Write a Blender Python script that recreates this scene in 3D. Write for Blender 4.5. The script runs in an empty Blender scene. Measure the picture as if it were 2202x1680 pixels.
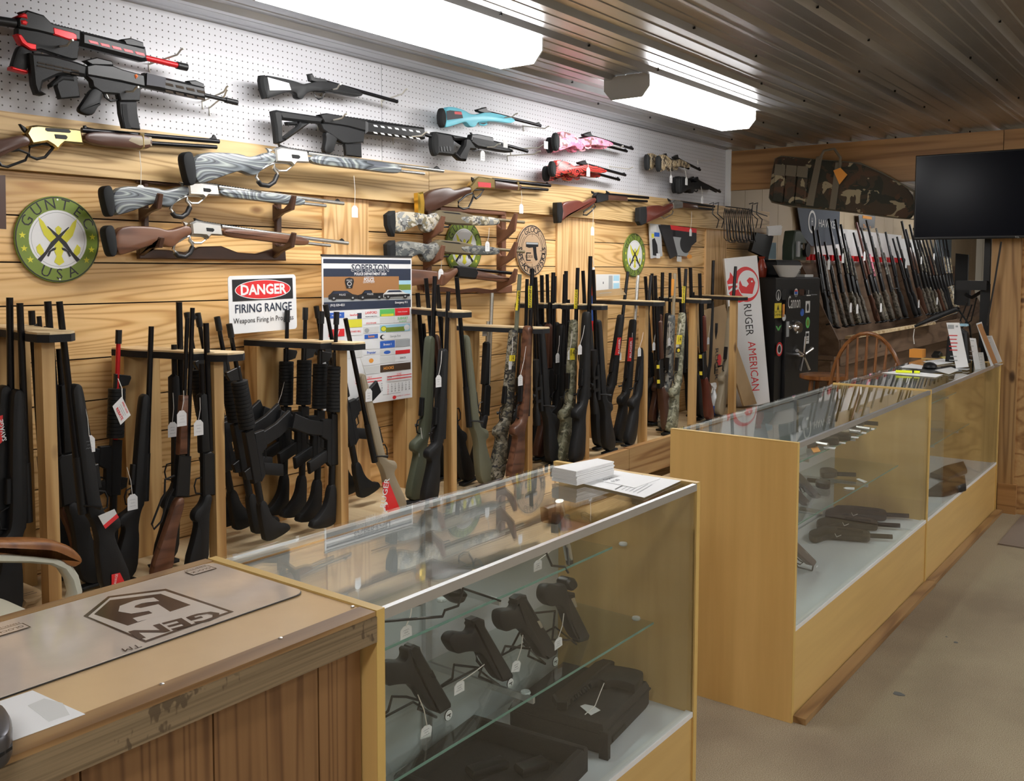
import bpy, bmesh, math, random
from mathutils import Vector, Matrix, noise as mnoise
random.seed(7)
PI = math.pi
sc = bpy.context.scene
col = sc.collection
# ---------------------------------------------------------------- camera
FPX, CXP, CYP = 2022.8, 1101.0, 715.0
yaw, pitch, roll = (math.radians(a) for a in (52.7877, 3.786, 0.1377))
EYE = Vector((0, 0, 1.5406))
Fv = Vector((math.sin(yaw)*math.cos(pitch), math.cos(yaw)*math.cos(pitch), -math.sin(pitch)))
Rv = Fv.cross(Vector((0, 0, 1))).normalized()
Uv = Rv.cross(Fv)
cr, sr = math.cos(roll), math.sin(roll)
Rv, Uv = cr*Rv + sr*Uv, -sr*Rv + cr*Uv
cam = bpy.data.cameras.new('camera')
cam.sensor_width = 36; cam.lens = FPX/2202*36
cam.shift_y = -(840-CYP)/2202
cam.clip_start = .02
camo = bpy.data.objects.new('camera', cam); col.objects.link(camo)
camo.matrix_world = Matrix.Translation(EYE) @ Matrix((Rv, Uv, -Fv)).transposed().to_4x4()
sc.camera = camo
# ---------------------------------------------------------------- light and exposure
w = bpy.data.worlds.new('world'); sc.world = w; w.use_nodes = True
w.node_tree.nodes['Background'].inputs[0].default_value = (.75, .85, 1, 1)
w.node_tree.nodes['Background'].inputs[1].default_value = .12
sc.view_settings.view_transform = 'Standard'; sc.view_settings.look = 'None'
sc.view_settings.gamma = 1; sc.view_settings.use_curve_mapping = False
sc.view_settings.exposure = 2.25
LAMP = 5.0          # strength of the fluorescent lenses

def at(u, v, X=None, Y=None, Z=None):
    """the point of a real plane X=, Y= or Z= seen at photo pixel u,v"""
    d = Fv + Rv*((u-CXP)/FPX) - Uv*((v-CYP)/FPX)
    t = X/d.x if X is not None else Y/d.y if Y is not None else (Z-EYE.z)/d.z
    return EYE + d*t

# ---------------------------------------------------------------- materials
MATS = {}
def nmat(name):
    m = bpy.data.materials.new(name); m.use_nodes = True
    MATS[name] = m
    nt = m.node_tree
    return m, nt, nt.nodes['Principled BSDF']
def N(nt, t, **k):
    n = nt.nodes.new(t)
    for a, b in k.items():
        if a in ('data_type', 'operation', 'blend_type', 'interpolation', 'noise_dimensions', 'feature', 'wave_type'): setattr(n, a, b)
    return n
def L(nt, a, b): nt.links.new(a, b)
def plain(name, c, rough=.5, metal=0, spec=.5, bump=0, bs=200, var=0):
    m, nt, b = nmat(name)
    b.inputs['Base Color'].default_value = (*c, 1); b.inputs['Roughness'].default_value = rough
    b.inputs['Metallic'].default_value = metal; b.inputs['Specular IOR Level'].default_value = spec
    tc = N(nt, 'ShaderNodeTexCoord')
    if var:
        n = N(nt, 'ShaderNodeTexNoise'); n.inputs['Scale'].default_value = 14; n.inputs['Detail'].default_value = 4
        L(nt, tc.outputs['Object'], n.inputs['Vector'])
        mx = N(nt, 'ShaderNodeMix', data_type='RGBA')
        mx.inputs[6].default_value = (*[x*(1-var) for x in c], 1); mx.inputs[7].default_value = (*[min(1, x*(1+var)) for x in c], 1)
        L(nt, n.outputs['Fac'], mx.inputs[0]); L(nt, mx.outputs[2], b.inputs['Base Color'])
    if bump:
        n = N(nt, 'ShaderNodeTexNoise'); n.inputs['Scale'].default_value = bs; n.inputs['Detail'].default_value = 3
        L(nt, tc.outputs['Object'], n.inputs['Vector'])
        bp = N(nt, 'ShaderNodeBump'); bp.inputs['Strength'].default_value = bump; bp.inputs['Distance'].default_value = .002
        L(nt, n.outputs['Fac'], bp.inputs['Height']); L(nt, bp.outputs[0], b.inputs['Normal'])
    return m
def ramp(nt, stops, interp='LINEAR'):
    r = N(nt, 'ShaderNodeValToRGB'); r.color_ramp.interpolation = interp
    e = r.color_ramp.elements
    while len(e) < len(stops): e.new(.5)
    for q, (p, c) in zip(e, stops): q.position = p; q.color = (*c, 1)
    return r
def wood(name, lite, mid, dark, sx=(.6, 4, 5), bands=26, rough=.42, fiber=60, knots=True, cont=1.0):
    """pine style grain; sx = coordinate scale per axis (small = along the grain)"""
    m, nt, b = nmat(name)
    tc = N(nt, 'ShaderNodeTexCoord'); geo = N(nt, 'ShaderNodeNewGeometry')
    ad = N(nt, 'ShaderNodeVectorMath', operation='ADD')
    sl = N(nt, 'ShaderNodeMath', operation='MULTIPLY'); sl.inputs[1].default_value = 37
    L(nt, geo.outputs['Random Per Island'], sl.inputs[0])
    L(nt, tc.outputs['Object'], ad.inputs[0]); L(nt, sl.outputs[0], ad.inputs[1])
    mp = N(nt, 'ShaderNodeMapping'); mp.inputs['Scale'].default_value = sx
    L(nt, ad.outputs[0], mp.inputs['Vector'])
    n1 = N(nt, 'ShaderNodeTexNoise'); n1.inputs['Scale'].default_value = 1; n1.inputs['Detail'].default_value = 1.5; n1.inputs['Roughness'].default_value = .35; n1.inputs['Distortion'].default_value = .3
    L(nt, mp.outputs[0], n1.inputs['Vector'])
    mu = N(nt, 'ShaderNodeMath', operation='MULTIPLY'); mu.inputs[1].default_value = bands*2.2
    L(nt, n1.outputs['Fac'], mu.inputs[0])
    fr = N(nt, 'ShaderNodeMath', operation='SINE'); L(nt, mu.outputs[0], fr.inputs[0])
    mr = N(nt, 'ShaderNodeMapRange'); mr.inputs[1].default_value = -1; mr.inputs[2].default_value = 1
    L(nt, fr.outputs[0], mr.inputs[0])
    pw = N(nt, 'ShaderNodeMath', operation='POWER'); pw.inputs[1].default_value = 3.2; L(nt, mr.outputs[0], pw.inputs[0])
    mp2 = N(nt, 'ShaderNodeMapping'); s0 = min(sx); mp2.inputs['Scale'].default_value = tuple(2.5 if q == s0 else fiber for q in sx)
    L(nt, ad.outputs[0], mp2.inputs['Vector'])
    n2 = N(nt, 'ShaderNodeTexNoise'); n2.inputs['Scale'].default_value = 1; n2.inputs['Detail'].default_value = 3
    L(nt, mp2.outputs[0], n2.inputs['Vector'])
    a2 = N(nt, 'ShaderNodeMath', operation='MULTIPLY_ADD'); a2.inputs[1].default_value = .55; L(nt, n2.outputs['Fac'], a2.inputs[0])
    m3 = N(nt, 'ShaderNodeMath', operation='MULTIPLY'); m3.inputs[1].default_value = .5*cont; L(nt, pw.outputs[0], m3.inputs[0]); L(nt, m3.outputs[0], a2.inputs[2])
    rp = ramp(nt, [(.12, lite), (.5, mid), (.95, dark)])
    L(nt, a2.outputs[0], rp.inputs[0])
    out = rp.outputs[0]
    # plank to plank tone
    hv = N(nt, 'ShaderNodeHueSaturation'); mr2 = N(nt, 'ShaderNodeMapRange'); mr2.inputs[3].default_value = .82; mr2.inputs[4].default_value = 1.14
    L(nt, geo.outputs['Random Per Island'], mr2.inputs[0]); L(nt, mr2.outputs[0], hv.inputs['Value']); L(nt, out, hv.inputs['Color']); out = hv.outputs[0]
    if knots:
        mp3 = N(nt, 'ShaderNodeMapping'); mp3.inputs['Scale'].default_value = tuple(1.4 if q == s0 else 3.1 for q in sx)
        L(nt, ad.outputs[0], mp3.inputs['Vector'])
        vo = N(nt, 'ShaderNodeTexVoronoi'); vo.inputs['Scale'].default_value = 1.3; L(nt, mp3.outputs[0], vo.inputs['Vector'])
        kr = ramp(nt, [(.0, (1, 1, 1)), (.05, (.85, .85, .85)), (.09, (0, 0, 0))])
        L(nt, vo.outputs['Distance'], kr.inputs[0])
        mx = N(nt, 'ShaderNodeMix', data_type='RGBA'); mx.inputs[7].default_value = (dark[0]*.35, dark[1]*.28, dark[2]*.25, 1)
        L(nt, kr.outputs[0], mx.inputs[0]); L(nt, out, mx.inputs[6]); out = mx.outputs[2]
    L(nt, out, b.inputs['Base Color']); b.inputs['Roughness'].default_value = rough
    bp = N(nt, 'ShaderNodeBump'); bp.inputs['Strength'].default_value = .15; bp.inputs['Distance'].default_value = .001
    L(nt, n2.outputs['Fac'], bp.inputs['Height']); L(nt, bp.outputs[0], b.inputs['Normal'])
    return m
def camo(name, cols, scale=9, stretch=(1, 1, 1), rough=.55, stops=None, detail=2, cover=None):
    """base colour with irregular patches of the other colours, each from its own noise"""
    m, nt, b = nmat(name)
    tc = N(nt, 'ShaderNodeTexCoord'); mp = N(nt, 'ShaderNodeMapping'); mp.inputs['Scale'].default_value = stretch
    L(nt, tc.outputs['Object'], mp.inputs['Vector'])
    prev = None
    for i, c in enumerate(cols[1:]):
        ad = N(nt, 'ShaderNodeVectorMath', operation='ADD'); ad.inputs[1].default_value = (3.7*i, 1.3*i, 5.1*i); L(nt, mp.outputs[0], ad.inputs[0])
        n = N(nt, 'ShaderNodeTexNoise'); n.inputs['Scale'].default_value = scale*(1+.12*i); n.inputs['Detail'].default_value = detail; n.inputs['Roughness'].default_value = .5; n.inputs['Distortion'].default_value = .9
        L(nt, ad.outputs[0], n.inputs['Vector'])
        g = N(nt, 'ShaderNodeMath', operation='GREATER_THAN'); g.inputs[1].default_value = (cover or [.52, .56, .58, .6])[i]; L(nt, n.outputs['Fac'], g.inputs[0])
        mx = N(nt, 'ShaderNodeMix', data_type='RGBA'); L(nt, g.outputs[0], mx.inputs[0])
        if prev is None: mx.inputs[6].default_value = (*cols[0], 1)
        else: L(nt, prev, mx.inputs[6])
        mx.inputs[7].default_value = (*c, 1); prev = mx.outputs[2]
    L(nt, prev, b.inputs['Base Color']); b.inputs['Roughness'].default_value = rough
    return m
def laminate(name, cols, sx, bands=18, rough=.3):
    m, nt, b = nmat(name)
    tc = N(nt, 'ShaderNodeTexCoord'); mp = N(nt, 'ShaderNodeMapping'); mp.inputs['Scale'].default_value = sx
    L(nt, tc.outputs['Object'], mp.inputs['Vector'])
    n1 = N(nt, 'ShaderNodeTexNoise'); n1.inputs['Scale'].default_value = 1; n1.inputs['Detail'].default_value = .6; n1.inputs['Distortion'].default_value = .4
    L(nt, mp.outputs[0], n1.inputs['Vector'])
    mu = N(nt, 'ShaderNodeMath', operation='MULTIPLY'); mu.inputs[1].default_value = bands; L(nt, n1.outputs['Fac'], mu.inputs[0])
    fr = N(nt, 'ShaderNodeMath', operation='FRACT'); L(nt, mu.outputs[0], fr.inputs[0])
    k = len(cols); rp = ramp(nt, [((i+.2)/k, c) for i, c in enumerate(cols)]); L(nt, fr.outputs[0], rp.inputs[0])
    L(nt, rp.outputs[0], b.inputs['Base Color']); b.inputs['Roughness'].default_value = rough
    return m
def glassy(name, tint=(.965, .98, .97), rough=.0, ior=1.5):
    m = bpy.data.materials.new(name); m.use_nodes = True; MATS[name] = m
    nt = m.node_tree; nt.nodes.clear()
    o = N(nt, 'ShaderNodeOutputMaterial'); mx = N(nt, 'ShaderNodeMixShader'); tr = N(nt, 'ShaderNodeBsdfTransparent'); gl = N(nt, 'ShaderNodeBsdfGlossy'); fr = N(nt, 'ShaderNodeFresnel')
    tr.inputs[0].default_value = (*tint, 1); gl.inputs['Roughness'].default_value = rough; fr.inputs['IOR'].default_value = ior
    ge = N(nt, 'ShaderNodeNewGeometry'); im = N(nt, 'ShaderNodeMapRange'); im.inputs[3].default_value = ior; im.inputs[4].default_value = 1/ior
    L(nt, ge.outputs['Backfacing'], im.inputs[0]); L(nt, im.outputs[0], fr.inputs['IOR'])
    L(nt, fr.outputs[0], mx.inputs[0]); L(nt, tr.outputs[0], mx.inputs[1]); L(nt, gl.outputs[0], mx.inputs[2]); L(nt, mx.outputs[0], o.inputs[0])
    return m
def emit(name, c, s):
    m, nt, b = nmat(name)
    b.inputs['Base Color'].default_value = (.8, .8, .8, 1); b.inputs['Emission Color'].default_value = (*c, 1); b.inputs['Emission Strength'].default_value = s
    return m
# ---------------------------------------------------------------- mesh building
def S2(pts):
    a = 0
    for i in range(len(pts)): a += pts[i-1][0]*pts[i][1]-pts[i][0]*pts[i-1][1]
    return a/2
def offset(pts, d):
    n = len(pts); out = []
    for i in range(n):
        p0, p1, p2 = pts[i-1], pts[i], pts[(i+1) % n]
        a = Vector((p1[0]-p0[0], p1[1]-p0[1])); b = Vector((p2[0]-p1[0], p2[1]-p1[1]))
        if a.length < 1e-9 or b.length < 1e-9: out.append(p1); continue
        na = Vector((-a.y, a.x)).normalized(); nb = Vector((-b.y, b.x)).normalized()
        m = na+nb
        if m.length < .3: out.append(p1); continue
        m.normalize(); k = 1/max(.55, m.dot(na))
        out.append((p1[0]+m.x*d*k, p1[1]+m.y*d*k))
    return out
class MB:
    def __init__(s): s.b = bmesh.new(); s.M = Matrix.Identity(4)
    def box(s, x0, x1, y0, y1, z0, z1, M=None):
        M = M or s.M
        v = [s.b.verts.new(M @ Vector((x, y, z))) for x in (x0, x1) for y in (y0, y1) for z in (z0, z1)]
        for q in ((0, 1, 3, 2), (4, 6, 7, 5), (0, 4, 5, 1), (2, 3, 7, 6), (0, 2, 6, 4), (1, 5, 7, 3)): s.b.faces.new([v[i] for i in q])
        return s
    def cbox(s, c, d, M=None): return s.box(c[0]-d[0]/2, c[0]+d[0]/2, c[1]-d[1]/2, c[1]+d[1]/2, c[2]-d[2]/2, c[2]+d[2]/2, M)
    def tube(s, pts, r, seg=8, caps=True, close=False):
        pts = [Vector(p) for p in pts]; n = len(pts)
        rs = r if isinstance(r, (list, tuple)) else [r]*n
        rings = []; up = None
        for i, p in enumerate(pts):
            if close: d = pts[(i+1) % n]-pts[i-1]
            else: d = pts[min(i+1, n-1)]-pts[max(i-1, 0)]
            if d.length < 1e-9: d = Vector((0, 0, 1))
            d.normalize()
            if up is None: up = Vector((0, 0, 1)) if abs(d.z) < .9 else Vector((1, 0, 0))
            a = (up-d*up.dot(d))
            if a.length < 1e-5: a = d.orthogonal()
            a.normalize(); up = a; b = d.cross(a)
            rings.append([s.b.verts.new(s.M @ (p+a*math.cos(t)*rs[i]+b*math.sin(t)*rs[i])) for t in [2*PI*k/seg for k in range(seg)]])
        for i in range(n if close else n-1):
            A, B = rings[i], rings[(i+1) % n]
            for k in range(seg): s.b.faces.new((A[k], A[(k+1) % seg], B[(k+1) % seg], B[k]))
        if caps and not close: s.b.faces.new(rings[0][::-1]); s.b.faces.new(rings[-1])
        return s
    def poly(s, pts, t, c=0.0, f=None, y=0, rnd=False):
        """outline (a,b) in a plane, thickness t about depth y; f maps (a,depth,b) to 3d"""
        f = f or (lambda a, d, b: Vector((a, d, b)))
        if S2(pts) < 0: pts = pts[::-1]
        if rnd and len(pts) >= 6:
            for q_ in (.24, .25):
                o = []
                for i in range(len(pts)):
                    a, b = pts[i-1], pts[i]; o += [(a[0]+(b[0]-a[0])*q_, a[1]+(b[1]-a[1])*q_), (b[0]-(b[0]-a[0])*q_, b[1]-(b[1]-a[1])*q_)]
                pts = o
            c *= .8
        c = min(c, t*.49)
        if c <= 0: lays = [(0, -t/2), (0, t/2)]
        elif rnd: lays = [(c, -t/2), (c*.3, -t/2+c*.3), (0, -t/2+c*.95), (0, t/2-c*.95), (c*.3, t/2-c*.3), (c, t/2)]
        else: lays = [(c, -t/2), (0, -t/2+c), (0, t/2-c), (c, t/2)]
        rings = []
        for ins, dep in lays:
            q = offset(pts, ins) if ins else pts
            rings.append([s.b.verts.new(s.M @ f(a, y+dep, b)) for a, b in q])
        n = len(pts)
        for A, B in zip(rings, rings[1:]):
            for k in range(n): s.b.faces.new((A[k], A[(k+1) % n], B[(k+1) % n], B[k]))
        s.b.faces.new(rings[0][::-1]); s.b.faces.new(rings[-1])
        return s
    def lathe(s, prof, M=None, seg=16):
        M = M or Matrix.Identity(4); rings = []
        for r, z in prof:
            rings.append([s.b.verts.new(s.M @ M @ Vector((r*math.cos(2*PI*k/seg), r*math.sin(2*PI*k/seg), z))) for k in range(seg)])
        for A, B in zip(rings, rings[1:]):
            for k in range(seg): s.b.faces.new((A[k], A[(k+1) % seg], B[(k+1) % seg], B[k]))
        s.b.faces.new(rings[0][::-1]); s.b.faces.new(rings[-1])
        return s
    def quad(s, *p):
        s.b.faces.new([s.b.verts.new(s.M @ Vector(q)) for q in p]); return s
    def sheet(s, pts, t=.0008, n=None):
        """flat polygon given in 3d, given thickness t along its normal"""
        pts = [Vector(p) for p in pts]
        if n is None: n = (pts[1]-pts[0]).cross(pts[2]-pts[1]).normalized()
        A = [s.b.verts.new(s.M @ (p+n*t/2)) for p in pts]; B = [s.b.verts.new(s.M @ (p-n*t/2)) for p in pts]
        k = len(pts); s.b.faces.new(A); s.b.faces.new(B[::-1])
        for i in range(k): s.b.faces.new((A[i], B[i], B[(i+1) % k], A[(i+1) % k]))
        return s
    def text(s, body, size, M, align='CENTER', bold=0, sx=1, sp=1):
        c = bpy.data.curves.new('t', 'FONT'); c.body = body; c.size = size; c.align_x = align; c.align_y = 'CENTER'
        c.offset = bold*size; c.space_character = sp; c.resolution_u = 2
        o = bpy.data.objects.new('t', c); me = bpy.data.meshes.new_from_object(o)
        T = M @ Matrix.Diagonal((sx, 1, 1, 1)); vs = [s.b.verts.new(s.M @ T @ v.co) for v in me.vertices]
        for p in me.polygons:
            try: s.b.faces.new([vs[i] for i in p.vertices])
            except ValueError: pass
        bpy.data.objects.remove(o); bpy.data.curves.remove(c); bpy.data.meshes.remove(me)
        return s
    def build(s, name, mat, parent=None, smooth=True, nrm=True):
        if nrm: bmesh.ops.recalc_face_normals(s.b, faces=s.b.faces)
        M = Matrix.Identity(4); q = parent; ch = []
        while q is not None: ch.append(q.matrix_basis.copy()); q = q.parent
        for m_ in reversed(ch): M = M @ m_
        s.b.transform(M.inverted())
        me = bpy.data.meshes.new(name); s.b.to_mesh(me); s.b.free()
        ms = mat if isinstance(mat, (list, tuple)) else [mat]
        for q in ms: me.materials.append(MATS[q] if isinstance(q, str) else q)
        if smooth:
            me.polygons.foreach_set('use_smooth', [True]*len(me.polygons)); me.set_sharp_from_angle(angle=math.radians(38))
        o = bpy.data.objects.new(name, me); col.objects.link(o)
        if parent: o.parent = parent
        return o
def thing(name, label, cat, loc=(0, 0, 0), rz=0, group=None, M=None):
    o = bpy.data.objects.new(name, None); col.objects.link(o); o.empty_display_size = .05
    if M is not None: o.matrix_basis = M
    else: o.location = loc; o.rotation_euler = (0, 0, rz)
    o['label'] = label; o['category'] = cat
    if group: o['group'] = group
    return o
def tag(o, label, cat, group=None):
    o['label'] = label; o['category'] = cat
    if group: o['group'] = group
    return o
def struct(o): o['kind'] = 'structure'; return o
def centre(o):
    """put a top-level mesh's origin at the middle of its base"""
    vs = [v.co for v in o.data.vertices]
    c = Vector(((min(v.x for v in vs)+max(v.x for v in vs))/2, (min(v.y for v in vs)+max(v.y for v in vs))/2, min(v.z for v in vs)))
    o.data.transform(Matrix.Translation(-c)); o.location = c
    return o
def copy_tree(o, parent=None):
    c = o.copy(); col.objects.link(c); c.parent = parent
    for ch in list(o.children): copy_tree(ch, c)
    return c
# ================================================================ materials
wood('pine wall', (.84, .57, .27), (.70, .43, .17), (.47, .235, .075), sx=(.55, 4, 7), bands=60, rough=.38)
wood('pine header', (.62, .44, .22), (.48, .32, .14), (.28, .165, .06), sx=(.45, 4, 8), bands=55, rough=.5)
wood('pine batten', (.76, .52, .27), (.62, .38, .16), (.42, .22, .08), sx=(7, 4, .5), bands=45, rough=.4)
wood('pine post', (.55, .36, .16), (.42, .25, .09), (.25, .12, .035), sx=(9, 7, .6), bands=18, rough=.5)
wood('pine beam', (.40, .22, .085), (.30, .155, .055), (.17, .08, .026), sx=(4, .5, 8), bands=14, rough=.5)
wood('oak post', (.40, .24, .10), (.29, .16, .06), (.16, .08, .028), sx=(9, 7, .6), bands=18, rough=.5)
wood('pine rail', (.5, .32, .14), (.38, .21, .08), (.2, .09, .03), sx=(.6, 4, 7), bands=16, rough=.5)
wood('live edge', (.74, .6, .38), (.62, .46, .26), (.4, .26, .12), sx=(6, .8, 5), bands=10, rough=.55, knots=False)
wood('counter fascia', (.3, .19, .085), (.2, .12, .05), (.1, .055, .022), sx=(.5, 4, 9), bands=30, rough=.55)
wood('counter trim', (.34, .21, .09), (.25, .14, .055), (.14, .07, .026), sx=(.5, 5, 9), bands=24, rough=.5, knots=False)
wood('counter panel', (.27, .145, .058), (.20, .10, .038), (.11, .05, .018), sx=(22, 4, .3), bands=26, rough=.5)
wood('maple laminate', (.70, .47, .18), (.62, .405, .145), (.53, .32, .105), sx=(7, 7, .5), bands=7, rough=.33, fiber=40, knots=False, cont=.5)
wood('maple front', (.60, .41, .15), (.54, .36, .13), (.45, .28, .095), sx=(.5, 7, 7), bands=7, rough=.33, fiber=40, knots=False, cont=.5)
wood('oak', (.32, .13, .035), (.22, .08, .022), (.12, .04, .012), sx=(9, 9, 1), bands=10, rough=.3, knots=False)
wood('far wood', (.2, .13, .085), (.15, .095, .06), (.09, .055, .035), sx=(1, 4, 6), bands=12, rough=.5)
m, nt, b = nmat('sawn edge')
tc = N(nt, 'ShaderNodeTexCoord'); mp = N(nt, 'ShaderNodeMapping'); mp.inputs['Scale'].default_value = (70, 70, 34); L(nt, tc.outputs['Object'], mp.inputs['Vector'])
n = N(nt, 'ShaderNodeTexNoise'); n.inputs['Scale'].default_value = 1; n.inputs['Detail'].default_value = 2; L(nt, mp.outputs[0], n.inputs['Vector'])
mp = N(nt, 'ShaderNodeMapping'); mp.inputs['Scale'].default_value = (3, 3, 260); L(nt, tc.outputs['Object'], mp.inputs['Vector'])
n2 = N(nt, 'ShaderNodeTexNoise'); n2.inputs['Scale'].default_value = 1; n2.inputs['Detail'].default_value = 3; L(nt, mp.outputs[0], n2.inputs['Vector'])
rp = ramp(nt, [(.3, (.13, .09, .045)), (.6, (.23, .165, .09))]); L(nt, n2.outputs['Fac'], rp.inputs[0])
n3 = N(nt, 'ShaderNodeTexNoise'); n3.inputs['Scale'].default_value = 5; L(nt, tc.outputs['Object'], n3.inputs['Vector'])
mm = N(nt, 'ShaderNodeMath', operation='MULTIPLY'); L(nt, n.outputs['Fac'], mm.inputs[0]); L(nt, n3.outputs['Fac'], mm.inputs[1])
kr = ramp(nt, [(.295, (0, 0, 0)), (.325, (.75, .75, .75))]); L(nt, mm.outputs[0], kr.inputs[0])
mx = N(nt, 'ShaderNodeMix', data_type='RGBA'); mx.inputs[7].default_value = (.06, .038, .018, 1); L(nt, kr.outputs[0], mx.inputs[0]); L(nt, rp.outputs[0], mx.inputs[6]); L(nt, mx.outputs[2], b.inputs['Base Color']); b.inputs['Roughness'].default_value = .7
plain('edge band', (.62, .42, .13), .4)
plain('white metal', (.75, .76, .76), .35)
plain('aluminium', (.62, .64, .66), .32, .85)
plain('case white', (.68, .71, .74), .5)
plain('cream panel', (.50, .40, .27), .6)
plain('white board', (.8, .8, .8), .5)
plain('black felt', (.012, .012, .014), .9, bump=.4, bs=300)
plain('dark gap', (.03, .02, .012), .9)
plain('nail', (.7, .7, .7), .3, .9)
plain('lamp body', (.42, .42, .41), .45)
emit('lamp lens', (1.0, .985, .97), LAMP)
glassy('clear glass')
glassy('shelf glass', (.93, .965, .95))
plain('glass edge', (.16, .32, .27), .2)
# corrugated galvanised metal
m, nt, b = nmat('roof metal')
tc = N(nt, 'ShaderNodeTexCoord'); mp = N(nt, 'ShaderNodeMapping'); mp.inputs['Scale'].default_value = (.8, 3, 1)
L(nt, tc.outputs['Object'], mp.inputs['Vector']); n = N(nt, 'ShaderNodeTexNoise'); n.inputs['Scale'].default_value = 3; n.inputs['Detail'].default_value = 4
L(nt, mp.outputs[0], n.inputs['Vector']); rp = ramp(nt, [(.3, (.40, .41, .43)), (.7, (.49, .50, .52))]); L(nt, n.outputs['Fac'], rp.inputs[0]); L(nt, rp.outputs[0], b.inputs['Base Color'])
b.inputs['Metallic'].default_value = .8; b.inputs['Roughness'].default_value = .3
# pegboard: painted hardboard with real punched-hole pattern
m, nt, b = nmat('pegboard')
tc = N(nt, 'ShaderNodeTexCoord'); sp = N(nt, 'ShaderNodeSeparateXYZ'); L(nt, tc.outputs['Object'], sp.inputs[0])
def cell(o):
    a = N(nt, 'ShaderNodeMath', operation='MULTIPLY'); a.inputs[1].default_value = 1/.0254; L(nt, o, a.inputs[0])
    f_ = N(nt, 'ShaderNodeMath', operation='FRACT'); L(nt, a.outputs[0], f_.inputs[0])
    g = N(nt, 'ShaderNodeMath', operation='SUBTRACT'); g.inputs[1].default_value = .5; L(nt, f_.outputs[0], g.inputs[0])
    h = N(nt, 'ShaderNodeMath', operation='MULTIPLY'); L(nt, g.outputs[0], h.inputs[0]); L(nt, g.outputs[0], h.inputs[1]); return h.outputs[0]
ad = N(nt, 'ShaderNodeMath', operation='ADD'); L(nt, cell(sp.outputs[0]), ad.inputs[0]); L(nt, cell(sp.outputs[2]), ad.inputs[1])
lt = N(nt, 'ShaderNodeMath', operation='LESS_THAN'); lt.inputs[1].default_value = .0125; L(nt, ad.outputs[0], lt.inputs[0])
mx = N(nt, 'ShaderNodeMix', data_type='RGBA'); mx.inputs[6].default_value = (.56, .56, .59, 1); mx.inputs[7].default_value = (.05, .045, .04, 1)
L(nt, lt.outputs[0], mx.inputs[0]); L(nt, mx.outputs[2], b.inputs['Base Color']); b.inputs['Roughness'].default_value = .4
# carpet
m, nt, b = nmat('carpet')
tc = N(nt, 'ShaderNodeTexCoord'); n = N(nt, 'ShaderNodeTexNoise'); n.inputs['Scale'].default_value = 320; n.inputs['Detail'].default_value = 3
L(nt, tc.outputs['Object'], n.inputs['Vector']); rp = ramp(nt, [(.3, (.19, .155, .105)), (.5, (.29, .24, .17)), (.72, (.39, .335, .25))]); L(nt, n.outputs['Fac'], rp.inputs[0])
n2 = N(nt, 'ShaderNodeTexNoise'); n2.inputs['Scale'].default_value = 1.6; n2.inputs['Detail'].default_value = 4; L(nt, tc.outputs['Object'], n2.inputs['Vector'])
rp2 = ramp(nt, [(.35, (.78, .74, .72)), (.6, (1.05, 1.04, 1))]); L(nt, n2.outputs['Fac'], rp2.inputs[0])
mx = N(nt, 'ShaderNodeMix', data_type='RGBA', blend_type='MULTIPLY'); mx.inputs[0].default_value = 1; L(nt, rp.outputs[0], mx.inputs[6]); L(nt, rp2.outputs[0], mx.inputs[7])
L(nt, mx.outputs[2], b.inputs['Base Color']); b.inputs['Roughness'].default_value = .95; b.inputs['Specular IOR Level'].default_value = .1
bp = N(nt, 'ShaderNodeBump'); bp.inputs['Strength'].default_value = .5; bp.inputs['Distance'].default_value = .004; L(nt, n.outputs['Fac'], bp.inputs['Height']); L(nt, bp.outputs[0], b.inputs['Normal'])
plain('stain', (.1, .1, .1), .8); plain('mat rubber', (.2, .155, .12), .9, bump=.5, bs=250)

WY = 3.19; ZC = 2.471; ZT = 2.047; ZB = 1.864; XE = 6.98
YF, YB, HC, HS = 1.122, 1.594, .965, .327
# ================================================================ setting
b_ = MB().box(-2.5, 19, -4.5, 4.2, -.05, 0); struct(b_.build('floor', 'carpet'))
m_ = MB()
for u, v, a, c_ in ((1932, 1493, .03, .02), (2055, 1382, .016, .008), (2035, 1370, .006, .004)):
    p = at(u, v, Z=0); m_.poly([(a/2*math.cos(t), c_*math.sin(t)*(1+.2*math.sin(3*t))) for t in [k*PI/7 for k in range(14)]], .0016, 0, lambda x, d, y_, p=p: Vector((p.x+x, p.y+y_, .0008+d)))
struct(m_.build('floor_stain', 'stain', bpy.data.objects['floor']))
# ceiling: ribbed metal sheet, ribs along X
m_ = MB(); prof = []
y = 3.19+.05
major = .245; y0 = 2.975
k = -3
def zrib(yy):
    q = (yy-y0) % major
    q = min(q, major-q)
    if q < .016: return -.02
    if q < .040: return -.02*(.040-q)/.024
    q2 = min(abs(((yy-y0) % major)-.082), abs(((yy-y0) % major)-.163))
    if q2 < .006: return -.003
    if q2 < .012: return -.003*(.012-q2)/.006
    return 0
ys = []
for k in range(-6, 32):
    base = y0-k*major
    for d in (.040, .016, -.016, -.040, -.070, -.076, -.088, -.094, -.151, -.157, -.169, -.175): ys.append(base+d)
ys = sorted([q for q in ys if -4.5 <= q <= 4.2])
up = [m_.b.verts.new((-2.5, q, ZC+.03+zrib(q))) for q in ys]; dn = [m_.b.verts.new((19, q, ZC+.03+zrib(q))) for q in ys]
for i in range(len(ys)-1): m_.b.faces.new((up[i], dn[i], dn[i+1], up[i+1]))
ceil = struct(m_.build('ceiling', 'roof metal', smooth=False, nrm=False))
m_ = MB()
for xx in [1.0+.61*k for k in range(12)]:
    for k in range(0, 14):
        yy = y0-k*major-.055 + (.02 if k % 2 else 0)
        if (k + int(xx*3)) % 2: m_.box(xx-.004, xx+.004, yy-.004, yy+.004, ZC+.02, ZC+.03)
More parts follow.
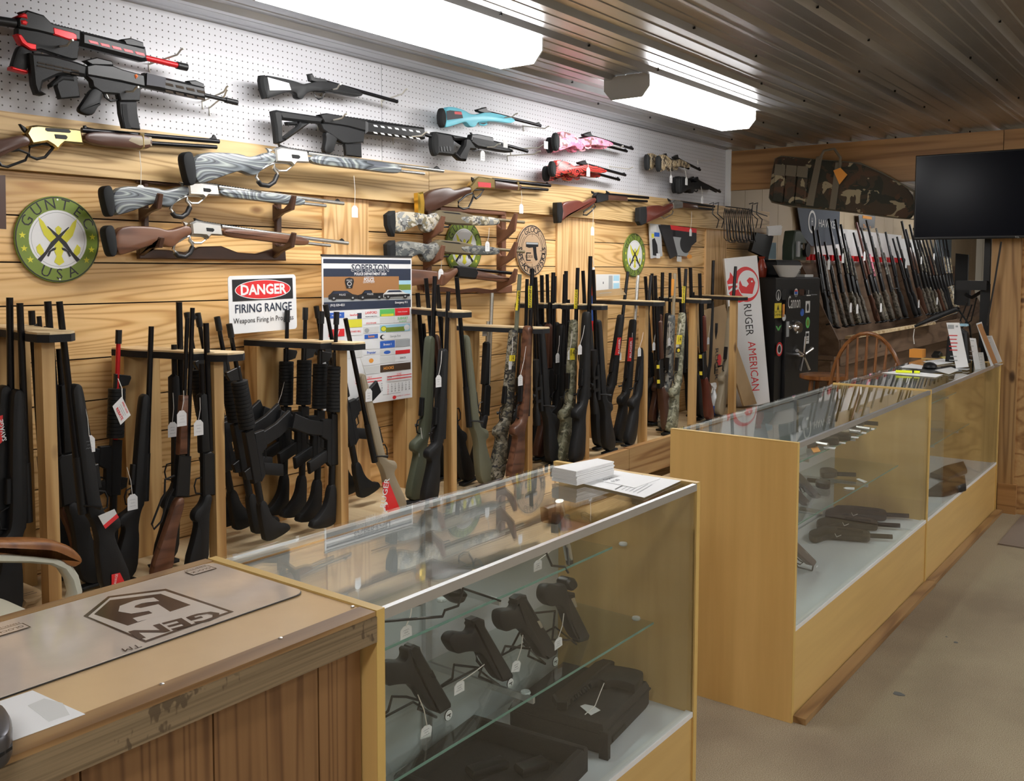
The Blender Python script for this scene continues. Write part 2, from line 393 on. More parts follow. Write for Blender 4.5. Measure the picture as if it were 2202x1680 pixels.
struct(m_.build('ceiling_screw', 'black felt', ceil))
# gun wall: horizontal pine planks
m_ = MB(); random.seed(3)
joints = [-.1, .05, .2, .35, .5, .655, .79, .93, 1.074, 1.224, 1.417, 1.562, 1.717, 1.864]
for a, b2 in zip(joints, joints[1:]):
    for x0, x1 in ((-2.5, -.4), (-.4, 2.82), (2.82, 4.85), (4.85, 7.8)):
        j = random.uniform(-.0, .004)
        m_.box(x0, x1-.002, WY+.004-j, WY+.02, a+.0035, b2-.0015)
struct(m_.build('wall_left', 'pine wall'))
struct(MB().box(-2.5, XE, WY+.019, WY+.07, 0, ZC+.06).box(XE, 7.8, WY+.019, WY+.07, 0, ZT-.004).build('wall_left_backing', 'dark gap'))
for k, (x0, x1, t) in enumerate(((2.815, 3.085, .012), (4.63, 5.04, .012), (6.63, 7.0, .012))):
    struct(MB().box(x0, x1, WY-t, WY+.003, 0, ZB-.001).build('trim_%d' % (k+1), 'pine batten'))
# header timber (two lengths) and its own nails
m_ = MB(); m_.box(-2.5, 3.47, WY-.038, WY+.019, ZB, ZT); m_.box(3.474, 7.8, WY-.038, WY+.019, ZB-.003, ZT-.004)
hd = struct(m_.build('trim_4', 'pine header'))
# pegboard in sheets with narrow joints
m_ = MB()
for x0, x1 in ((-2.5, .75), (.752, 3.18), (3.182, 5.6), (5.602, XE)): m_.box(x0+.001, x1-.001, WY-.006, WY+.01, ZT+.001, ZC+.03)
struct(m_.build('wall_pegboard', 'pegboard'))
struct(MB().box(XE-.012, XE-.002, WY-.05, WY-.006, ZT+.001, ZC+.02).build('trim_5', 'white metal'))
# beam across the far end
m_ = MB(); m_.box(XE, XE+.04, 1.22, WY, 2.17, ZC+.004); m_.box(XE, XE+.04, -4.2, 1.216, 2.17, ZC+.004)
struct(m_.build('trim_6', 'pine beam'))
# rooms beyond: cream wall continuing the gun wall, end wall, door
m_ = MB()
x = 7.0
while x < 18:
    m_.box(x+.002, x+.396, 3.55, 3.6, 0, ZC+.03); x += .4
struct(m_.build('wall_far_left', 'cream panel'))
struct(MB().box(6.98, 7.02, WY+.07, 3.6, 0, ZC+.03).build('wall_return', 'cream panel'))
m_ = MB(); yy = -4.5
while yy < 4: m_.box(18.5, 18.55, yy+.003, yy+.4, 0, ZC+.03); yy += .4
struct(m_.build('wall_end', 'cream panel'))
struct(MB().box(-2.5, 19, -4.55, -4.5, 0, ZC+.04).build('wall_right', 'cream panel'))
struct(MB().box(-2.55, -2.5, -4.5, 3.2, 0, ZC+.04).build('wall_near', 'cream panel'))
plain('blue door', (.13, .17, .2), .5)
d = struct(MB().box(15.2, 16.1, 3.50, 3.548, 0, 2.05).build('door_1', 'blue door'))
MB().cbox((15.3, 3.47, 1.0), (.05, .06, .12)).build('door_handle', 'aluminium', d)
# wooden post at the end of the counters
m_ = MB(); m_.box(6.62, 6.80, 1.03, 1.20, 0, 2.17)
pst = struct(m_.build('trim_7', 'oak post'))
struct(MB().box(6.64, 6.80, .8, 1.03, 0, 2.17).build('trim_8', 'pine rail'))
struct(MB().box(6.61, 6.80, 1.01, 1.118, 0, .19).build('baseboard_right', 'pine beam', None))
struct(MB().box(6.3, 6.64, .75, 1.03, .17, .21).build('trim_9', 'pine rail', None)) if False else None
# fluorescent fixtures
def fixture(x0, x1, yc, wd, label):
    t = thing('ceiling_light', label, 'ceiling light', ((x0+x1)/2, yc, ZC+.01), group='fluorescent wraparound ceiling lights')
    MB().box(x0+.012, x1-.012, yc-wd/2+.03, yc+wd/2-.03, ZC-.03, ZC+.029).build('housing', 'lamp body', t)
    pr = [(-wd/2, ZC+.004), (-wd/2, ZC-.04), (-wd/2+.04, ZC-.088), (wd/2-.04, ZC-.088), (wd/2, ZC-.04), (wd/2, ZC+.004)]
    f = lambda a, d, b_: Vector(((x0+x1)/2+d, yc+a, b_))
    MB().poly(pr, x1-x0-.02, 0, f).build('diffuser', 'lamp lens', t)
    for xx in (x0+.004, x1-.004):
        MB().poly([(a*1.02, b_+(.02 if b_ > ZC-.01 else -.001)) for a, b_ in pr], .008, 0, lambda a, d, b_, xx=xx: Vector((xx+d, yc+a, b_))).build('end_cap', 'lamp body' if xx < (x0+x1)/2 else 'white metal', t)
    return t
fixture(1.90, 3.17, 2.38, .25, 'lit fluorescent ceiling light above the two tactical rifles, nearest the camera')
fixture(4.06, 5.35, 2.385, .25, 'lit fluorescent ceiling light above the pink rifles')
for x0, yc in ((-1.2, .2), (-1.2, -1.6), (2.4, -.9), (5.6, -.9), (2.4, -2.6), (5.6, -2.6), (8.6, -.5), (10.4, 2.0), (13.5, 2.2), (10.5, -1.6)): fixture(x0, x0+1.25, yc, .25, 'added unseen fluorescent ceiling light out over the shop floor')  # added fixtures out of view, positions guessed to brighten the room
# floor mat
mt = MB().poly([(5.82, .97), (5.82, -.2), (6.6, -.2), (6.6, .97)], .008, 0, lambda a, d, b_: Vector((a, b_, .004+d)))
tag(centre(mt.build('floor_mat', 'mat rubber')), 'brown floor mat lying on the carpet at the right edge', 'mat')
# ================================================================ glass display cases
def wood_panel(m_, x0, x1): m_.box(x0, x1, YF, YB, 0, HC)
def showcase(label, xa, xb, shelves, left=True, right=True, group='glass display cases'):
    t = thing('display_case', label, 'display case', ((xa+xb)/2, (YF+YB)/2, 0), group=group)
    tk = .018
    if left:
        MB().box(xa, xa+tk, YF, YB, 0, HC).build('side_panel', 'maple laminate', t)
        MB().box(xa-.0005, xa+tk+.0005, YF-.0015, YF, 0, HC).box(xa-.0005, xa+tk+.0005, YF-.0015, YB, HC, HC+.0015).build('edge_strip', 'edge band', t)
    if right:
        MB().box(xb-tk, xb, YF, YB, 0, HC).build('side_panel', 'maple laminate', t)
        MB().box(xb-tk-.0005, xb+.0005, YF-.0015, YF, 0, HC).box(xb-tk-.0005, xb+.0005, YF-.0015, YB, HC, HC+.0015).build('edge_strip', 'edge band', t)
    a, b2 = xa+tk*left, xb-tk*right
    MB().box(a, b2, YF+.004, YF+.02, .0, HS-.014).build('front_panel', 'maple front', t)
    MB().box(a, b2, YF+.001, YF+.022, HS-.014, HS).build('bottom_rail', 'white metal', t)
    MB().box(a, b2, YF+.022, YB-.03, HS-.02, HS-.005).build('deck', 'case white', t)
    MB().box(a, b2, YB-.02, YB-.008, 0, HC-.03).build('back_panel', 'case white', t)
    MB().box(a, b2, YF+.003, YF+.009, HS, HC-.012).build('front_glass', 'clear glass', t)
    MB().box(a, b2, YF+.01, YB-.004, HC-.009, HC-.003).build('top_glass', 'clear glass', t)
    MB().box(a, b2, YF-.001, YF+.011, HC-.02, HC-.001).build('top_rail', 'aluminium', t)
    MB().box(a, b2, YB-.022, YB, HC-.02, HC-.010).build('back_rail', 'white metal', t)
    n = max(2, round((b2-a)/.6))
    for i in range(1, n):
        xx = a+(b2-a)*i/n
        MB().box(xx-.012, xx+.012, YB-.034, YB-.02, HS, HC-.02).build('shelf_standard', 'aluminium', t)
    for z, dp, x0, x1 in shelves:
        g = MB().box(x0, x1, YB-.04-dp, YB-.04, z-.003, z+.003).build('glass_shelf', 'shelf glass', t)
        MB().box(x0, x1, YB-.041-dp, YB-.04-dp, z-.003, z+.003).build('polished_edge', 'glass edge', g)
        br = MB()
        for i in range(1, n):
            xx = a+(b2-a)*i/n
            br.box(xx-.004, xx+.004, YB-.04-dp, YB-.034, z-.018, z-.003)
        if n > 1: br.build('shelf_bracket', 'aluminium', t)
    return t
x1a, x1b, x2a, x2b, x3b = 1.10, 2.325, 3.056, 4.845, 6.60
showcase('glass case with four dark pistols and black carry cases, beside the wooden counter', x1a, x1b, [(.77, .22, 1.13, 2.22), (.56, .32, 1.13, 2.28)])
showcase('middle glass case, its plain wood end panel facing the camera', x2a, x2b, [(.80, .26, 3.08, 4.55), (.60, .32, 3.08, 4.72)])
showcase('far glass case ending against the wooden post, papers and signs on top', x2b+.001, x3b, [(.80, .26, 4.87, 6.2), (.60, .32, 4.87, 6.3)], left=False)
# rough board lying along the foot of the cases
m_ = MB(); m_.box(3.07, 4.86, YF-.045, YF-.001, 0, .022)
tag(centre(m_.build('floor_board', 'counter trim')), 'rough wooden strip on the carpet along the middle case', 'board', 'strips along the foot of the cases')
m_ = MB(); m_.box(4.865, 6.6, YF-.04, YF-.001, 0, .022)
tag(centre(m_.build('floor_board', 'counter trim')), 'rough wooden strip on the carpet along the far case', 'board', 'strips along the foot of the cases')
# wooden counter at the left
t = thing('wooden_counter', 'wooden counter with a plastic-covered top and rough timber front edge, nearest the camera', 'counter', (.0, 1.35, 0))
plain('counter top', (.66, .47, .27), .2, spec=.6, var=.06)
MB().box(-2.2, 1.098, 1.16, 1.575, HC-.03, HC-.002).build('worktop', 'counter top', t)
MB().box(-2.2, 1.098, 1.575, 1.6, HC-.04, HC).build('back_trim', 'counter trim', t)
MB().box(-2.2, 1.098, 1.122, 1.16, HC-.008, HC).build('front_trim', 'counter trim', t)
MB().box(-2.2, 1.098, 1.118, 1.16, HC-.052, HC-.0082).build('front_edge', 'sawn edge', t)
MB().box(-2.2, 1.096, 1.1225, 1.15, HC-.09, HC-.053).build('under_edge', 'counter fascia', t) if False else None
m_ = MB(); xx = -2.2
while xx < 1.09:
    m_.box(xx+.0015, min(xx+.2, 1.095)-.0015, 1.155, 1.172, 0, HC-.031); xx += .2
m_.build('front_board', 'counter panel', t)
MB().box(-2.2, 1.095, 1.575, 1.59, 0, HC-.041).build('back_board', 'counter panel', t)
m_ = MB()
for u, v in ((603, 1373), (348, 1472), (758, 1305)):
    p = at(u, v, Z=HC); m_.lathe([(.0035, HC-.001), (.0035, HC+.0012), (.0015, HC+.002)], Matrix.Translation((p.x, p.y, 0)), 8)
m_.build('screw', 'nail', t)
# ================================================================ firearm finishes
plain('gun black', (.008, .0085, .0095), .4, spec=.4)
plain('gun polymer', (.009, .0095, .0105), .55, spec=.35, bump=.15, bs=400)
plain('gun blued', (.012, .012, .014), .25, .5)
plain('rubber', (.016, .017, .018), .75, spec=.3)
plain('stainless', (.62, .62, .6), .25, .9)
plain('brass', (.72, .56, .26), .22, .95)
plain('gold plate', (.85, .6, .12), .18, .95)
plain('walnut dark', (.075, .032, .02), .32, var=.25)
plain('walnut red', (.12, .03, .02), .28, var=.25)
wood('walnut', (.19, .085, .045), (.125, .05, .026), (.06, .024, .012), sx=(2, 9, 14), bands=14, rough=.35, knots=False)
wood('walnut v', (.17, .075, .04), (.11, .045, .025), (.05, .02, .01), sx=(14, 9, 2), bands=12, rough=.32, knots=False)
laminate('grey laminate', [(.03, .035, .04), (.22, .25, .27), (.07, .08, .09), (.36, .4, .38), (.1, .11, .13)], (2.2, 6, 9), 13)
laminate('red laminate', [(.5, .03, .025), (.72, .08, .06), (.015, .01, .01), (.015, .01, .01), (.6, .05, .04)], (6, 6, 22), 12)
camo('camo light', [(.55, .5, .38), (.28, .29, .28), (.2, .17, .1), (.62, .6, .55), (.1, .1, .1)], 16, (1, 1, 1.3))
camo('camo grey', [(.2, .2, .18), (.09, .1, .1), (.3, .3, .27), (.05, .055, .06)], 18, (1, 1, 2))
camo('camo forest', [(.16, .14, .1), (.05, .045, .03), (.3, .28, .22), (.02, .02, .02), (.12, .11, .07)], 30, (1, 1, .5))
camo('camo green', [(.24, .24, .16), (.14, .14, .09), (.36, .35, .26), (.08, .08, .05)], 26, (1, 1, .6))
camo('camo tan', [(.34, .26, .15), (.08, .06, .04), (.42, .35, .24), (.03, .025, .02)], 34, (1, 1, .6))
camo('camo dark', [(.06, .05, .04), (.1, .085, .065), (.03, .028, .02), (.16, .14, .11)], 24, (1, 1, .5))
camo('camo pink', [(.85, .28, .38), (.75, .18, .3), (.88, .45, .5), (.2, .08, .08)], 14, (1, 1, 1.6), cover=[.55, .58, .6])
plain('pink', (.8, .25, .36), .45); plain('light blue', (.16, .58, .72), .4)
plain('anodised red', (.65, .02, .025), .3, .4); plain('red plastic', (.6, .02, .02), .45)
plain('bronze', (.22, .18, .11), .4, .3); plain('flat tan', (.3, .25, .17), .5); plain('od green', (.075, .085, .055), .55, var=.1)
plain('olive green', (.13, .135, .09), .55, var=.1)
plain('orange', (.9, .2, .05), .5); plain('yellow label', (.85, .68, .04), .5)
plain('paper', (.82, .83, .84), .6); plain('tag card', (.78, .79, .8), .7); plain('ink', (.03, .03, .04), .6); plain('pencil', (.32, .33, .36), .8)
plain('string', (.75, .73, .68), .8); plain('wire white', (.62, .6, .54), .4, .3); plain('black wire', (.012, .012, .013), .4)
plain('red ink', (.62, .03, .04), .5); plain('white ink', (.85, .85, .85), .5); plain('blue ink', (.03, .1, .45), .5)

# ---- guns on the wall: outlines in the photograph's crops, placed on each gun's own plane
KZ = 560/2202
CR = {'A': (0, 0), 'B': (540, 120), 'C': (880, 180), 'D': (0, 360), 'E': (1150, 260), 'F': (760, 980, .33606), 'G': (800, 1240, .3179)}
def crop(c, pts, Y):
    ox, oy, kz = (CR[c]+(KZ,))[:3]; out = []
    for a, b_ in pts:
        p = at(ox+a*kz, oy+b_*kz, Y=Y); out.append((p.x, p.z))
    return out
def arc(cx, cy, rx, ry, a0=0, a1=360, n=16, rot=0):
    cr_, sr_ = math.cos(math.radians(rot)), math.sin(math.radians(rot)); o = []
    for i in range(n+1 if a1-a0 < 360 else n):
        t = math.radians(a0+(a1-a0)*i/n); x, y_ = rx*math.cos(t), ry*math.sin(t)
        o.append((cx+x*cr_-y_*sr_, cy+x*sr_+y_*cr_))
    return o
def wallgun(name, label, c, Y, base, parts, cat='rifle', group=None):
    p0 = crop(c, [base], Y)[0]
    t = thing(name, label, cat, (p0[0], Y, p0[1]), group=group)
    last = t
    for q in parts:
        nm, mat, kind, pts, th = q[:5]; opt = q[5] if len(q) > 5 else {}
        par = last if opt.get('sub') else t
        m_ = MB(); off = opt.get('y', 0)
        many = pts if isinstance(pts[0], list) else [pts]
        for ps in many:
            P = crop(c, ps, Y+off)
            if kind == 'P': m_.poly(P, th, opt.get('c', min(.004, th*.25)), y=Y+off, rnd=opt.get('r', False))
            elif kind == 'L': m_.tube([(a, Y+off, b_) for a, b_ in P], th, 8, close=True)
            else: m_.tube([(a, Y+off, b_) for a, b_ in P], th, 12)
        o = m_.build(nm, mat, par)
        if opt.get('label'): o['label'] = opt['label']
        if not opt.get('sub'): last = o
    return t
R_ = {'r': True, 'c': .012}
Rs = {'r': True, 'c': .006}
Yg = WY-.10
wallgun('rifle', 'black tactical rifle with red barrel and red trim, topmost at the left on the pegboard', 'A', Yg, (140, 200), [
 ('buffer_tube', 'gun black', 'T', [(-420, 130), (0, 178), (125, 197)], .015),
 ('upper_receiver', 'gun black', 'P', [(135, 165), (205, 95), (355, 140), (420, 205), (660, 262), (660, 350), (430, 300), (300, 268), (140, 235)], .036),
 ('rear_sight', 'gun black', 'P', [(150, 105), (215, 90), (358, 135), (352, 182), (200, 150)], .03),
 ('charging_handle', 'anodised red', 'P', [(115, 145), (180, 116), (205, 130), (212, 168), (130, 150)], .044),
 ('forward_assist', 'anodised red', 'P', [(150, 180), (190, 176), (214, 195), (200, 222), (158, 212)], .044),
 ('lower_receiver', 'gun polymer', 'P', [(130, 240), (300, 265), (430, 298), (660, 350), (640, 505), (590, 508), (462, 470), (330, 425), (290, 430), (215, 375), (128, 290)], .03),
 ('dust_cover', 'anodised red', 'P', [(420, 232), (600, 280), (628, 300), (630, 346), (560, 345), (430, 300)], .04, {'sub': 1}),
 ('magazine', 'gun polymer', 'P', [(465, 400), (640, 430), (628, 512), (590, 506), (460, 482)], .024),
 ('grip', 'gun polymer', 'P', [(150, 375), (235, 430), (300, 440), (245, 500), (215, 622), (75, 592), (110, 470)], .032, R_),
 ('grip_base', 'anodised red', 'P', [(78, 565), (226, 600), (216, 628), (76, 592)], .035, {'sub': 1}),
 ('grip_trim', 'anodised red', 'P', [(118, 292), (160, 292), (212, 360), (292, 378), (290, 432), (238, 428), (160, 372)], .035),
 ('handguard', 'gun black', 'P', [(655, 262), (1215, 400), (1232, 520), (1180, 525), (658, 392)], .042, {'c': .012}),
 ('rail', 'gun black', 'P', [(400, 190)]+[(430+i*26+d, 196+i*7.0+e) for i in range(30) for d, e in ((0, 0), (10, 3), (10, 15), (22, 18))]+[(1215, 425), (400, 215)], .02, {'c': 0}),
 ('slot', 'anodised red', 'P', [[(750+98*i, 340+24*i), (822+98*i, 357+24*i), (832+98*i, 376+24*i), (762+98*i, 360+24*i)] for i in range(5)], .002, {'y': -.0215, 'c': 0, 'sub': 1}),
 ('front_sight', 'gun black', 'P', [(1015, 335), (1090, 325), (1195, 362), (1200, 412), (1050, 385)], .03),
 ('barrel', 'anodised red', 'T', [(1200, 482), (1500, 553)], .0105),
 ('muzzle_brake', 'gun black', 'T', [(1495, 551), (1530, 560), (1578, 570)], .014)])
wallgun('rifle', 'black tactical rifle with collapsible stock, long curved magazine and spare magazine, second at the left', 'A', Yg-.02, (250, 600), [
 ('stock', 'gun polymer', 'P', [(235, 450), (300, 455), (430, 470), (640, 530), (720, 560), (710, 650), (600, 632), (480, 640), (350, 700), (330, 770), (380, 800), (345, 812), (290, 800), (262, 720)], .036, {'c': .008}),
 ('stock_slot', 'dark gap', 'P', [[(315+j*72, 522+i*28+j*16), (378+j*72, 534+i*28+j*16), (378+j*72, 546+i*28+j*16), (315+j*72, 534+i*28+j*16)] for j in range(5) for i in range(2)], .002, {'y': -.0185, 'c': 0, 'sub': 1}),
 ('stock_magazine', 'gun polymer', 'P', [(480, 640), (640, 640), (665, 825), (495, 840), (462, 735)], .024),
 ('magazine_clip', 'rubber', 'P', [(415, 715), (500, 642), (605, 650), (612, 690), (520, 680), (420, 742)], .034),
 ('upper_receiver', 'gun black', 'P', [(712, 560), (780, 545), (935, 560), (1010, 590), (1200, 640), (1210, 740), (1000, 690), (715, 640)], .034),
 ('rear_sight', 'gun black', 'P', [(700, 515), (800, 488), (930, 520), (945, 560), (760, 555)], .03),
 ('lower_receiver', 'gun polymer', 'P', [(712, 640), (1000, 692), (1205, 742), (1175, 760), (1165, 858), (1000, 858), (985, 800), (850, 790), (770, 738), (760, 690)], .03),
 ('bolt_handle', 'orange', 'P', [(1112, 640), (1130, 632), (1142, 650), (1125, 672)], .046),
 ('grip', 'gun polymer', 'P', [(770, 735), (860, 778), (850, 838), (838, 868), (845, 890), (822, 900), (770, 992), (632, 945), (700, 850)], .03, R_),
 ('trigger_guard', 'gun black', 'T', [(878, 760), (885, 820), (935, 855), (1000, 845)], .0035),
 ('trigger', 'stainless', 'T', [(905, 775), (900, 800), (915, 832)], .003),
 ('magazine', 'gun polymer', 'P', [(992, 858), (1145, 858), (1152, 960), (1178, 1100), (1030, 1085), (1000, 960)], .022),
 ('magazine_window', 'rubber', 'P', [(1030, 880), (1070, 880), (1085, 1020), (1110, 1088), (1060, 1084), (1038, 980)], .002, {'y': -.012, 'c': 0, 'sub': 1}),
 ('handguard', 'gun black', 'P', [(1205, 618), (1715, 735), (1722, 842), (1670, 838), (1205, 742)], .04, {'c': .01}),
 ('hand_label', 'ink', 'P', [(1215, 622), (1375, 662), (1372, 750), (1210, 725)], .043, {'sub': 1, 'c': .001}),
 ('slot', 'dark gap', 'P', [[(1395+90*i, 698+20*i+j*60), (1460+90*i, 712+20*i+j*60), (1468+90*i, 735+20*i+j*58), (1402+90*i, 720+20*i+j*58)] for i in range(4) for j in range(2)], .002, {'y': -.0205, 'c': 0, 'sub': 1}),
 ('front_sight', 'gun black', 'P', [(1572, 685), (1640, 680), (1712, 712), (1715, 752), (1600, 722)], .026),
 ('barrel', 'gun black', 'T', [(1710, 800), (2000, 868)], .008),
 ('muzzle_brake', 'gun black', 'T', [(1905, 846), (2003, 869)], .011)])
LV = lambda *p: list(p)
wallgun('lever_action_rifle', 'lever-action rifle with polished brass receiver, partly cut off by the left edge', 'A', WY-.085, (0, 1240), [
 ('stock', 'walnut dark', 'P', [(-700, 1180), (-690, 1560), (-650, 1580), (0, 1330), (130, 1260), (255, 1225), (200, 1130), (0, 1180), (-200, 1190)], .04, R_),
 ('receiver', 'brass', 'P', [(200, 1130), (235, 1068), (300, 1060), (620, 1092), (668, 1100), (690, 1225), (530, 1210), (500, 1235), (470, 1272), (430, 1235), (380, 1205), (255, 1225)], .036, {'c': .006}),
 ('ejection_port', 'gun black', 'P', [[(385, 1080), (580, 1095), (600, 1112), (590, 1125), (400, 1112), (382, 1100)], [(460, 1135), (555, 1142), (572, 1160), (560, 1180), (470, 1172)]], .003, {'y': -.018, 'c': 0, 'sub': 1}),
 ('hammer', 'gun black', 'P', [(155, 1050), (170, 1048), (222, 1085), (210, 1130), (185, 1100)], .012),
 ('lever', 'gun black', 'L', [(0, 1300), (30, 1285), (160, 1268), (240, 1300), (215, 1355), (60, 1412), (10, 1400), (-20, 1350)], .0045),
 ('trigger_guard', 'gun black', 'L', [(250, 1240), (350, 1215), (420, 1225), (445, 1255), (380, 1330), (310, 1345), (245, 1320)], .005),
 ('fore_end', 'walnut dark', 'P', [(690, 1105), (1170, 1138), (1270, 1165), (1272, 1245), (1200, 1268), (700, 1225)], .038, {'c': .012, 'r': True}),
 ('fore_end_tip', 'flat tan', 'P', [(1080, 1135), (1270, 1160), (1272, 1246), (1160, 1262), (1020, 1200)], .039, {'c': .012, 'r': True, 'sub': 1}),
 ('barrel', 'gun blued', 'T', [(690, 1100), (1270, 1148), (1850, 1197)], .0088),
 ('magazine_tube', 'gun blued', 'T', [(1260, 1210), (1830, 1245)], .0078),
 ('barrel_band', 'brass', 'P', [(1165, 1125), (1205, 1130), (1212, 1262), (1175, 1265)], .042, {'c': .008}),
 ('front_sight', 'gun black', 'P', [(1745, 1180), (1790, 1160), (1800, 1138), (1815, 1142), (1838, 1185)], .008),
 ('rear_sight', 'gun black', 'P', [(705, 1062), (725, 1060), (735, 1090), (930, 1108), (700, 1100)], .01)])
GL = 'grey laminate'
def lever_stainless(label, dx, dy, s, stockmat, pad=True, Y=WY-.1, tip=True):
    q = lambda *p: [(dx+a*s, dy+b_*s) for a, b_ in p]
    # local drawing taken from the lowest rifle of the left rack (crop D)
    parts = [
     ('stock', stockmat, 'P', q((940, 492), (1310, 500), (1405, 540), (1590, 478), (1605, 570), (1530, 590), (1440, 690), (1345, 650), (1310, 640), (1060, 730), (965, 750)), .042, R_),
     ('butt_pad', 'rubber', 'P', q((895, 488), (945, 495), (970, 640), (968, 748), (915, 760), (890, 690), (855, 525)), .044, {'c': .01, 'r': True}),
     ('receiver', 'stainless', 'P', q((1595, 470), (1640, 450), (1850, 482), (1868, 580), (1770, 575), (1745, 605), (1720, 580), (1605, 572)), .036, {'c': .006}),
     ('ejection_port', 'gun black', 'P', [q((1745, 510), (1800, 515), (1812, 530), (1800, 546), (1750, 540))], .003, {'y': -.018, 'c': 0, 'sub': 1}),
     ('hammer', 'stainless', 'P', q((1532, 458), (1575, 462), (1592, 480), (1560, 500), (1550, 478)), .012),
     ('lever', 'stainless', 'L', q((1605, 580), (1560, 595), (1480, 640), (1462, 690), (1500, 745), (1560, 755), (1610, 720), (1630, 660), (1600, 620)), .0055),
     ('lever_wrap', 'black wire', 'T', q((1478, 720), (1500, 748), (1560, 758), (1605, 728), (1630, 672)), .0095),
     ('trigger_guard', 'stainless', 'L', q((1605, 575), (1700, 580), (1750, 600), (1700, 640), (1640, 640), (1610, 615)), .0045),
     ('fore_end', stockmat, 'P', q((1870, 510), (2202, 545), (2590, 590), (2600, 650), (2540, 665), (2202, 620), (1868, 585)), .038, {'c': .012, 'r': True}),
     ('barrel', 'stainless', 'T', q((1870, 500), (2590, 598), (2940, 642)), .0088),
     ('magazine_tube', 'stainless', 'T', q((2580, 640), (2790, 662)), .007),
     ('scope_rail', 'gun black', 'P', q((1640, 428), (1660, 440), *[(1700+i*22+e, 452+i*3.4+g) for i in range(21) for e, g in ((0, 0), (8, 1), (8, 8), (18, 9))], (2145, 530), (1870, 500), (1650, 455)), .014, {'c': 0}),
     ('front_sight', 'gun black', 'P', q((2850, 628), (2890, 600), (2905, 612), (2925, 640)), .008)]
    wallgun('lever_action_rifle', label, 'D', Y, parts[1][3][0], parts)
lever_stainless('walnut-stocked stainless lever-action rifle, lowest on the dark rack by the round sign', 0, 0, 1, 'walnut')
lever_stainless('grey striped laminate lever-action rifle right above the walnut one on the dark rack', -8, -330, .99, GL, Y=WY-.105)
lever_stainless('larger grey striped laminate lever-action rifle lying over the timber, black wrapped loop', 600, -655, 1.07, GL, Y=WY-.14)
# bolt guns on the pegboard
wallgun('rifle', 'small black youth rifle with a white sticker on its butt, on the pegboard', 'B', Yg, (70, 250), [
 ('stock', 'gun polymer', 'P', [(100, 168), (145, 172), (350, 215), (430, 248), (500, 225), (600, 215), (760, 250), (925, 312), (925, 340), (880, 350), (740, 320), (600, 300), (520, 300), (470, 310), (440, 330), (415, 375), (370, 360), (368, 320), (310, 300), (130, 362), (105, 360)], .034, Rs),
 ('butt_pad', 'rubber', 'P', [(68, 168), (105, 165), (135, 200), (130, 362), (100, 365), (75, 290), (62, 210)], .038, {'c': .01}),
 ('sticker', 'paper', 'P', [(140, 182), (320, 232), (338, 290), (158, 292)], .0012, {'y': -.019, 'c': 0}),
 ('bolt', 'gun black', 'P', [(478, 155), (505, 150), (525, 185), (620, 200), (640, 225), (560, 235), (490, 215)], .024),
 ('trigger_guard', 'gun black', 'L', [(525, 300), (545, 345), (570, 368), (600, 360), (625, 312)], .0035),
 ('barrel', 'gun blued', 'T', [(610, 215), (1235, 388)], .0085),
 ('front_sight', 'gun black', 'P', [(1165, 362), (1205, 360), (1235, 378), (1220, 390)], .008)])
wallgun('rifle', 'black tactical rifle with open triangular stock and straight magazine, middle of the pegboard', 'B', Yg, (180, 560), [
 ('stock', 'gun polymer', 'P', [[(165, 470), (200, 460), (245, 470), (250, 700), (275, 720), (225, 748), (200, 740), (188, 600)], [(200, 462), (560, 515), (600, 530), (570, 575), (500, 570), (240, 540), (220, 500)], [(250, 700), (380, 600), (400, 560), (480, 572), (430, 610), (275, 722)], [(290, 560), (370, 560), (380, 590), (300, 590)]], .036, {'c': .008}),
 ('upper_receiver', 'gun black', 'P', [(562, 500), (620, 488), (950, 545), (950, 640), (800, 600), (600, 570)], .034),
 ('lower_receiver', 'gun polymer', 'P', [(570, 575), (620, 572), (800, 600), (945, 640), (935, 735), (800, 745), (760, 740), (700, 700), (640, 665), (590, 625)], .03),
 ('grip', 'gun polymer', 'P', [(640, 630), (680, 655), (720, 700), (705, 740), (678, 832), (595, 825), (620, 700), (610, 660)], .03, R_),
 ('trigger_guard', 'gun black', 'T', [(705, 690), (712, 735), (760, 748), (800, 740)], .0035),
 ('magazine', 'gun polymer', 'P', [(785, 745), (920, 740), (925, 862), (795, 845)], .024),
 ('handguard', 'gun black', 'P', [(950, 548), (1450, 608), (1458, 702), (1440, 710), (950, 662)], .04, {'c': .01}),
 ('slot', 'paper', 'P', [[(1032+60*i, 582+8*i+j*60), (1062+60*i, 588+8*i+j*60), (1072+60*i, 604+8*i+j*58), (1042+60*i, 598+8*i+j*58)] for i in range(7) for j in range(2)], .002, {'y': -.0205, 'c': 0, 'sub': 1}),
 ('rail', 'gun black', 'P', [(600, 490)]+[(640+i*27+d, 490+i*3.9+e) for i in range(30) for d, e in ((0, 0), (10, 1), (10, 12), (22, 14))]+[(1450, 625), (600, 510)], .02, {'c': 0}),
 ('barrel', 'gun black', 'T', [(1450, 660), (1525, 682)], .009)])
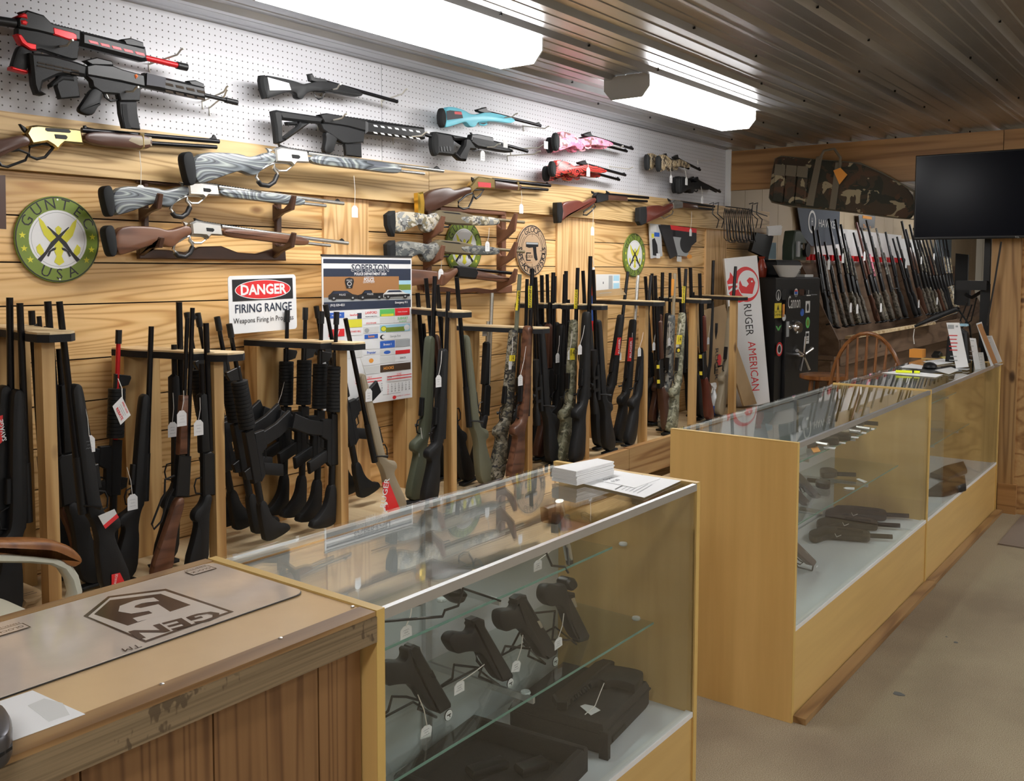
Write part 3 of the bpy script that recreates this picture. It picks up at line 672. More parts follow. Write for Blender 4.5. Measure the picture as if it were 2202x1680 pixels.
def kid_rifle(label, c, pts, mat, Y, sight=True, padmat='rubber', group=None):
    """pts: function mapping the blue rifle's crop C drawing to this one's place"""
    q = lambda *p: [pts(a, b_) for a, b_ in p]
    parts = [
     ('stock', mat, 'P', q((295, 200), (350, 196), (450, 225), (500, 262), (560, 262), (640, 240), (760, 262), (875, 300), (875, 325), (830, 338), (700, 318), (600, 322), (560, 330), (540, 370), (495, 368), (470, 330), (440, 328), (310, 372), (285, 370), (298, 290)), .034, Rs),
     ('butt_pad', padmat, 'P', q(*arc(272, 290, 27, 83, rot=-3)), .036, {'c': .008}),
     ('bolt', 'gun black', 'P', q((560, 220), (590, 212), (612, 205), (640, 198), (650, 225), (690, 240), (640, 258), (570, 238)), .026),
     ('trigger_guard', mat, 'L', q((585, 322), (600, 345), (630, 352), (655, 340), (655, 320)), .005),
     ('barrel', 'gun blued', 'T', q((640, 235), (1110, 355)), .0088),
     ('front_sight', 'gun black', 'P', q((1060, 335), (1095, 325), (1115, 352), (1100, 362)), .012)]
    return wallgun('rifle', label, c, Y, parts[1][3][8], parts, group=group)
idm = lambda a, b_: (a, b_)
kid_rifle('small sky-blue youth rifle on the pegboard', 'C', idm, 'light blue', Yg)
wallgun('printed_label', 'dark printed label stuck on the butt of the blue rifle', 'C', Yg-.019, (320, 250), [('card', 'ink', 'P', [(315, 232), (345, 225), (440, 235), (455, 290), (320, 308)], .001, {'c': 0}), ('title', 'red ink', 'P', [(382, 236), (440, 240), (448, 262), (384, 258)], .0014, {'c': 0, 'sub': 1})], cat='label')
# thumbhole rifle
wallgun('rifle', 'black thumbhole-stock rifle with a pale trigger tag, below the blue rifle', 'C', Yg, (180, 500), [
 ('stock', 'gun polymer', 'P', [[(215, 408), (340, 430), (360, 480), (370, 560), (372, 600), (350, 612), (235, 600), (215, 612)], [(330, 430), (490, 460), (520, 500), (560, 560), (500, 560), (480, 620), (468, 655), (415, 648), (395, 610), (450, 520), (455, 480), (360, 478)], [(350, 590), (380, 580), (420, 612), (470, 640), (468, 657), (410, 650)], [(510, 440), (700, 480), (862, 560), (865, 580), (820, 585), (740, 575), (560, 540), (500, 500)]], .036, {'c': .009}),
 ('butt_pad', 'rubber', 'P', arc(205, 510, 28, 102, rot=-3), .038, {'c': .008}),
 ('cheek_riser', 'gun black', 'P', [[(262+24*i, 530), (276+24*i, 534), (282+24*i, 575), (268+24*i, 572)] for i in range(4)], .003, {'y': -.0185, 'c': 0, 'sub': 1}),
 ('receiver', 'gun black', 'P', [(510, 430), (560, 428), (690, 455), (700, 500), (560, 500), (500, 480)], .034),
 ('hammer', 'gun black', 'P', [(512, 412), (525, 412), (540, 432), (528, 440)], .01),
 ('trigger_guard', 'gun blued', 'L', [(510, 540), (540, 568), (580, 560), (600, 535)], .004),
 ('barrel', 'gun blued', 'T', [(690, 490), (870, 535), (998, 572)], .0095)])
# paired pink and red youth rifles
mp_pink = lambda a, b_: ((a-262)*.78+1228, (b_-290)*.92+492)
kid_rifle('pink camouflage youth rifle, the front one of the pair on the pegboard', 'C', mp_pink, 'camo pink', Yg-.05)
kid_rifle('pink youth rifle half hidden behind the pink camouflage rifle', 'C', lambda a, b_: ((a-262)*.78+1178, (b_-290)*.8+520), 'camo pink', Yg+.02)
mp_red = lambda a, b_: ((a-262)*.74+1200, (b_-290)*.8+722)
kid_rifle('red and black swirled laminate youth rifle, the front one of the lower pair', 'C', mp_red, 'red laminate', Yg-.05)
kid_rifle('red youth rifle half hidden behind the swirled laminate rifle', 'C', lambda a, b_: ((a-262)*.74+1148, (b_-290)*.78+762), 'red laminate', Yg+.02)
mp_cam = lambda a, b_, ox=1045, oy=362: ((a-272)*.42+ox, (b_-290)*.82+oy)
kid_rifle('brown camouflage youth rifle in front, in the pair near the far end of the pegboard', 'E', mp_cam, 'camo tan', Yg-.05)
kid_rifle('brown camouflage youth rifle at the back, half hidden behind its twin', 'E', lambda a, b_: mp_cam(a, b_, 948, 350), 'camo tan', Yg+.02)
kid_rifle('plain black youth rifle in front, below the brown camouflage pair', 'E', lambda a, b_: mp_cam(a, b_, 1215, 548), 'gun polymer', Yg-.05)
kid_rifle('plain black youth rifle behind, left of its twin below the brown camouflage pair', 'E', lambda a, b_: mp_cam(a, b_, 1180, 545), 'gun polymer', Yg+.02)
# lever rifles lying along the header
wallgun('lever_action_rifle', 'lever-action rifle with gold butt plate and engraved brass receiver, on the timber', 'C', WY-.085, (60, 1020), [
 ('stock', 'walnut dark', 'P', [(100, 920), (320, 868), (365, 908), (500, 862), (512, 920), (440, 950), (330, 1010), (110, 1115)], .04, R_),
 ('butt_plate', 'gold plate', 'P', [(55, 925), (100, 915), (112, 1010), (108, 1118), (75, 1132), (62, 1100)], .042, {'c': .008}),
 ('receiver', 'brass', 'P', [(500, 862), (548, 800), (570, 785), (705, 805), (708, 890), (560, 880), (512, 920)], .036, {'c': .006}),
 ('receiver_inlay', 'red ink', 'P', [(580, 830), (640, 835), (690, 840), (690, 880), (585, 872)], .002, {'y': -.018, 'c': 0, 'sub': 1}),
 ('hammer', 'gun black', 'P', [(525, 790), (545, 800), (540, 835), (525, 815)], .01),
 ('lever', 'gun black', 'L', [(530, 925), (480, 945), (415, 1000), (415, 1040), (455, 1060), (500, 1050), (530, 990), (545, 940)], .005),
 ('trigger_guard', 'gun black', 'L', [(540, 900), (630, 895), (600, 945), (565, 972), (540, 950)], .0055),
 ('fore_end', 'walnut dark', 'P', [(708, 822), (905, 850), (935, 858), (930, 908), (708, 890)], .036, {'c': .011, 'r': True}),
 ('barrel_band', 'brass', 'P', [(897, 828), (912, 830), (912, 905), (897, 903)], .038),
 ('barrel', 'gun blued', 'T', [(705, 812), (1190, 862)], .01),
 ('magazine_tube', 'gun blued', 'T', [(925, 880), (1170, 897)], .008),
 ('front_sight', 'gun black', 'P', [(1155, 845), (1165, 832), (1178, 848)], .01)])
wallgun('lever_action_rifle', 'short lever-action rifle with red-brown stock and black receiver, on the timber below the pink rifles', 'C', WY-.085, (1240, 1090), [
 ('stock', 'walnut red', 'P', [(1270, 1005), (1425, 982), (1450, 1012), (1560, 955), (1565, 1000), (1500, 1050), (1330, 1110), (1270, 1178), (1278, 1080)], .04, R_),
 ('butt_plate', 'gun black', 'P', [(1232, 1005), (1270, 1003), (1282, 1080), (1268, 1178), (1240, 1180), (1232, 1100)], .042, {'c': .006}),
 ('receiver', 'gun blued', 'P', [(1560, 950), (1580, 920), (1665, 935), (1668, 988), (1620, 1000), (1568, 1010)], .034),
 ('hammer', 'gun black', 'P', [(1540, 908), (1560, 915), (1562, 935), (1545, 930)], .01),
 ('lever', 'gun black', 'L', [(1560, 1010), (1530, 1045), (1475, 1085), (1472, 1110), (1500, 1112), (1545, 1075), (1575, 1040)], .0045),
 ('fore_end', 'walnut dark', 'P', [(1668, 940), (1830, 955), (1835, 995), (1668, 988)], .036, {'c': .01, 'r': True}),
 ('barrel', 'gun blued', 'T', [(1665, 935), (2020, 965)], .009), ('magazine_tube', 'gun blued', 'T', [(1830, 985), (2010, 995)], .0075),
 ('rear_sight', 'gun black', 'P', [(1665, 905), (1690, 920), (1700, 935), (1670, 932)], .01)])
wallgun('lever_action_rifle', 'short lever-action rifle with ribbed butt pad and silvery receiver, timber far end', 'E', WY-.085, (870, 800), [
 ('stock', 'walnut red', 'P', [(925, 722), (1050, 710), (1070, 730), (1150, 690), (1160, 740), (1080, 800), (940, 860), (925, 870)], .04, R_),
 ('butt_pad', 'rubber', 'P', [(868, 735), (925, 725), (930, 800), (925, 865), (885, 885), (865, 850)], .042, {'c': .006}),
 ('receiver', 'stainless', 'P', [(1150, 690), (1165, 668), (1235, 682), (1235, 738), (1160, 745)], .034),
 ('hammer', 'gun black', 'P', [(1122, 655), (1142, 665), (1150, 685), (1130, 680)], .01),
 ('lever', 'stainless', 'L', [(1155, 745), (1130, 770), (1075, 790), (1072, 810), (1095, 825), (1160, 790), (1170, 765)], .0045),
 ('fore_end', 'walnut dark', 'P', [(1235, 690), (1365, 708), (1368, 745), (1235, 735)], .036, {'c': .01, 'r': True}),
 ('barrel', 'gun black', 'T', [(1235, 685), (1518, 725)], .009), ('magazine_tube', 'gun black', 'T', [(1360, 735), (1510, 750)], .008)])
# rifles on the second wooden rack
def auto_rifle(label, dy, stockmat, recmat, fmat, Y, k=1.0):
    q = lambda *p: [(a, b_*k+dy) for a, b_ in p]
    wallgun('rifle', label, 'C', Y, q((-180, 1200))[0], [
     ('stock', stockmat, 'P', q((-140, 1075), (60, 1090), (160, 1115), (210, 1085), (240, 1130), (230, 1170), (160, 1265), (110, 1250), (90, 1200), (60, 1190), (-140, 1290)), .042, R_),
     ('butt_pad', 'rubber', 'P', q((-160, 1075), (-135, 1075), (-130, 1180), (-140, 1295), (-165, 1290), (-200, 1200), (-205, 1110)), .044, {'c': .01}),
     ('receiver', recmat, 'P', q((200, 1090), (240, 1070), (420, 1085), (520, 1110), (520, 1200), (400, 1195), (290, 1185), (230, 1165)), .038, {'c': .008}),
     ('ejection_port', 'gun black', 'P', [q((270, 1080), (420, 1095), (440, 1108), (300, 1092))], .004, {'y': -.018, 'c': 0, 'sub': 1}),
     ('trigger_guard', 'gun black', 'L', q((265, 1175), (275, 1210), (330, 1212), (350, 1190)), .005),
     ('fore_end', fmat, 'P', q((395, 1105), (720, 1130), (748, 1160), (745, 1200), (500, 1200), (420, 1175)), .04, {'c': .012, 'r': True}),
     ('barrel', recmat, 'T', q((740, 1150), (970, 1172)), .0085)])
auto_rifle('rifle in pale snow camouflage with grey receiver, topmost on the reddish wooden rack', 0, 'camo light', 'bronze', 'camo light', WY-.1)
auto_rifle('rifle in smoky grey camouflage with bronze receiver, middle of the reddish wooden rack', 250, 'camo grey', 'bronze', 'camo grey', WY-.1)
wallgun('rifle', 'glossy walnut rifle with black receiver, lowest on the reddish wooden rack', 'C', WY-.1, (0, 1590), [
 ('stock', 'walnut', 'P', [(-200, 1560), (20, 1565), (250, 1590), (300, 1600), (385, 1545), (395, 1600), (330, 1660), (270, 1720), (240, 1690), (20, 1705), (-200, 1760)], .042, R_),
 ('receiver', 'gun black', 'P', [(385, 1545), (410, 1538), (545, 1555), (570, 1600), (540, 1655), (400, 1640)], .038, {'c': .007}),
 ('fore_end', 'walnut', 'P', [(560, 1580), (830, 1640), (840, 1655), (780, 1680), (545, 1652)], .04, {'c': .01, 'r': True}),
 ('barrel', 'gun blued', 'T', [(545, 1570), (905, 1608)], .009),
 ('front_sight', 'gun black', 'P', [(875, 1592), (895, 1590), (905, 1625), (880, 1625)], .01)])
# two carved wooden racks
plain('rack dark', (.075, .035, .022), .35, var=.2); plain('rack red', (.2, .09, .055), .35, var=.15)
def rack_arm(c, Y, spine, hooks, rail, mat, label, rails2=None):
    p0 = crop(c, [rail[0]], Y)[0]
    t = thing('wall_rifle_rack', label, 'rifle rack', (p0[0], WY, p0[1]))
    for s_ in spine: MB().poly(crop(c, s_, WY-.016), .022, .003, y=WY-.016).build('spine', mat, t)
    for h, xx in hooks:
        # arm stands out from the wall, its outline lies across the wall plane
        P = crop(c, h, WY-.1); x0 = sum(p[0] for p in P)/len(P)
        zz = [p[1] for p in P]; z1, z0 = max(zz), min(zz)
        MB().poly([(WY-.03, z0), (WY-.09, z0+.03), (WY-.15, z0+(z1-z0)*.45), (WY-.165, z1), (WY-.15, z1+.004), (WY-.13, z1-.03), (WY-.10, z0+(z1-z0)*.5), (WY-.06, z0+(z1-z0)*.5), (WY-.03, z0+(z1-z0)*.7)], .022, .004, lambda a, d, b_, x0=x0: Vector((x0+d, a, b_))).build('arm', mat, t)
    for r_ in [rail]+(rails2 or []): MB().poly(crop(c, r_, WY-.022), .022, .004, y=WY-.022).build('rail', mat, t)
    return t
rack_arm('D', WY-.1, [[(1205, 110), (1245, 110), (1250, 770), (1205, 770)], [(2330, 130), (2370, 130), (2370, 770), (2330, 770)]],
 [([(1300, 235), (1330, 240), (1270, 440), (1220, 450)], 0), ([(1300, 600), (1330, 605), (1290, 740), (1240, 750)], 0), ([(2420, 250), (2450, 260), (2400, 450), (2370, 450)], 0), ([(2420, 560), (2450, 565), (2400, 770), (2370, 770)], 0)],
 [(1160, 670), (1240, 690), (1420, 700), (1560, 720), (1680, 670), (1860, 665), (2000, 720), (2160, 730), (2330, 680), (2400, 640), (2410, 790), (1165, 775)], 'rack dark', 'dark carved wooden rifle rack holding two lever-action rifles by the round sign',
 [[(1150, 110), (1420, 130), (1600, 150), (1420, 165), (1150, 125)]])
rack_arm('C', WY-.1, [[(140, 1050), (180, 1050), (180, 1690), (140, 1690)], [(770, 1080), (808, 1080), (808, 1690), (770, 1690)]],
 [([(240, 1130), (265, 1140), (200, 1330), (150, 1350)], 0), ([(240, 1375), (265, 1385), (200, 1560), (150, 1580)], 0), ([(860, 1105), (885, 1110), (800, 1350), (780, 1360)], 0), ([(860, 1345), (885, 1350), (800, 1560), (780, 1570)], 0), ([(860, 1570), (885, 1580), (800, 1760), (780, 1765)], 0), ([(240, 1620), (265, 1630), (200, 1760), (150, 1770)], 0)],
 [(70, 1700), (300, 1720), (420, 1745), (560, 1725), (700, 1745), (860, 1700), (860, 1770), (600, 1775), (560, 1760), (420, 1775), (300, 1765), (80, 1745)], 'rack red', 'reddish carved wooden rifle rack with three rifles behind the calendar',
 [[(250, 1040), (800, 1080), (800, 1115), (250, 1075)]])
# ================================================================ floor racks: platform, fins, notched bars
PZ = .50
t = thing('rack_platform', 'long low pine platform the racked rifles stand on, below the plank wall', 'platform', (3, 2.85, 0))
MB().box(-1.5, 6.9, 2.64, 3.17, PZ-.02, PZ).build('deck', 'live edge', t)
MB().box(-1.5, 3.38, 2.60, 2.638, .375, .553).build('front_board', 'pine rail', t)
MB().box(3.384, 4.50, 2.60, 2.638, .375, .553).build('front_board', 'pine rail', t)
MB().box(4.504, 6.9, 2.60, 2.638, .378, .556).build('front_board', 'pine rail', t)
for xx in (-1.4, .4, 2.2, 4.0, 5.8, 6.8): MB().box(xx, xx+.09, 2.65, 2.74, 0, PZ-.021).build('leg', 'pine post', t)
FIN = [(1.345, 2.66, 1.362, 1.42), (1.942, 2.67, 1.262, 1.85), (2.51, 2.67, 1.262, 2.42), (3.128, 2.65, 1.363, 3.33), (3.738, 2.66, 1.262, 3.70), (4.26, 2.65, 1.36, 4.25), (4.88, 2.64, 1.363, 5.0), (5.505, 2.64, 1.361, 5.8), (6.144, 2.67, 1.364, 6.45)]
where = ['by the left edge', 'right of the round sign', 'under the danger sign', 'right of the calendar', 'in front of the second batten, the short one', 'in front of the hanging flag sock', 'under the last round sign', 'under the hanging catalogues', 'beside the tall white box']
# ================================================================ rack gun prototypes, muzzle at (1,0), bore along x, belly -z
def stockpoly(nm, mat, root, pts, t=.045, r=.014): return MB().poly(pts, t, r, rnd=True).build(nm, mat, root)
def proto(kind):
    r = bpy.data.objects.new('p', None); col.objects.link(r)
    if kind in ('bolt', 'scoped', 'thumb'):
        stockpoly('stock', 'gun polymer', r, [(-.045, -.028), (.12, -.022), (.17, -.03), (.235, -.02), (.27, .0), (.69, .006), (.708, .001), (.72, -.012), (.716, -.026), (.70, -.036), (.45, -.05), (.33, -.052), (.262, -.06), (.245, -.075), (.225, -.118), (.185, -.118), (.178, -.09), (.14, -.095), (-.045, -.15)])
        MB().poly([(-.058, -.028), (-.045, -.026), (-.045, -.152), (-.058, -.148)], .044, .004).build('butt_pad', 'rubber', r)
        MB().tube([(.27, 0, .006), (.47, 0, .006)], .015, 10).build('receiver', 'gun black', r)
        MB().tube([(.46, 0, .006), (.52, 0, .007), (1.0, 0, .007)], [.0135, .0118, .0108], 10).build('barrel', 'gun blued', r)
        MB().tube([(.30, -.012, .006), (.298, -.04, -.012), (.29, -.062, -.03)], [.004, .004, .008], 8).build('bolt_handle', 'gun black', r)
        MB().tube([(.26, 0, -.055), (.268, 0, -.082), (.30, 0, -.088), (.325, 0, -.08), (.335, 0, -.052)], .0035, 6).build('trigger_guard', 'gun black', r)
        MB().poly([(.345, -.052), (.43, -.046), (.43, -.062), (.345, -.066)], .024, .002).build('magazine', 'gun black', r)
    if kind == 'scoped':
        s_ = MB(); s_.lathe([(.020, .20), (.021, .26), (.0127, .30), (.0127, .42), (.018, .45), (.027, .50), (.027, .56)], Matrix.Translation((0, 0, .052)) @ Matrix.Rotation(PI/2, 4, 'Y'), 14); sc_ = s_.build('scope', 'gun black', r)
        for x in (.33, .40): MB().box(x-.008, x+.008, -.013, .013, .012, .066).build('scope_ring', 'gun black', sc_)
        MB().lathe([(.012, .0), (.012, .02)], Matrix.Translation((.365, 0, .064)), 10).build('turret', 'gun black', sc_)
    if kind == 'shotgun':
        stockpoly('stock', 'gun polymer', r, [(-.045, -.035), (.12, -.025), (.20, -.02), (.27, .0), (.28, -.04), (.24, -.055), (.215, -.095), (.18, -.10), (.16, -.075), (-.045, -.155)])
        MB().poly([(-.058, -.035), (-.045, -.034), (-.045, -.156), (-.058, -.15)], .044, .004).build('butt_pad', 'rubber', r)
        MB().poly([(.265, .012), (.44, .016), (.455, .0), (.455, -.04), (.27, -.046)], .034, .006).build('receiver', 'gun black', r)
        MB().poly([(.455, -.006), (.70, -.012), (.71, -.03), (.70, -.046), (.455, -.05)], .044, .012, rnd=True).build('fore_end', 'gun polymer', r)
        MB().tube([(.455, 0, .004), (1.0, 0, .004)], .0125, 10).build('barrel', 'gun blued', r)
        MB().tube([(.70, 0, -.024), (.83, 0, -.024)], .011, 10).build('magazine_tube', 'gun blued', r)
        MB().tube([(.28, 0, -.045), (.288, 0, -.074), (.32, 0, -.08), (.348, 0, -.07), (.35, 0, -.042)], .0035, 6).build('trigger_guard', 'gun black', r)
    if kind == 'lever':
        stockpoly('stock', 'walnut v', r, [(-.045, -.05), (.13, -.04), (.26, .0), (.27, -.045), (.17, -.078), (-.045, -.16)], .038)
        MB().poly([(.26, .012), (.42, .014), (.43, -.04), (.27, -.05)], .03, .004).build('receiver', 'gun black', r)
        MB().poly([(.43, -.004), (.66, -.008), (.66, -.038), (.43, -.042)], .036, .01, rnd=True).build('fore_end', 'walnut v', r)
        MB().tube([(.42, 0, .004), (1.0, 0, .004)], .009, 10).build('barrel', 'gun blued', r)
        MB().tube([(.66, 0, -.018), (.96, 0, -.018)], .008, 10).build('magazine_tube', 'gun blued', r)
        MB().tube([(.30, 0, -.052), (.27, 0, -.072), (.18, 0, -.10), (.155, 0, -.13), (.175, 0, -.14), (.26, 0, -.105), (.285, 0, -.09), (.34, 0, -.09), (.35, 0, -.05)], .0045, 6).build('lever', 'gun black', r)
        MB().poly([(.95, .012), (.965, .026), (.975, .012)], .005).build('front_sight', 'gun black', r)
    if kind == 'ar':
        stockpoly('stock', 'gun polymer', r, [(-.01, .018), (.05, .02), (.19, .02), (.19, -.022), (.10, -.035), (.04, -.09), (.035, -.12), (-.005, -.13)], .036, .008)
        MB().tube([(.15, 0, 0), (.29, 0, 0)], .016, 10).build('buffer_tube', 'gun black', r)
        MB().poly([(.28, .026), (.52, .026), (.525, -.02), (.44, -.024), (.28, -.02)], .034, .004).build('upper_receiver', 'gun black', r)
        MB().poly([(.275, -.018), (.50, -.022), (.50, -.075), (.42, -.078), (.40, -.045), (.30, -.045)], .028, .003).build('lower_receiver', 'gun polymer', r)
        stockpoly('grip', 'gun polymer', r, [(.30, -.04), (.355, -.045), (.31, -.15), (.255, -.14)], .028, .008)
        MB().poly([(.425, -.075), (.49, -.072), (.505, -.15), (.54, -.235), (.475, -.25), (.44, -.16)], .022, .003).build('magazine', 'gun polymer', r)
        h = MB()
        for k in range(13): h.lathe([(.0335, .5315+k*.0165), (.036, .533+k*.0165), (.036, .5465+k*.0165), (.0335, .548+k*.0165)], Matrix.Translation((0, 0, 0)) @ Matrix.Rotation(PI/2, 4, 'Y'), 12)
        h.build('handguard', 'gun polymer', r)
        MB().poly([(.745, -.014), (.76, .05), (.79, .062), (.80, .058), (.81, -.014)], .018, .002).build('front_sight', 'gun black', r)
        MB().tube([(.52, 0, 0), (.74, 0, 0), (1.0, 0, 0)], [.011, .010, .0095], 10).build('barrel', 'gun blued', r)
        MB().tube([(.94, 0, 0), (1.0, 0, 0)], .0135, 10).build('flash_hider', 'gun black', r)
        MB().poly([(.30, .025), (.36, .025), (.35, .06), (.31, .055)], .022, .002).build('rear_sight', 'gun black', r)
        MB().tube([(.36, 0, -.044), (.37, 0, -.07), (.42, 0, -.072)], .003, 6).build('trigger_guard', 'gun black', r)
    return r
PROTO = {k: proto(k) for k in ('bolt', 'scoped', 'shotgun', 'lever', 'ar')}
RACKED = []; BARREL = []
def racked(kind, label, mz, bu, Y, side, mats={}, z0=PZ, P0=None, P1=None, group='long guns standing in the floor racks', cat='rifle'):
    if P1 is None:
        Y = 2.70+(Y-2.6)*.82
        P1 = at(*mz, Y=Y); k = (bu-CXP)/FPX; nv = Rv-k*Fv     # butt: on the platform, at picture column bu
        P0 = Vector((-(nv.y*Y+nv.z*(z0+.012-EYE.z))/nv.x, Y, z0+.012))
    a0 = Vector((-.058 if kind != 'ar' else -.01, -.095 if kind != 'ar' else -.06)); a1 = Vector((1.0, 0.0))
    dl = a1-a0; dw = P1-P0; s_ = dw.length/dl.length
    ex = dw.normalized(); yv = Vector((0, 1, 0))
    if abs(ex.y) > .001 or True:
        up = (Vector((-1, 0, 0)) if side == 'R' else Vector((1, 0, 0))); up = (up-ex*up.dot(ex)).normalized()
    ang = math.atan2(dl.y, dl.x)
    X = ex*math.cos(ang)-up*math.sin(ang); Zv = ex*math.sin(ang)+up*math.cos(ang); Yv = Zv.cross(X)
    M = Matrix((X*s_, Yv*s_, Zv*s_)).transposed().to_4x4()
    org = P1-(X*a1.x+Zv*a1.y)*s_
    # keep the lowest corner of the butt on the deck
    lo = min((org+(X*x+Zv*z_)*s_).z for x, z_ in ((-.058, -.03), (-.058, -.152), (-.01, .02), (-.01, -.13)))
    if P1 is not None and z0 is not None: org.z += max(0, z0+.002-lo)
    M.translation = org
    p = PROTO[kind]
    r = copy_tree(p); r.name = {'ar': 'tactical_rifle', 'lever': 'lever_action_rifle', 'shotgun': 'shotgun', 'bolt': 'bolt_action_rifle', 'scoped': 'scoped_rifle'}[kind]
    r.matrix_basis = M; r['label'] = label; r['category'] = 'shotgun' if kind == 'shotgun' else cat; r['group'] = group
    for c_ in r.children:
        base = c_.name.split('.')[0]
        if base in mats and mats[base]:
            c_.material_slots[0].link = 'OBJECT'; c_.material_slots[0].material = MATS[mats[base]]
    BARREL.append((org.copy(), (X*s_).copy()))
    RACKED.append((label, round(s_*1.058, 2)))
    return r
def st(m, **k):
    d = {'stock': m, 'fore_end': m}; d.update(k); return d
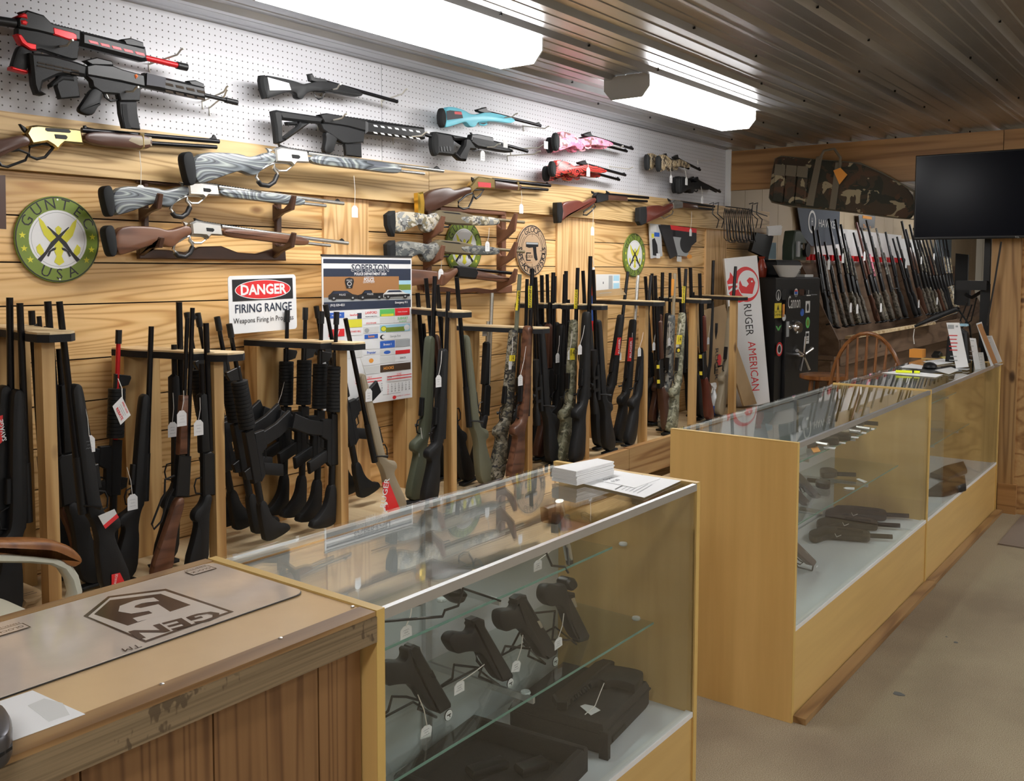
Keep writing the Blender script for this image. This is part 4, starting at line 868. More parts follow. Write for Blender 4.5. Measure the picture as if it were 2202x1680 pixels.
G = [
 # by the left edge
 ('bolt', 'black rifle cut off by the left edge, its thick barrel tallest there', (16, 640), -42, 2.72, 'L', {}),
 ('bolt', 'black rifle with straight thin barrel, second from the left edge', (38, 652), 2, 2.68, 'L', {}),
 ('shotgun', 'dark gun with a small front bead, its short barrel stub showing behind the first post', (70, 668), 160, 3.02, 'R', {}),
 ('lever', 'lever-action rifle with dark wooden fore-end, directly right of the first post', (86, 680), 188, 2.93, 'R', st('walnut dark')),
 ('shotgun', 'black shotgun between the wooden lever-action and the big black bolt rifle', (105, 648), 205, 2.84, 'R', {}),
 ('bolt', 'big black bolt-action rifle with a red maker label on its butt', (132, 648), 258, 2.66, 'R', {}),
 # fin 2 left
 ('ar', 'tactical rifle with bright red barrel and a rebate card hanging on it', (256, 728), 212, 2.98, 'L', {'barrel': 'anodised red'}),
 ('bolt', 'black pistol-grip rifle with orange front bead, right of the red-barrelled one', (322, 702), 258, 2.78, 'L', {}),
 ('shotgun', 'black pump shotgun with a tall plain barrel, carrying a white tag', (383, 650), 352, 2.86, 'L', {}),
 ('lever', 'lever-action rifle with brown walnut stock and twin tubes, in the rack below the danger sign', (412, 662), 345, 2.66, 'L', {}),
 ('shotgun', 'black ribbed-fore-end shotgun against the post, right of the walnut lever-action', (441, 695), 418, 2.64, 'L', {}),
 ('ar', 'tactical rifle farthest back on the right side of the second rack', (402, 692), 505, 3.04, 'R', {}),
 ('ar', 'tactical rifle second from the back on the right side of the second rack', (425, 694), 535, 2.95, 'R', {}),
 ('ar', 'tactical rifle third from the back on the right side of the second rack', (467, 702), 575, 2.83, 'R', {}),
 ('ar', 'tactical rifle at the front of the right side of the second rack', (493, 717), 598, 2.70, 'R', {}),
 # fin 3
 ('ar', 'first of four matching carbines under the danger sign, leftmost', (618, 683), 590, 3.02, 'L', {}),
 ('ar', 'second from left of four matching carbines under the danger sign', (657, 678), 627, 2.92, 'L', {}),
 ('ar', 'third from left of four matching carbines under the danger sign', (692, 686), 660, 2.80, 'L', {}),
 ('ar', 'rightmost and nearest of four matching carbines under the danger sign', (724, 688), 690, 2.66, 'L', {}),
 ('ar', 'carbine with magazine sticking out in front of the calendar foot', (700, 674), 796, 2.95, 'R', {}),
 ('ar', 'carbine mostly hidden between the four carbines and the calendar', (680, 676), 762, 3.06, 'R', {}),
 ('bolt', 'tan-stocked bolt rifle with a red and white maker label, in front of the calendar', (745, 686), 862, 2.64, 'R', {'stock': 'flat tan'}),
 # fin 4
 ('bolt', 'dark green bolt rifle with a box magazine, right of the calendar', (933, 594), 888, 2.76, 'L', {'stock': 'od green'}),
 ('bolt', 'black bolt rifle with a white tag on its fore-end, right of the dark green one', (962, 627), 918, 2.63, 'L', {}),
 ('shotgun', 'black gun leaning right, its thin barrel leftmost beside the calendar', (899, 630), 955, 3.04, 'R', {}),
 ('bolt', 'dark walnut bolt rifle standing behind the post right of the calendar', (918, 598), 985, 2.93, 'R', {'stock': 'walnut dark'}),
 ('shotgun', 'black shotgun just left of the olive green rifle', (941, 612), 1008, 2.84, 'R', {}),
 ('bolt', 'olive green bolt rifle leaning right with its grip bulging to the right', (984, 596), 1048, 2.70, 'R', {'stock': 'olive green'}),
 # fin 5
 ('shotgun', 'shotgun with bright silver barrel', (1057, 630), 1020, 3.0, 'L', {'barrel': 'stainless', 'magazine_tube': 'stainless', 'trigger_guard': 'stainless'}),
 ('bolt', 'black rifle hidden behind the bark-camouflage rifle', (1132, 600), 1100, 2.98, 'L', {}),
 ('bolt', 'bark-camouflage rifle with a yellow-lettered barrel sleeve, left of the brown one', (1116, 590), 1062, 2.68, 'L', {'stock': 'camo forest', 'barrel': 'olive green'}),
 ('bolt', 'brown walnut rifle with a yellow label on its barrel', (1143, 578), 1102, 2.60, 'L', {'stock': 'walnut v'}),
 ('scoped', 'black rifle with a large vertical scope, right of the brown walnut rifle', (1153, 596), 1192, 2.72, 'R', {}),
 ('bolt', 'black rifle behind the big scope, dark stock against the platform', (1150, 605), 1180, 2.9, 'R', {}),
 # fin 6
 ('shotgun', 'slim black shotgun beneath the pistol sign', (1164, 592), 1150, 3.05, 'L', {}),
 ('bolt', 'slim black rifle right of the pistol sign, behind the bar', (1175, 590), 1165, 2.98, 'L', {}),
 ('shotgun', 'shotgun with brown wooden fore-end, right of the big scope', (1189, 586), 1158, 2.9, 'L', st('walnut dark')),
 ('bolt', 'black rifle with square fore-end and a white tag, left of the green camouflage rifle', (1213, 590), 1182, 2.82, 'L', {}),
 ('bolt', 'green camouflage rifle with yellow barrel label and a yellow 14 sticker', (1241, 576), 1206, 2.70, 'L', {'stock': 'camo green'}),
 ('bolt', 'black rifle with the tallest thick barrel in the middle racks', (1268, 551), 1236, 2.60, 'L', {}),
 ('bolt', 'black rifle with a red sling strip, behind the square fore-end rifle', (1195, 594), 1205, 3.06, 'R', {}),
 ('shotgun', 'black shotgun between the two camouflage rifles, at the back', (1218, 583), 1232, 3.0, 'R', {}),
 ('scoped', 'scoped black rifle behind the sixth post, at the back', (1255, 582), 1292, 2.80, 'R', {}),
 ('scoped', 'scoped black rifle right of the sixth post, in front', (1277, 580), 1312, 2.66, 'R', {}),
 # fin 7
 ('bolt', 'black red-labelled rifle standing alone right of the flag cloth', (1349, 585), 1290, 3.04, 'L', {}),
 ('bolt', 'black rifle with silver barrel and a red and white strip label', (1371, 592), 1328, 2.80, 'L', {'barrel': 'stainless'}),
 ('bolt', 'black rifle with wide fore-end against the seventh post', (1399, 592), 1350, 2.66, 'L', {}),
 ('shotgun', 'black shotgun showing two short tubes above the bar', (1387, 595), 1395, 3.05, 'L', {}),
 ('bolt', 'dark walnut rifle right of the seventh post, at the back', (1403, 588), 1432, 2.92, 'R', {'stock': 'walnut dark'}),
 ('shotgun', 'walnut shotgun with a yellow cable lock, right of the seventh post', (1409, 593), 1436, 2.70, 'R', st('walnut dark')),
 # fin 8
 ('shotgun', 'walnut shotgun standing just left of the pale camouflage rifle', (1424, 586), 1404, 3.0, 'L', st('walnut dark')),
 ('bolt', 'black rifle half hidden behind the pale camouflage rifle', (1440, 587), 1422, 2.95, 'L', {}),
 ('bolt', 'pale brown camouflage rifle with a white tag, left one of the camouflage pair', (1450, 588), 1424, 2.80, 'L', {'stock': 'camo grey', 'barrel': 'flat tan'}),
 ('bolt', 'green-grey camouflage rifle with a yellow sticker, right one of the camouflage pair', (1474, 578), 1441, 2.66, 'L', {'stock': 'camo green'}),
 ('bolt', 'black rifle behind the eighth post leaning right', (1461, 576), 1490, 2.98, 'R', {}),
 ('shotgun', 'black shotgun right of the eighth post', (1485, 575), 1508, 2.82, 'R', {}),
 ('shotgun', 'walnut shotgun with a yellow cable lock, right of the eighth post', (1505, 588), 1526, 2.70, 'R', st('walnut red')),
 # fin 9
 ('scoped', 'black scoped rifle with the tall thin barrel, left of the tan rifle', (1533, 560), 1510, 2.98, 'L', {}),
 ('bolt', 'tan bolt-action rifle standing in front of the tall white box', (1581, 573), 1545, 2.74, 'L', {'stock': 'flat tan'}),
]
for g in G: racked(*g)
for i, (xn, yn, z, xw) in enumerate(FIN):
    t = thing('gun_rack', 'pine gun rack with felt-edged notched top, '+where[i], 'gun rack', (xn, yn+.1, PZ), group='gun racks standing out from the plank wall')
    # board whose edges are notched where a barrel leans in
    wd = .056; L1, L2 = [], []; n = 60
    for k in range(n+1):
        s_ = k/n; y_ = yn+(3.16-yn)*s_; xc = xn+(xw-xn)*s_
        lo = -wd+.006*math.sin(y_*22+i); hi = wd+.006*math.sin(y_*19+i*2)
        for o_, u_ in BARREL:
            t_ = (z-.015-o_.z)/u_.z; q = o_+u_*t_
            if abs(q.y-y_) < .026:
                dx = q.x-xc
                if -wd-.03 < dx <= 0: lo = max(lo, min(dx+.02, -.004))
                elif 0 < dx < wd+.03: hi = min(hi, max(dx-.02, .004))
        L1.append((xc+lo, y_)); L2.append((xc+hi, y_))
    brd = [(xn-.03, yn-.03), (xn+.03, yn-.03)]+L2+L1[::-1]
    MB().poly(brd, .006, 0, lambda a, d, b_, z=z: Vector((a, b_, z-.003+d))).build('notched_bar', 'live edge', t)
    MB().poly([(a_+(.0015 if a_ > xn+(xw-xn)*(b_-yn)/(3.16-yn) else -.0015), b_) for a_, b_ in brd], .022, 0, lambda a, d, b_, z=z: Vector((a, b_, z-.0175+d))).build('felt_edge', 'black felt', t)
    yp = max(yn+.02, 2.72); xp = xn+(xw-xn)*(yp-yn)/(3.16-yn)
    MB().box(xp-.019, xp+.019, yp, yp+.045, PZ+.001, z-.029).build('post', 'pine post', t)
    xm = xn+(xw-xn)*.8
    MB().box(xm-.07, xm+.07, 3.08, 3.16, PZ+.001, z-.029).build('back_post', 'pine post', t)
# ================================================================ price tags (string is a part of its tag)
def tag5(label, top, mid, Y, w_=.036, h_=.052, dx=0, mat='tag card', scrib=True, tilt=0, cat='price tag'):
    """top: picture point where the string is tied; mid: picture point of the tag's centre; both at depth Y"""
    a = at(*top, Y=Y+.004); c = at(*mid, Y=Y)
    ct, stl = math.cos(tilt), math.sin(tilt)
    q = [(-w_/2, -h_/2), (w_/2, -h_/2), (w_/2, h_*.28), (w_*.22, h_/2), (-w_*.22, h_/2), (-w_/2, h_*.28)]
    q = [(c.x+x*ct-z_*stl, c.z+x*stl+z_*ct) for x, z_ in q]
    o = MB().poly(q, .0008, 0, y=Y).build('price_tag', mat)
    tag(o, label, cat, 'string price tags')
    # move origin
    cc = Vector((c.x, Y, c.z-h_/2)); o.data.transform(Matrix.Translation(-cc)); o.location = cc
    e = Vector((c.x-stl*h_*.45, Y, c.z+ct*h_*.45))
    m1 = (a+e)/2+Vector((.003, -.002, 0))
    MB().tube([a, m1, e], .0012, 5).build('string', 'string', o)
    if scrib:
        s_ = MB()
        for k, ln in enumerate((.5, .35, .6)):
            zz = c.z+h_*(.15-.2*k); xs = [c.x-w_*ln/2+w_*ln*j/6 for j in range(7)]
            s_.tube([(x, Y-.0007, zz+(.0016 if j % 2 else -.001)) for j, x in enumerate(xs)], .0003, 4)
        s_.build('handwriting', 'pencil', o)
    return o
def gun_named(s_): return [o for o in sc.objects if o.parent is None and o.get('label', '').startswith(s_)][0]
TG = [
 ((372, 845), (371, 924), 'black pump shotgun with', 'white price tag on the tall black pump shotgun'), ((273, 1005), (285, 1080), 'black pistol-grip rifle', 'white price tag under the pistol grip left of the second post'),
 ((395, 840), (391, 900), 'lever-action rifle with brown walnut', 'edge-on white price tag on the walnut lever-action in the rack'), ((430, 855), (427, 920), 'black ribbed-fore-end', 'thin white price tag beside the ribbed shotgun fore-end'),
 ((180, 862), (192, 955), 'big black bolt', 'pinkish tag hanging on the big black bolt rifle'),
 ((613, 815), (593, 895), 'first of four', 'small white tag hanging left of the four carbines'),
 ((775, 770), (793, 850), 'tan-stocked', 'white price tag on the tan-stocked rifle before the calendar'),
 ((950, 755), (943, 820), 'black bolt rifle with a white tag', 'white price tag in the middle of the black rifle right of the calendar'), ((905, 920), (907, 978), 'dark green bolt', 'white price tag low on the dark green rifle'),
 ((1044, 700), (1042, 712), 'shotgun with bright silver', 'white price tag edge beside the silver-barrelled shotgun'),
 ((1102, 726), (1099, 783), 'bark-camouflage', 'white price tag on the bark-camouflage rifle'), ((1131, 745), (1119, 818), 'brown walnut rifle', 'narrow white price tag on the brown walnut rifle'),
 ((1203, 722), (1199, 770), 'black rifle with square', 'white price tag on the square black fore-end'), ((1230, 712), (1225, 763), 'green camouflage rifle', 'white price tag on the green camouflage rifle of the sixth rack'),
 ((1257, 700), (1247, 752), 'black rifle with the tallest', 'white price tag hanging right of the green camouflage rifle of the sixth rack'),
 ((1333, 716), (1333, 766), 'black red-labelled rifle', 'white price tag on the lone labelled black rifle'), ((1360, 716), (1356, 760), 'black rifle with silver', 'white price tag on the silver-barrelled black rifle'),
 ((1384, 711), (1375, 757), 'black rifle with wide', 'white price tag left of the wide black fore-end'),
 ((1440, 695), (1439, 735), 'pale brown camouflage', 'white price tag on the pale brown camouflage rifle'), ((1463, 695), (1457, 738), 'green-grey camouflage', 'white price tag on the green-grey camouflage rifle'),
 ((1526, 695), (1523, 733), 'black scoped rifle with the tall', 'white price tag on the scoped rifle near the tall white box'),
 ((1410, 700), (1406, 745), 'dark walnut rifle right', 'long thin white tag near the walnut guns'),
]
for a, m_, g_, lb in TG: tag5(lb, a, m_, gun_named(g_).matrix_basis.translation.y-.0195)
WT = [((761, 378), (763, 455), 3.068, 'white price tag below the big grey laminate rifle'), ((300, 325), (303, 414), 3.068, 'grey price tag in front of the middle laminate rifle'),
 ((1121, 410), (1121, 449), 3.068, 'grey price tag below the gold-plated rifle'), ((1275, 448), (1274, 497), 3.068, 'grey price tag below the short red-brown rifle'),
 ((1487, 455), (1485, 500), 3.068, 'white price tag in front of the hanging catalogues'), ((1052, 490), (1048, 530), 3.068, 'white tag string below the snow camouflage rifle'),
 ((1262, 345), (1265, 370), 3.02, 'white price tag below the swirled red rifle'), ((1440, 360), (1443, 385), 3.02, 'long white tag below the back brown camouflage youth rifle'),
 ((1470, 355), (1476, 390), 3.02, 'long white tag below the front brown camouflage youth rifle'), ((1037, 325), (1038, 335), 3.068, 'white card tag under the thumbhole rifle'),
 ((948, 555), (948, 590), 3.068, 'white tag string hanging from the smoky camouflage rifle'), ((1507, 400), (1510, 430), 3.02, 'folded white tag below the plain black youth rifles')]
for i, (a, m_, Y, lb) in enumerate(WT): tag5(lb, a, m_, Y)
# ================================================================ printed faces
plain('sign white', (.8, .81, .82), .35); plain('sign green', (.19, .27, .04), .4); plain('sign yellow', (.72, .68, .05), .45)
plain('sign red', (.72, .03, .035), .35); plain('sign black', (.015, .015, .018), .4); plain('navy print', (.02, .03, .06), .5)
plain('print brown', (.36, .17, .06), .6); plain('print grey', (.35, .37, .38), .6); plain('print blue', (.03, .12, .5), .6); plain('print green', (.12, .5, .12), .6)
plain('print orange', (.85, .35, .05), .6); plain('print sky', (.35, .6, .75), .6); plain('print pale', (.66, .67, .66), .6); plain('burnt wood', (.06, .035, .02), .6); plain('ply sign', (.48, .33, .2), .5)
plain('kraft', (.42, .29, .15), .7, var=.1); plain('clear plastic', (.6, .62, .63), .15)
class Face:
    """flat print on a surface: o = top-left corner, ex/ey unit vectors right/down, w,h size; drawing units 0..W, 0..H"""
    def __init__(s, o, ex, ey, w, h, W=1, H=1):
        s.o, s.ex, s.ey = Vector(o), Vector(ex).normalized(), Vector(ey).normalized(); s.sx, s.sy = w/W, h/H
        s.n = s.ey.cross(s.ex).normalized(); s.m = MB(); s.mats = []; s.lv = 0
    def P(s, x, y, l): return s.o+s.ex*(x*s.sx)+s.ey*(y*s.sy)+s.n*(.0004+l*.00025)
    def mi(s, mat):
        if mat not in s.mats: s.mats.append(mat)
        return s.mats.index(mat)
    def done(s, k0, mat):
        s.m.b.faces.ensure_lookup_table(); i = s.mi(mat)
        for f in s.m.b.faces[k0:]: f.material_index = i
    def poly(s, pts, mat, l=None):
        if l is None: s.lv += .5; l = s.lv
        k = len(s.m.b.faces); s.m.b.faces.new([s.m.b.verts.new(s.P(x, y, l)) for x, y in pts]); s.done(k, mat); return s
    def rect(s, x0, y0, x1, y1, mat, l=None): return s.poly([(x0, y0), (x0, y1), (x1, y1), (x1, y0)], mat, l)
    def ell(s, cx, cy, rx, ry, mat, l=None, n=40): return s.poly([(cx+rx*math.cos(2*PI*i/n), cy-ry*math.sin(2*PI*i/n)) for i in range(n)], mat, l)
    def text(s, body, x, y, size, mat, align='CENTER', bold=0, sx=1, rot=0, l=None, sp=1):
        if l is None: s.lv += .5; l = s.lv
        k = len(s.m.b.faces); c_, s_ = math.cos(rot), math.sin(rot)
        ax = s.ex*c_+s.ey*s_; ay = -(s.ey*c_-s.ex*s_)
        M = Matrix((ax, ay, s.n)).transposed().to_4x4(); M.translation = s.P(x, y, l)
        s.m.text(body, size*s.sy*1.36, M, align, bold, sx, sp); s.done(k, mat); return s
    def arc_text(s, body, cx, cy, r, size, a_mid, step, mat, inward=False, bold=0, sx=1):
        n = len(body)
        for i, ch in enumerate(body):
            if ch == ' ': continue
            a = a_mid+(i-(n-1)/2)*step*(-1 if inward else 1)
            x = cx+r*math.sin(a); y = cy-r*math.cos(a)
            s.lv += .0; s.text(ch, x, y, size, mat, bold=bold, sx=sx, rot=a+(PI if inward else 0), l=s.lv+.5)
    def build(s, name, parent): return s.m.build(name, s.mats, parent, smooth=False, nrm=False)
EXW, EYW = Vector((1, 0, 0)), Vector((0, 0, -1))
def star(cx, cy, r): return [(cx+(r if i % 2 == 0 else r*.4)*math.sin(i*PI/5), cy-(r if i % 2 == 0 else r*.4)*math.cos(i*PI/5)) for i in range(10)]
def round_sign(cx, cz, r, label, kind='green'):
    t = thing('round_sign', label, 'sign', (cx, WY, cz-r), group='round green wall signs' if kind == 'green' else None)
    f = lambda a, d, b_: Vector((a, WY-.006+d, b_))
    MB().poly([(cx+r*math.cos(2*PI*i/56), cz+r*math.sin(2*PI*i/56)) for i in range(56)], .008, .002, f).build('disc', 'sign green' if kind == 'green' else 'ply sign', t)
    F = Face((cx-r, WY-.0102, cz+r), EXW, EYW, 2*r, 2*r, 200, 200)
    if kind == 'green':
        F.ell(100, 100, 98, 98, 'sign black'); F.ell(100, 100, 95.5, 95.5, 'sign green'); F.ell(100, 100, 68, 68, 'sign white'); F.ell(100, 100, 63, 63, 'print grey'); F.ell(100, 100, 62, 62, 'sign white')
        F.arc_text('GUNTEC', 100, 100, 81, 26, 0, .42, 'sign black'); F.arc_text('USA', 100, 100, 81, 26, PI, .40, 'sign black', inward=True)
        for sx_ in (-1, 1):
            for x, y in ((82, 92), (79, 122), (66, 147)): F.poly(star(100+sx_*x, y, 8.5)[::-1], 'sign yellow')
        wing = [(6, 22), (24, 14), (34, -6), (46, -32), (38, -28), (30, -22), (20, -8), (12, 2), (4, 4)]
        F.lv += .5
        for sx_ in (-1, 1):
            pts = [(100+sx_*x, 82+y) for x, y in [(5, 30), (20, 24), (34, 8), (42, -14), (45, -32), (34, -22), (26, -8), (18, -2), (12, 8), (5, 6)]]
            F.poly(pts if sx_ < 0 else pts[::-1], 'sign yellow', F.lv)
            pts = [(100+sx_*x, 120+y) for x, y in [(36, 4), (44, -10), (52, -2), (50, 10), (38, 22), (34, 14)]]
            F.poly(pts if sx_ < 0 else pts[::-1], 'sign yellow', F.lv)
        F.poly([(100, 68), (93, 74), (95, 84), (92, 110), (88, 124), (94, 138), (88, 152), (100, 160), (112, 152), (106, 138), (112, 124), (108, 110), (105, 84), (108, 74)], 'sign yellow')
        F.lv += .6
        for sx_ in (-1, 1):
            def q(p): 
                o = [(100+sx_*(x-100), y) for x, y in p]; return o if sx_ > 0 else o[::-1]
            F.poly(q([(76, 70), (74, 71), (92, 92), (96, 98), (124, 128), (142, 152), (150, 146), (132, 128), (118, 106), (98, 88)]), 'sign black', F.lv)
            F.poly(q([(114, 120), (106, 118), (108, 124), (118, 128), (124, 140), (128, 138), (124, 128)]), 'sign black', F.lv)
            F.lv += .4
        F.ell(100, 8, 2.2, 2.2, 'nail'); F.ell(100, 192, 2.2, 2.2, 'nail')
    else:
        F.ell(100, 100, 98, 98, 'sign black'); F.ell(100, 100, 94, 94, 'ply sign'); F.ell(100, 100, 66, 66, 'sign black'); F.ell(100, 100, 64, 64, 'ply sign')
        F.arc_text('GLOCK', 100, 100, 80, 24, 0, .26, 'sign black', bold=.01); F.arc_text('SAFE-ACTION PISTOLS', 100, 100, 80, 24, PI, .185, 'sign black', inward=True, bold=.025)
        for a0, a1 in ((-1.65, -.75), (.75, 1.65)):
            for rr in (86, 74):
                o = [(100+(rr)*math.sin(a0+(a1-a0)*i/8), 100-(rr)*math.cos(a0+(a1-a0)*i/8)) for i in range(9)]+[(100+(rr-2)*math.sin(a1-(a1-a0)*i/8), 100-(rr-2)*math.cos(a1-(a1-a0)*i/8)) for i in range(9)]
                F.poly(o[::-1], 'sign black')
        for x0, y0, x1, y1 in ((99, 34, 101, 46), (99, 152, 101, 166), (152, 99, 166, 101)): F.rect(x0, y0, x1, y1, 'sign black')
        F.poly([(58, 68), (58, 86), (78, 90), (104, 88), (112, 128), (124, 140), (136, 136), (128, 108), (126, 86), (140, 84), (140, 68)], 'gun polymer'); F.rect(60, 69, 138, 76, 'print grey'); F.poly([(84, 90), (86, 102), (100, 102), (104, 92)], 'ply sign')
        F.poly([(60, 108), (92, 108), (92, 112), (66, 112), (66, 136), (90, 136), (90, 140), (60, 140)], 'gun polymer'); F.text('GLOCK', 78, 124, 11, 'gun polymer'); F.text('PERFECTION', 76, 147, 6, 'print brown')
    F.build('printing', t); return t
round_sign(1.629, 1.641, .147, 'round green and white GUNTEC USA sign at the far left of the plank wall')
def wc(u, v, Y=WY): p = at(u, v, Y=Y); return p.x, p.z
x, z = wc(995, 533); round_sign(x, z, .147, 'round GUNTEC USA sign partly hidden behind the camouflage rifles')
x, z = wc(1362, 549); round_sign(x, z, .147, 'round GUNTEC USA sign at the right, left of the hanging catalogues')
x, z = wc(1141, 539); round_sign(x, z, .147, 'round tan wooden pistol sign with black lettering', 'ply')
# danger sign
YS = 3.06
p0 = at(490, 594, Y=YS); p1 = at(636, 590, Y=YS); p2 = at(500, 719, Y=YS)
ex = (p1-p0).normalized(); ey = (p2-p0); ey = (ey-ex*ey.dot(ex)).normalized(); w_, h_ = (p1-p0).length, (p2-p0).length
t = thing('danger_sign', 'white metal danger firing range sign leaning above the third rack', 'sign', tuple((p0+ex*w_/2+ey*h_)))
def rr(w, h, r, n=5):
    o = []
    for cx, cy, a0 in ((w-r, r, -90), (w-r, h-r, 0), (r, h-r, 90), (r, r, 180)):
        for i in range(n+1): a = math.radians(a0+90*i/n); o.append((cx+r*math.cos(a), cy+r*math.sin(a)))
    return o
nn = ey.cross(ex)
MB().poly(rr(w_, h_, .014), .003, .0008, lambda a, d, b_: p0+ex*a+ey*b_-nn*(.002+d)).build('plate', 'sign white', t)
F = Face(p0, ex, ey, w_, h_, 146, 128)
F.rect(8, 8, 138, 56, 'sign black'); F.ell(73, 32, 60, 22, 'sign white'); F.ell(73, 32, 58.5, 20.5, 'sign red'); F.text('DANGER', 73, 33, 23, 'sign white', bold=.035, sx=1.0)
F.text('FIRING RANGE', 73, 74, 20, 'navy print', bold=.01, sx=.88); F.text('Weapons Firing in Progress', 73, 100, 12.5, 'sign black', sx=.88)
F.build('printing', t)
# calendar
YC = 3.052
p0 = at(692, 549, Y=YC); p1 = at(885, 550, Y=YC); p2 = at(695, 884, Y=YC); w_ = (p1-p0).length; h_ = (p2-p0).length
t = thing('wall_calendar', 'tall 2024 police department calendar with three patrol vehicles and rows of adverts', 'calendar', tuple(p0+Vector((w_/2, 0, -h_))))
MB().box(p0.x, p0.x+w_, YC, YC+.004, p0.z-h_, p0.z).build('sheets', 'sign white', t)
MB().box(p0.x-.002, p0.x+w_+.002, YC-.003, YC+.006, p0.z-.004, p0.z+.004).build('top_strip', 'sign black', t)
MB().tube([(p0.x+w_/2, YC+.005, p0.z+.001), (p0.x+w_/2, WY-.01, p0.z+.012)], .002, 6).build('hanging_nail', 'nail', t)
F = Face(p0, EXW, EYW, w_, h_, 760, 1330)
F.rect(10, 30, 750, 68, 'navy print'); F.rect(10, 112, 750, 470, 'navy print'); F.rect(10, 182, 640, 400, 'print brown'); F.rect(640, 220, 750, 400, 'print sky'); F.rect(640, 260, 750, 330, 'print green') if 0 else F.rect(640, 258, 750, 310, 'sign green')
F.rect(10, 360, 750, 400, 'print grey'); F.rect(10, 400, 750, 472, 'navy print')
F.text('SOPERTON', 390, 108, 64, 'sign white', bold=.05, sx=1.05); F.lv += .6; F.text('SOPERTON', 390, 108, 64, 'navy print', bold=.015, sx=1.05)
F.text('POLICE DEPARTMENT 2024', 390, 160, 24, 'sign white', bold=.03)
F.text('SOPERTON', 375, 190, 17, 'sign white'); F.text('POLICE', 375, 212, 28, 'sign white', bold=.03); F.text('DEPARTMENT', 375, 234, 17, 'sign white')
F.poly([(180, 200), (175, 225), (190, 285), (235, 285), (250, 225), (245, 200), (212, 190)], 'sign black'); F.ell(212, 245, 18, 18, 'sign white'); F.ell(212, 245, 14, 14, 'sign black'); F.text('POLICE', 212, 216, 15, 'sign white'); F.text('GA', 212, 276, 12, 'sign white')
def car(x, w, body, truck=False):
    L_ = lambda a, b_: (x+a*w, 302+b_)
    F.poly([L_(0, 40), L_(0, 72), L_(1, 76), L_(1, 45), L_(.8, 34), L_(.62, 4), L_(.15, 2), L_(.06, 28)] if not truck else [L_(0, 44), L_(0, 78), L_(1, 76), L_(.98, 30), L_(.55, 28), L_(.5, 2), L_(.25, 2), L_(.14, 34)], body)
    F.rect(x+.02*w, 346, x+.98*w, 372, 'sign black'); F.poly([L_(.2, 8), L_(.12, 26), L_(.7, 26), L_(.6, 8)] if not truck else [L_(.27, 8), L_(.2, 28), L_(.5, 28), L_(.47, 8)], 'navy print')
    for a in (.17, .8): F.ell(x+a*w, 368, 20, 20, 'sign black'); F.ell(x+a*w, 368, 8, 8, 'print grey')
    F.text('POLICE', x+.45*w, 340, 17, 'sign white')
car(45, 240, 'sign black'); car(280, 225, 'gun polymer', True); car(495, 245, 'print pale')
F.text('(912) 529-4221', 112, 428, 20, 'sign white', bold=.02); F.text('Emergency 911', 655, 424, 20, 'sign white', bold=.02)
ads = [(45, 492, 170, 540, 'print blue', 'AUTO PARTS', 'sign white', 18), (180, 485, 315, 555, 'sign white', 'StateFarm', 'sign red', 24), (275, 505, 312, 555, 'navy print', '', 'sign red', 10), (325, 485, 460, 530, 'sign white', 'LANFORD', 'sign red', 32), (325, 530, 460, 552, 'sign white', 'WELDING & FABRICATING', 'navy print', 12),
 (468, 480, 600, 545, 'print green', '', 'sign white', 10), (480, 525, 590, 546, 'sign yellow', '', 'sign red', 10), (603, 478, 738, 545, 'sign red', 'Chamber of Commerce', 'sign white', 13),
 (325, 590, 460, 612, 'sign white', '(912) 529-6440', 'sign red', 20), (180, 560, 315, 630, 'sign yellow', '', 'navy print', 12), (468, 556, 600, 612, 'print pale', '', 'navy print', 10), (605, 556, 740, 590, 'sign white', 'SUBWAY', 'print green', 34), (605, 592, 740, 612, 'sign white', '912-529-5143', 'print green', 18),
 (45, 635, 170, 700, 'sign red', 'W', 'sign white', 60), (180, 635, 315, 700, 'sign white', 'BOATYARD BBQ', 'sign red', 22), (325, 635, 460, 690, 'print pale', '', 'navy print', 10), (468, 625, 740, 695, 'print sky', '', 'sign white', 10), (520, 650, 690, 692, 'sign green', '', 'sign white', 10),
 (335, 702, 450, 740, 'print blue', 'home', 'print orange', 34), (468, 705, 740, 765, 'sign white', 'Georgia First', 'print grey', 26), (325, 775, 460, 835, 'sign white', '', 'sign red', 12), (468, 772, 600, 838, 'print blue', 'Bronco 1', 'sign white', 28), (605, 772, 740, 838, 'print grey', '', 'sign white', 12),
 (325, 850, 460, 885, 'sign white', 'Premier', 'print blue', 34), (325, 905, 460, 980, 'sign white', '', 'print orange', 20), (468, 850, 600, 905, 'print pale', '', 'navy print', 10), (605, 870, 740, 905, 'sign red', '', 'sign white', 10), (468, 915, 600, 975, 'print pale', '', 'sign red', 10), (605, 912, 740, 975, 'sign white', 'SHACK', 'sign black', 24),
 (180, 775, 315, 900, 'print pale', '', 'sign red', 10), (45, 780, 170, 920, 'print sky', '', 'sign red', 10), (325, 990, 460, 1060, 'print pale', '', 'navy print', 10), (468, 992, 745, 1058, 'burnt wood', 'HOOKS', 'print orange', 38)]
for x0, y0, x1, y1, bg, tx, tc_, sz in ads:
    F.rect(x0, y0, x1, y1, bg, 3+(.6 if bg in ('sign yellow', 'sign green', 'navy print') and x1-x0 < 180 else 0))
    if tx: F.text(tx, (x0+x1)/2 if tx != 'HOOKS' else x0+75, (y0+y1)/2, sz*.74, tc_, bold=.02, l=5)
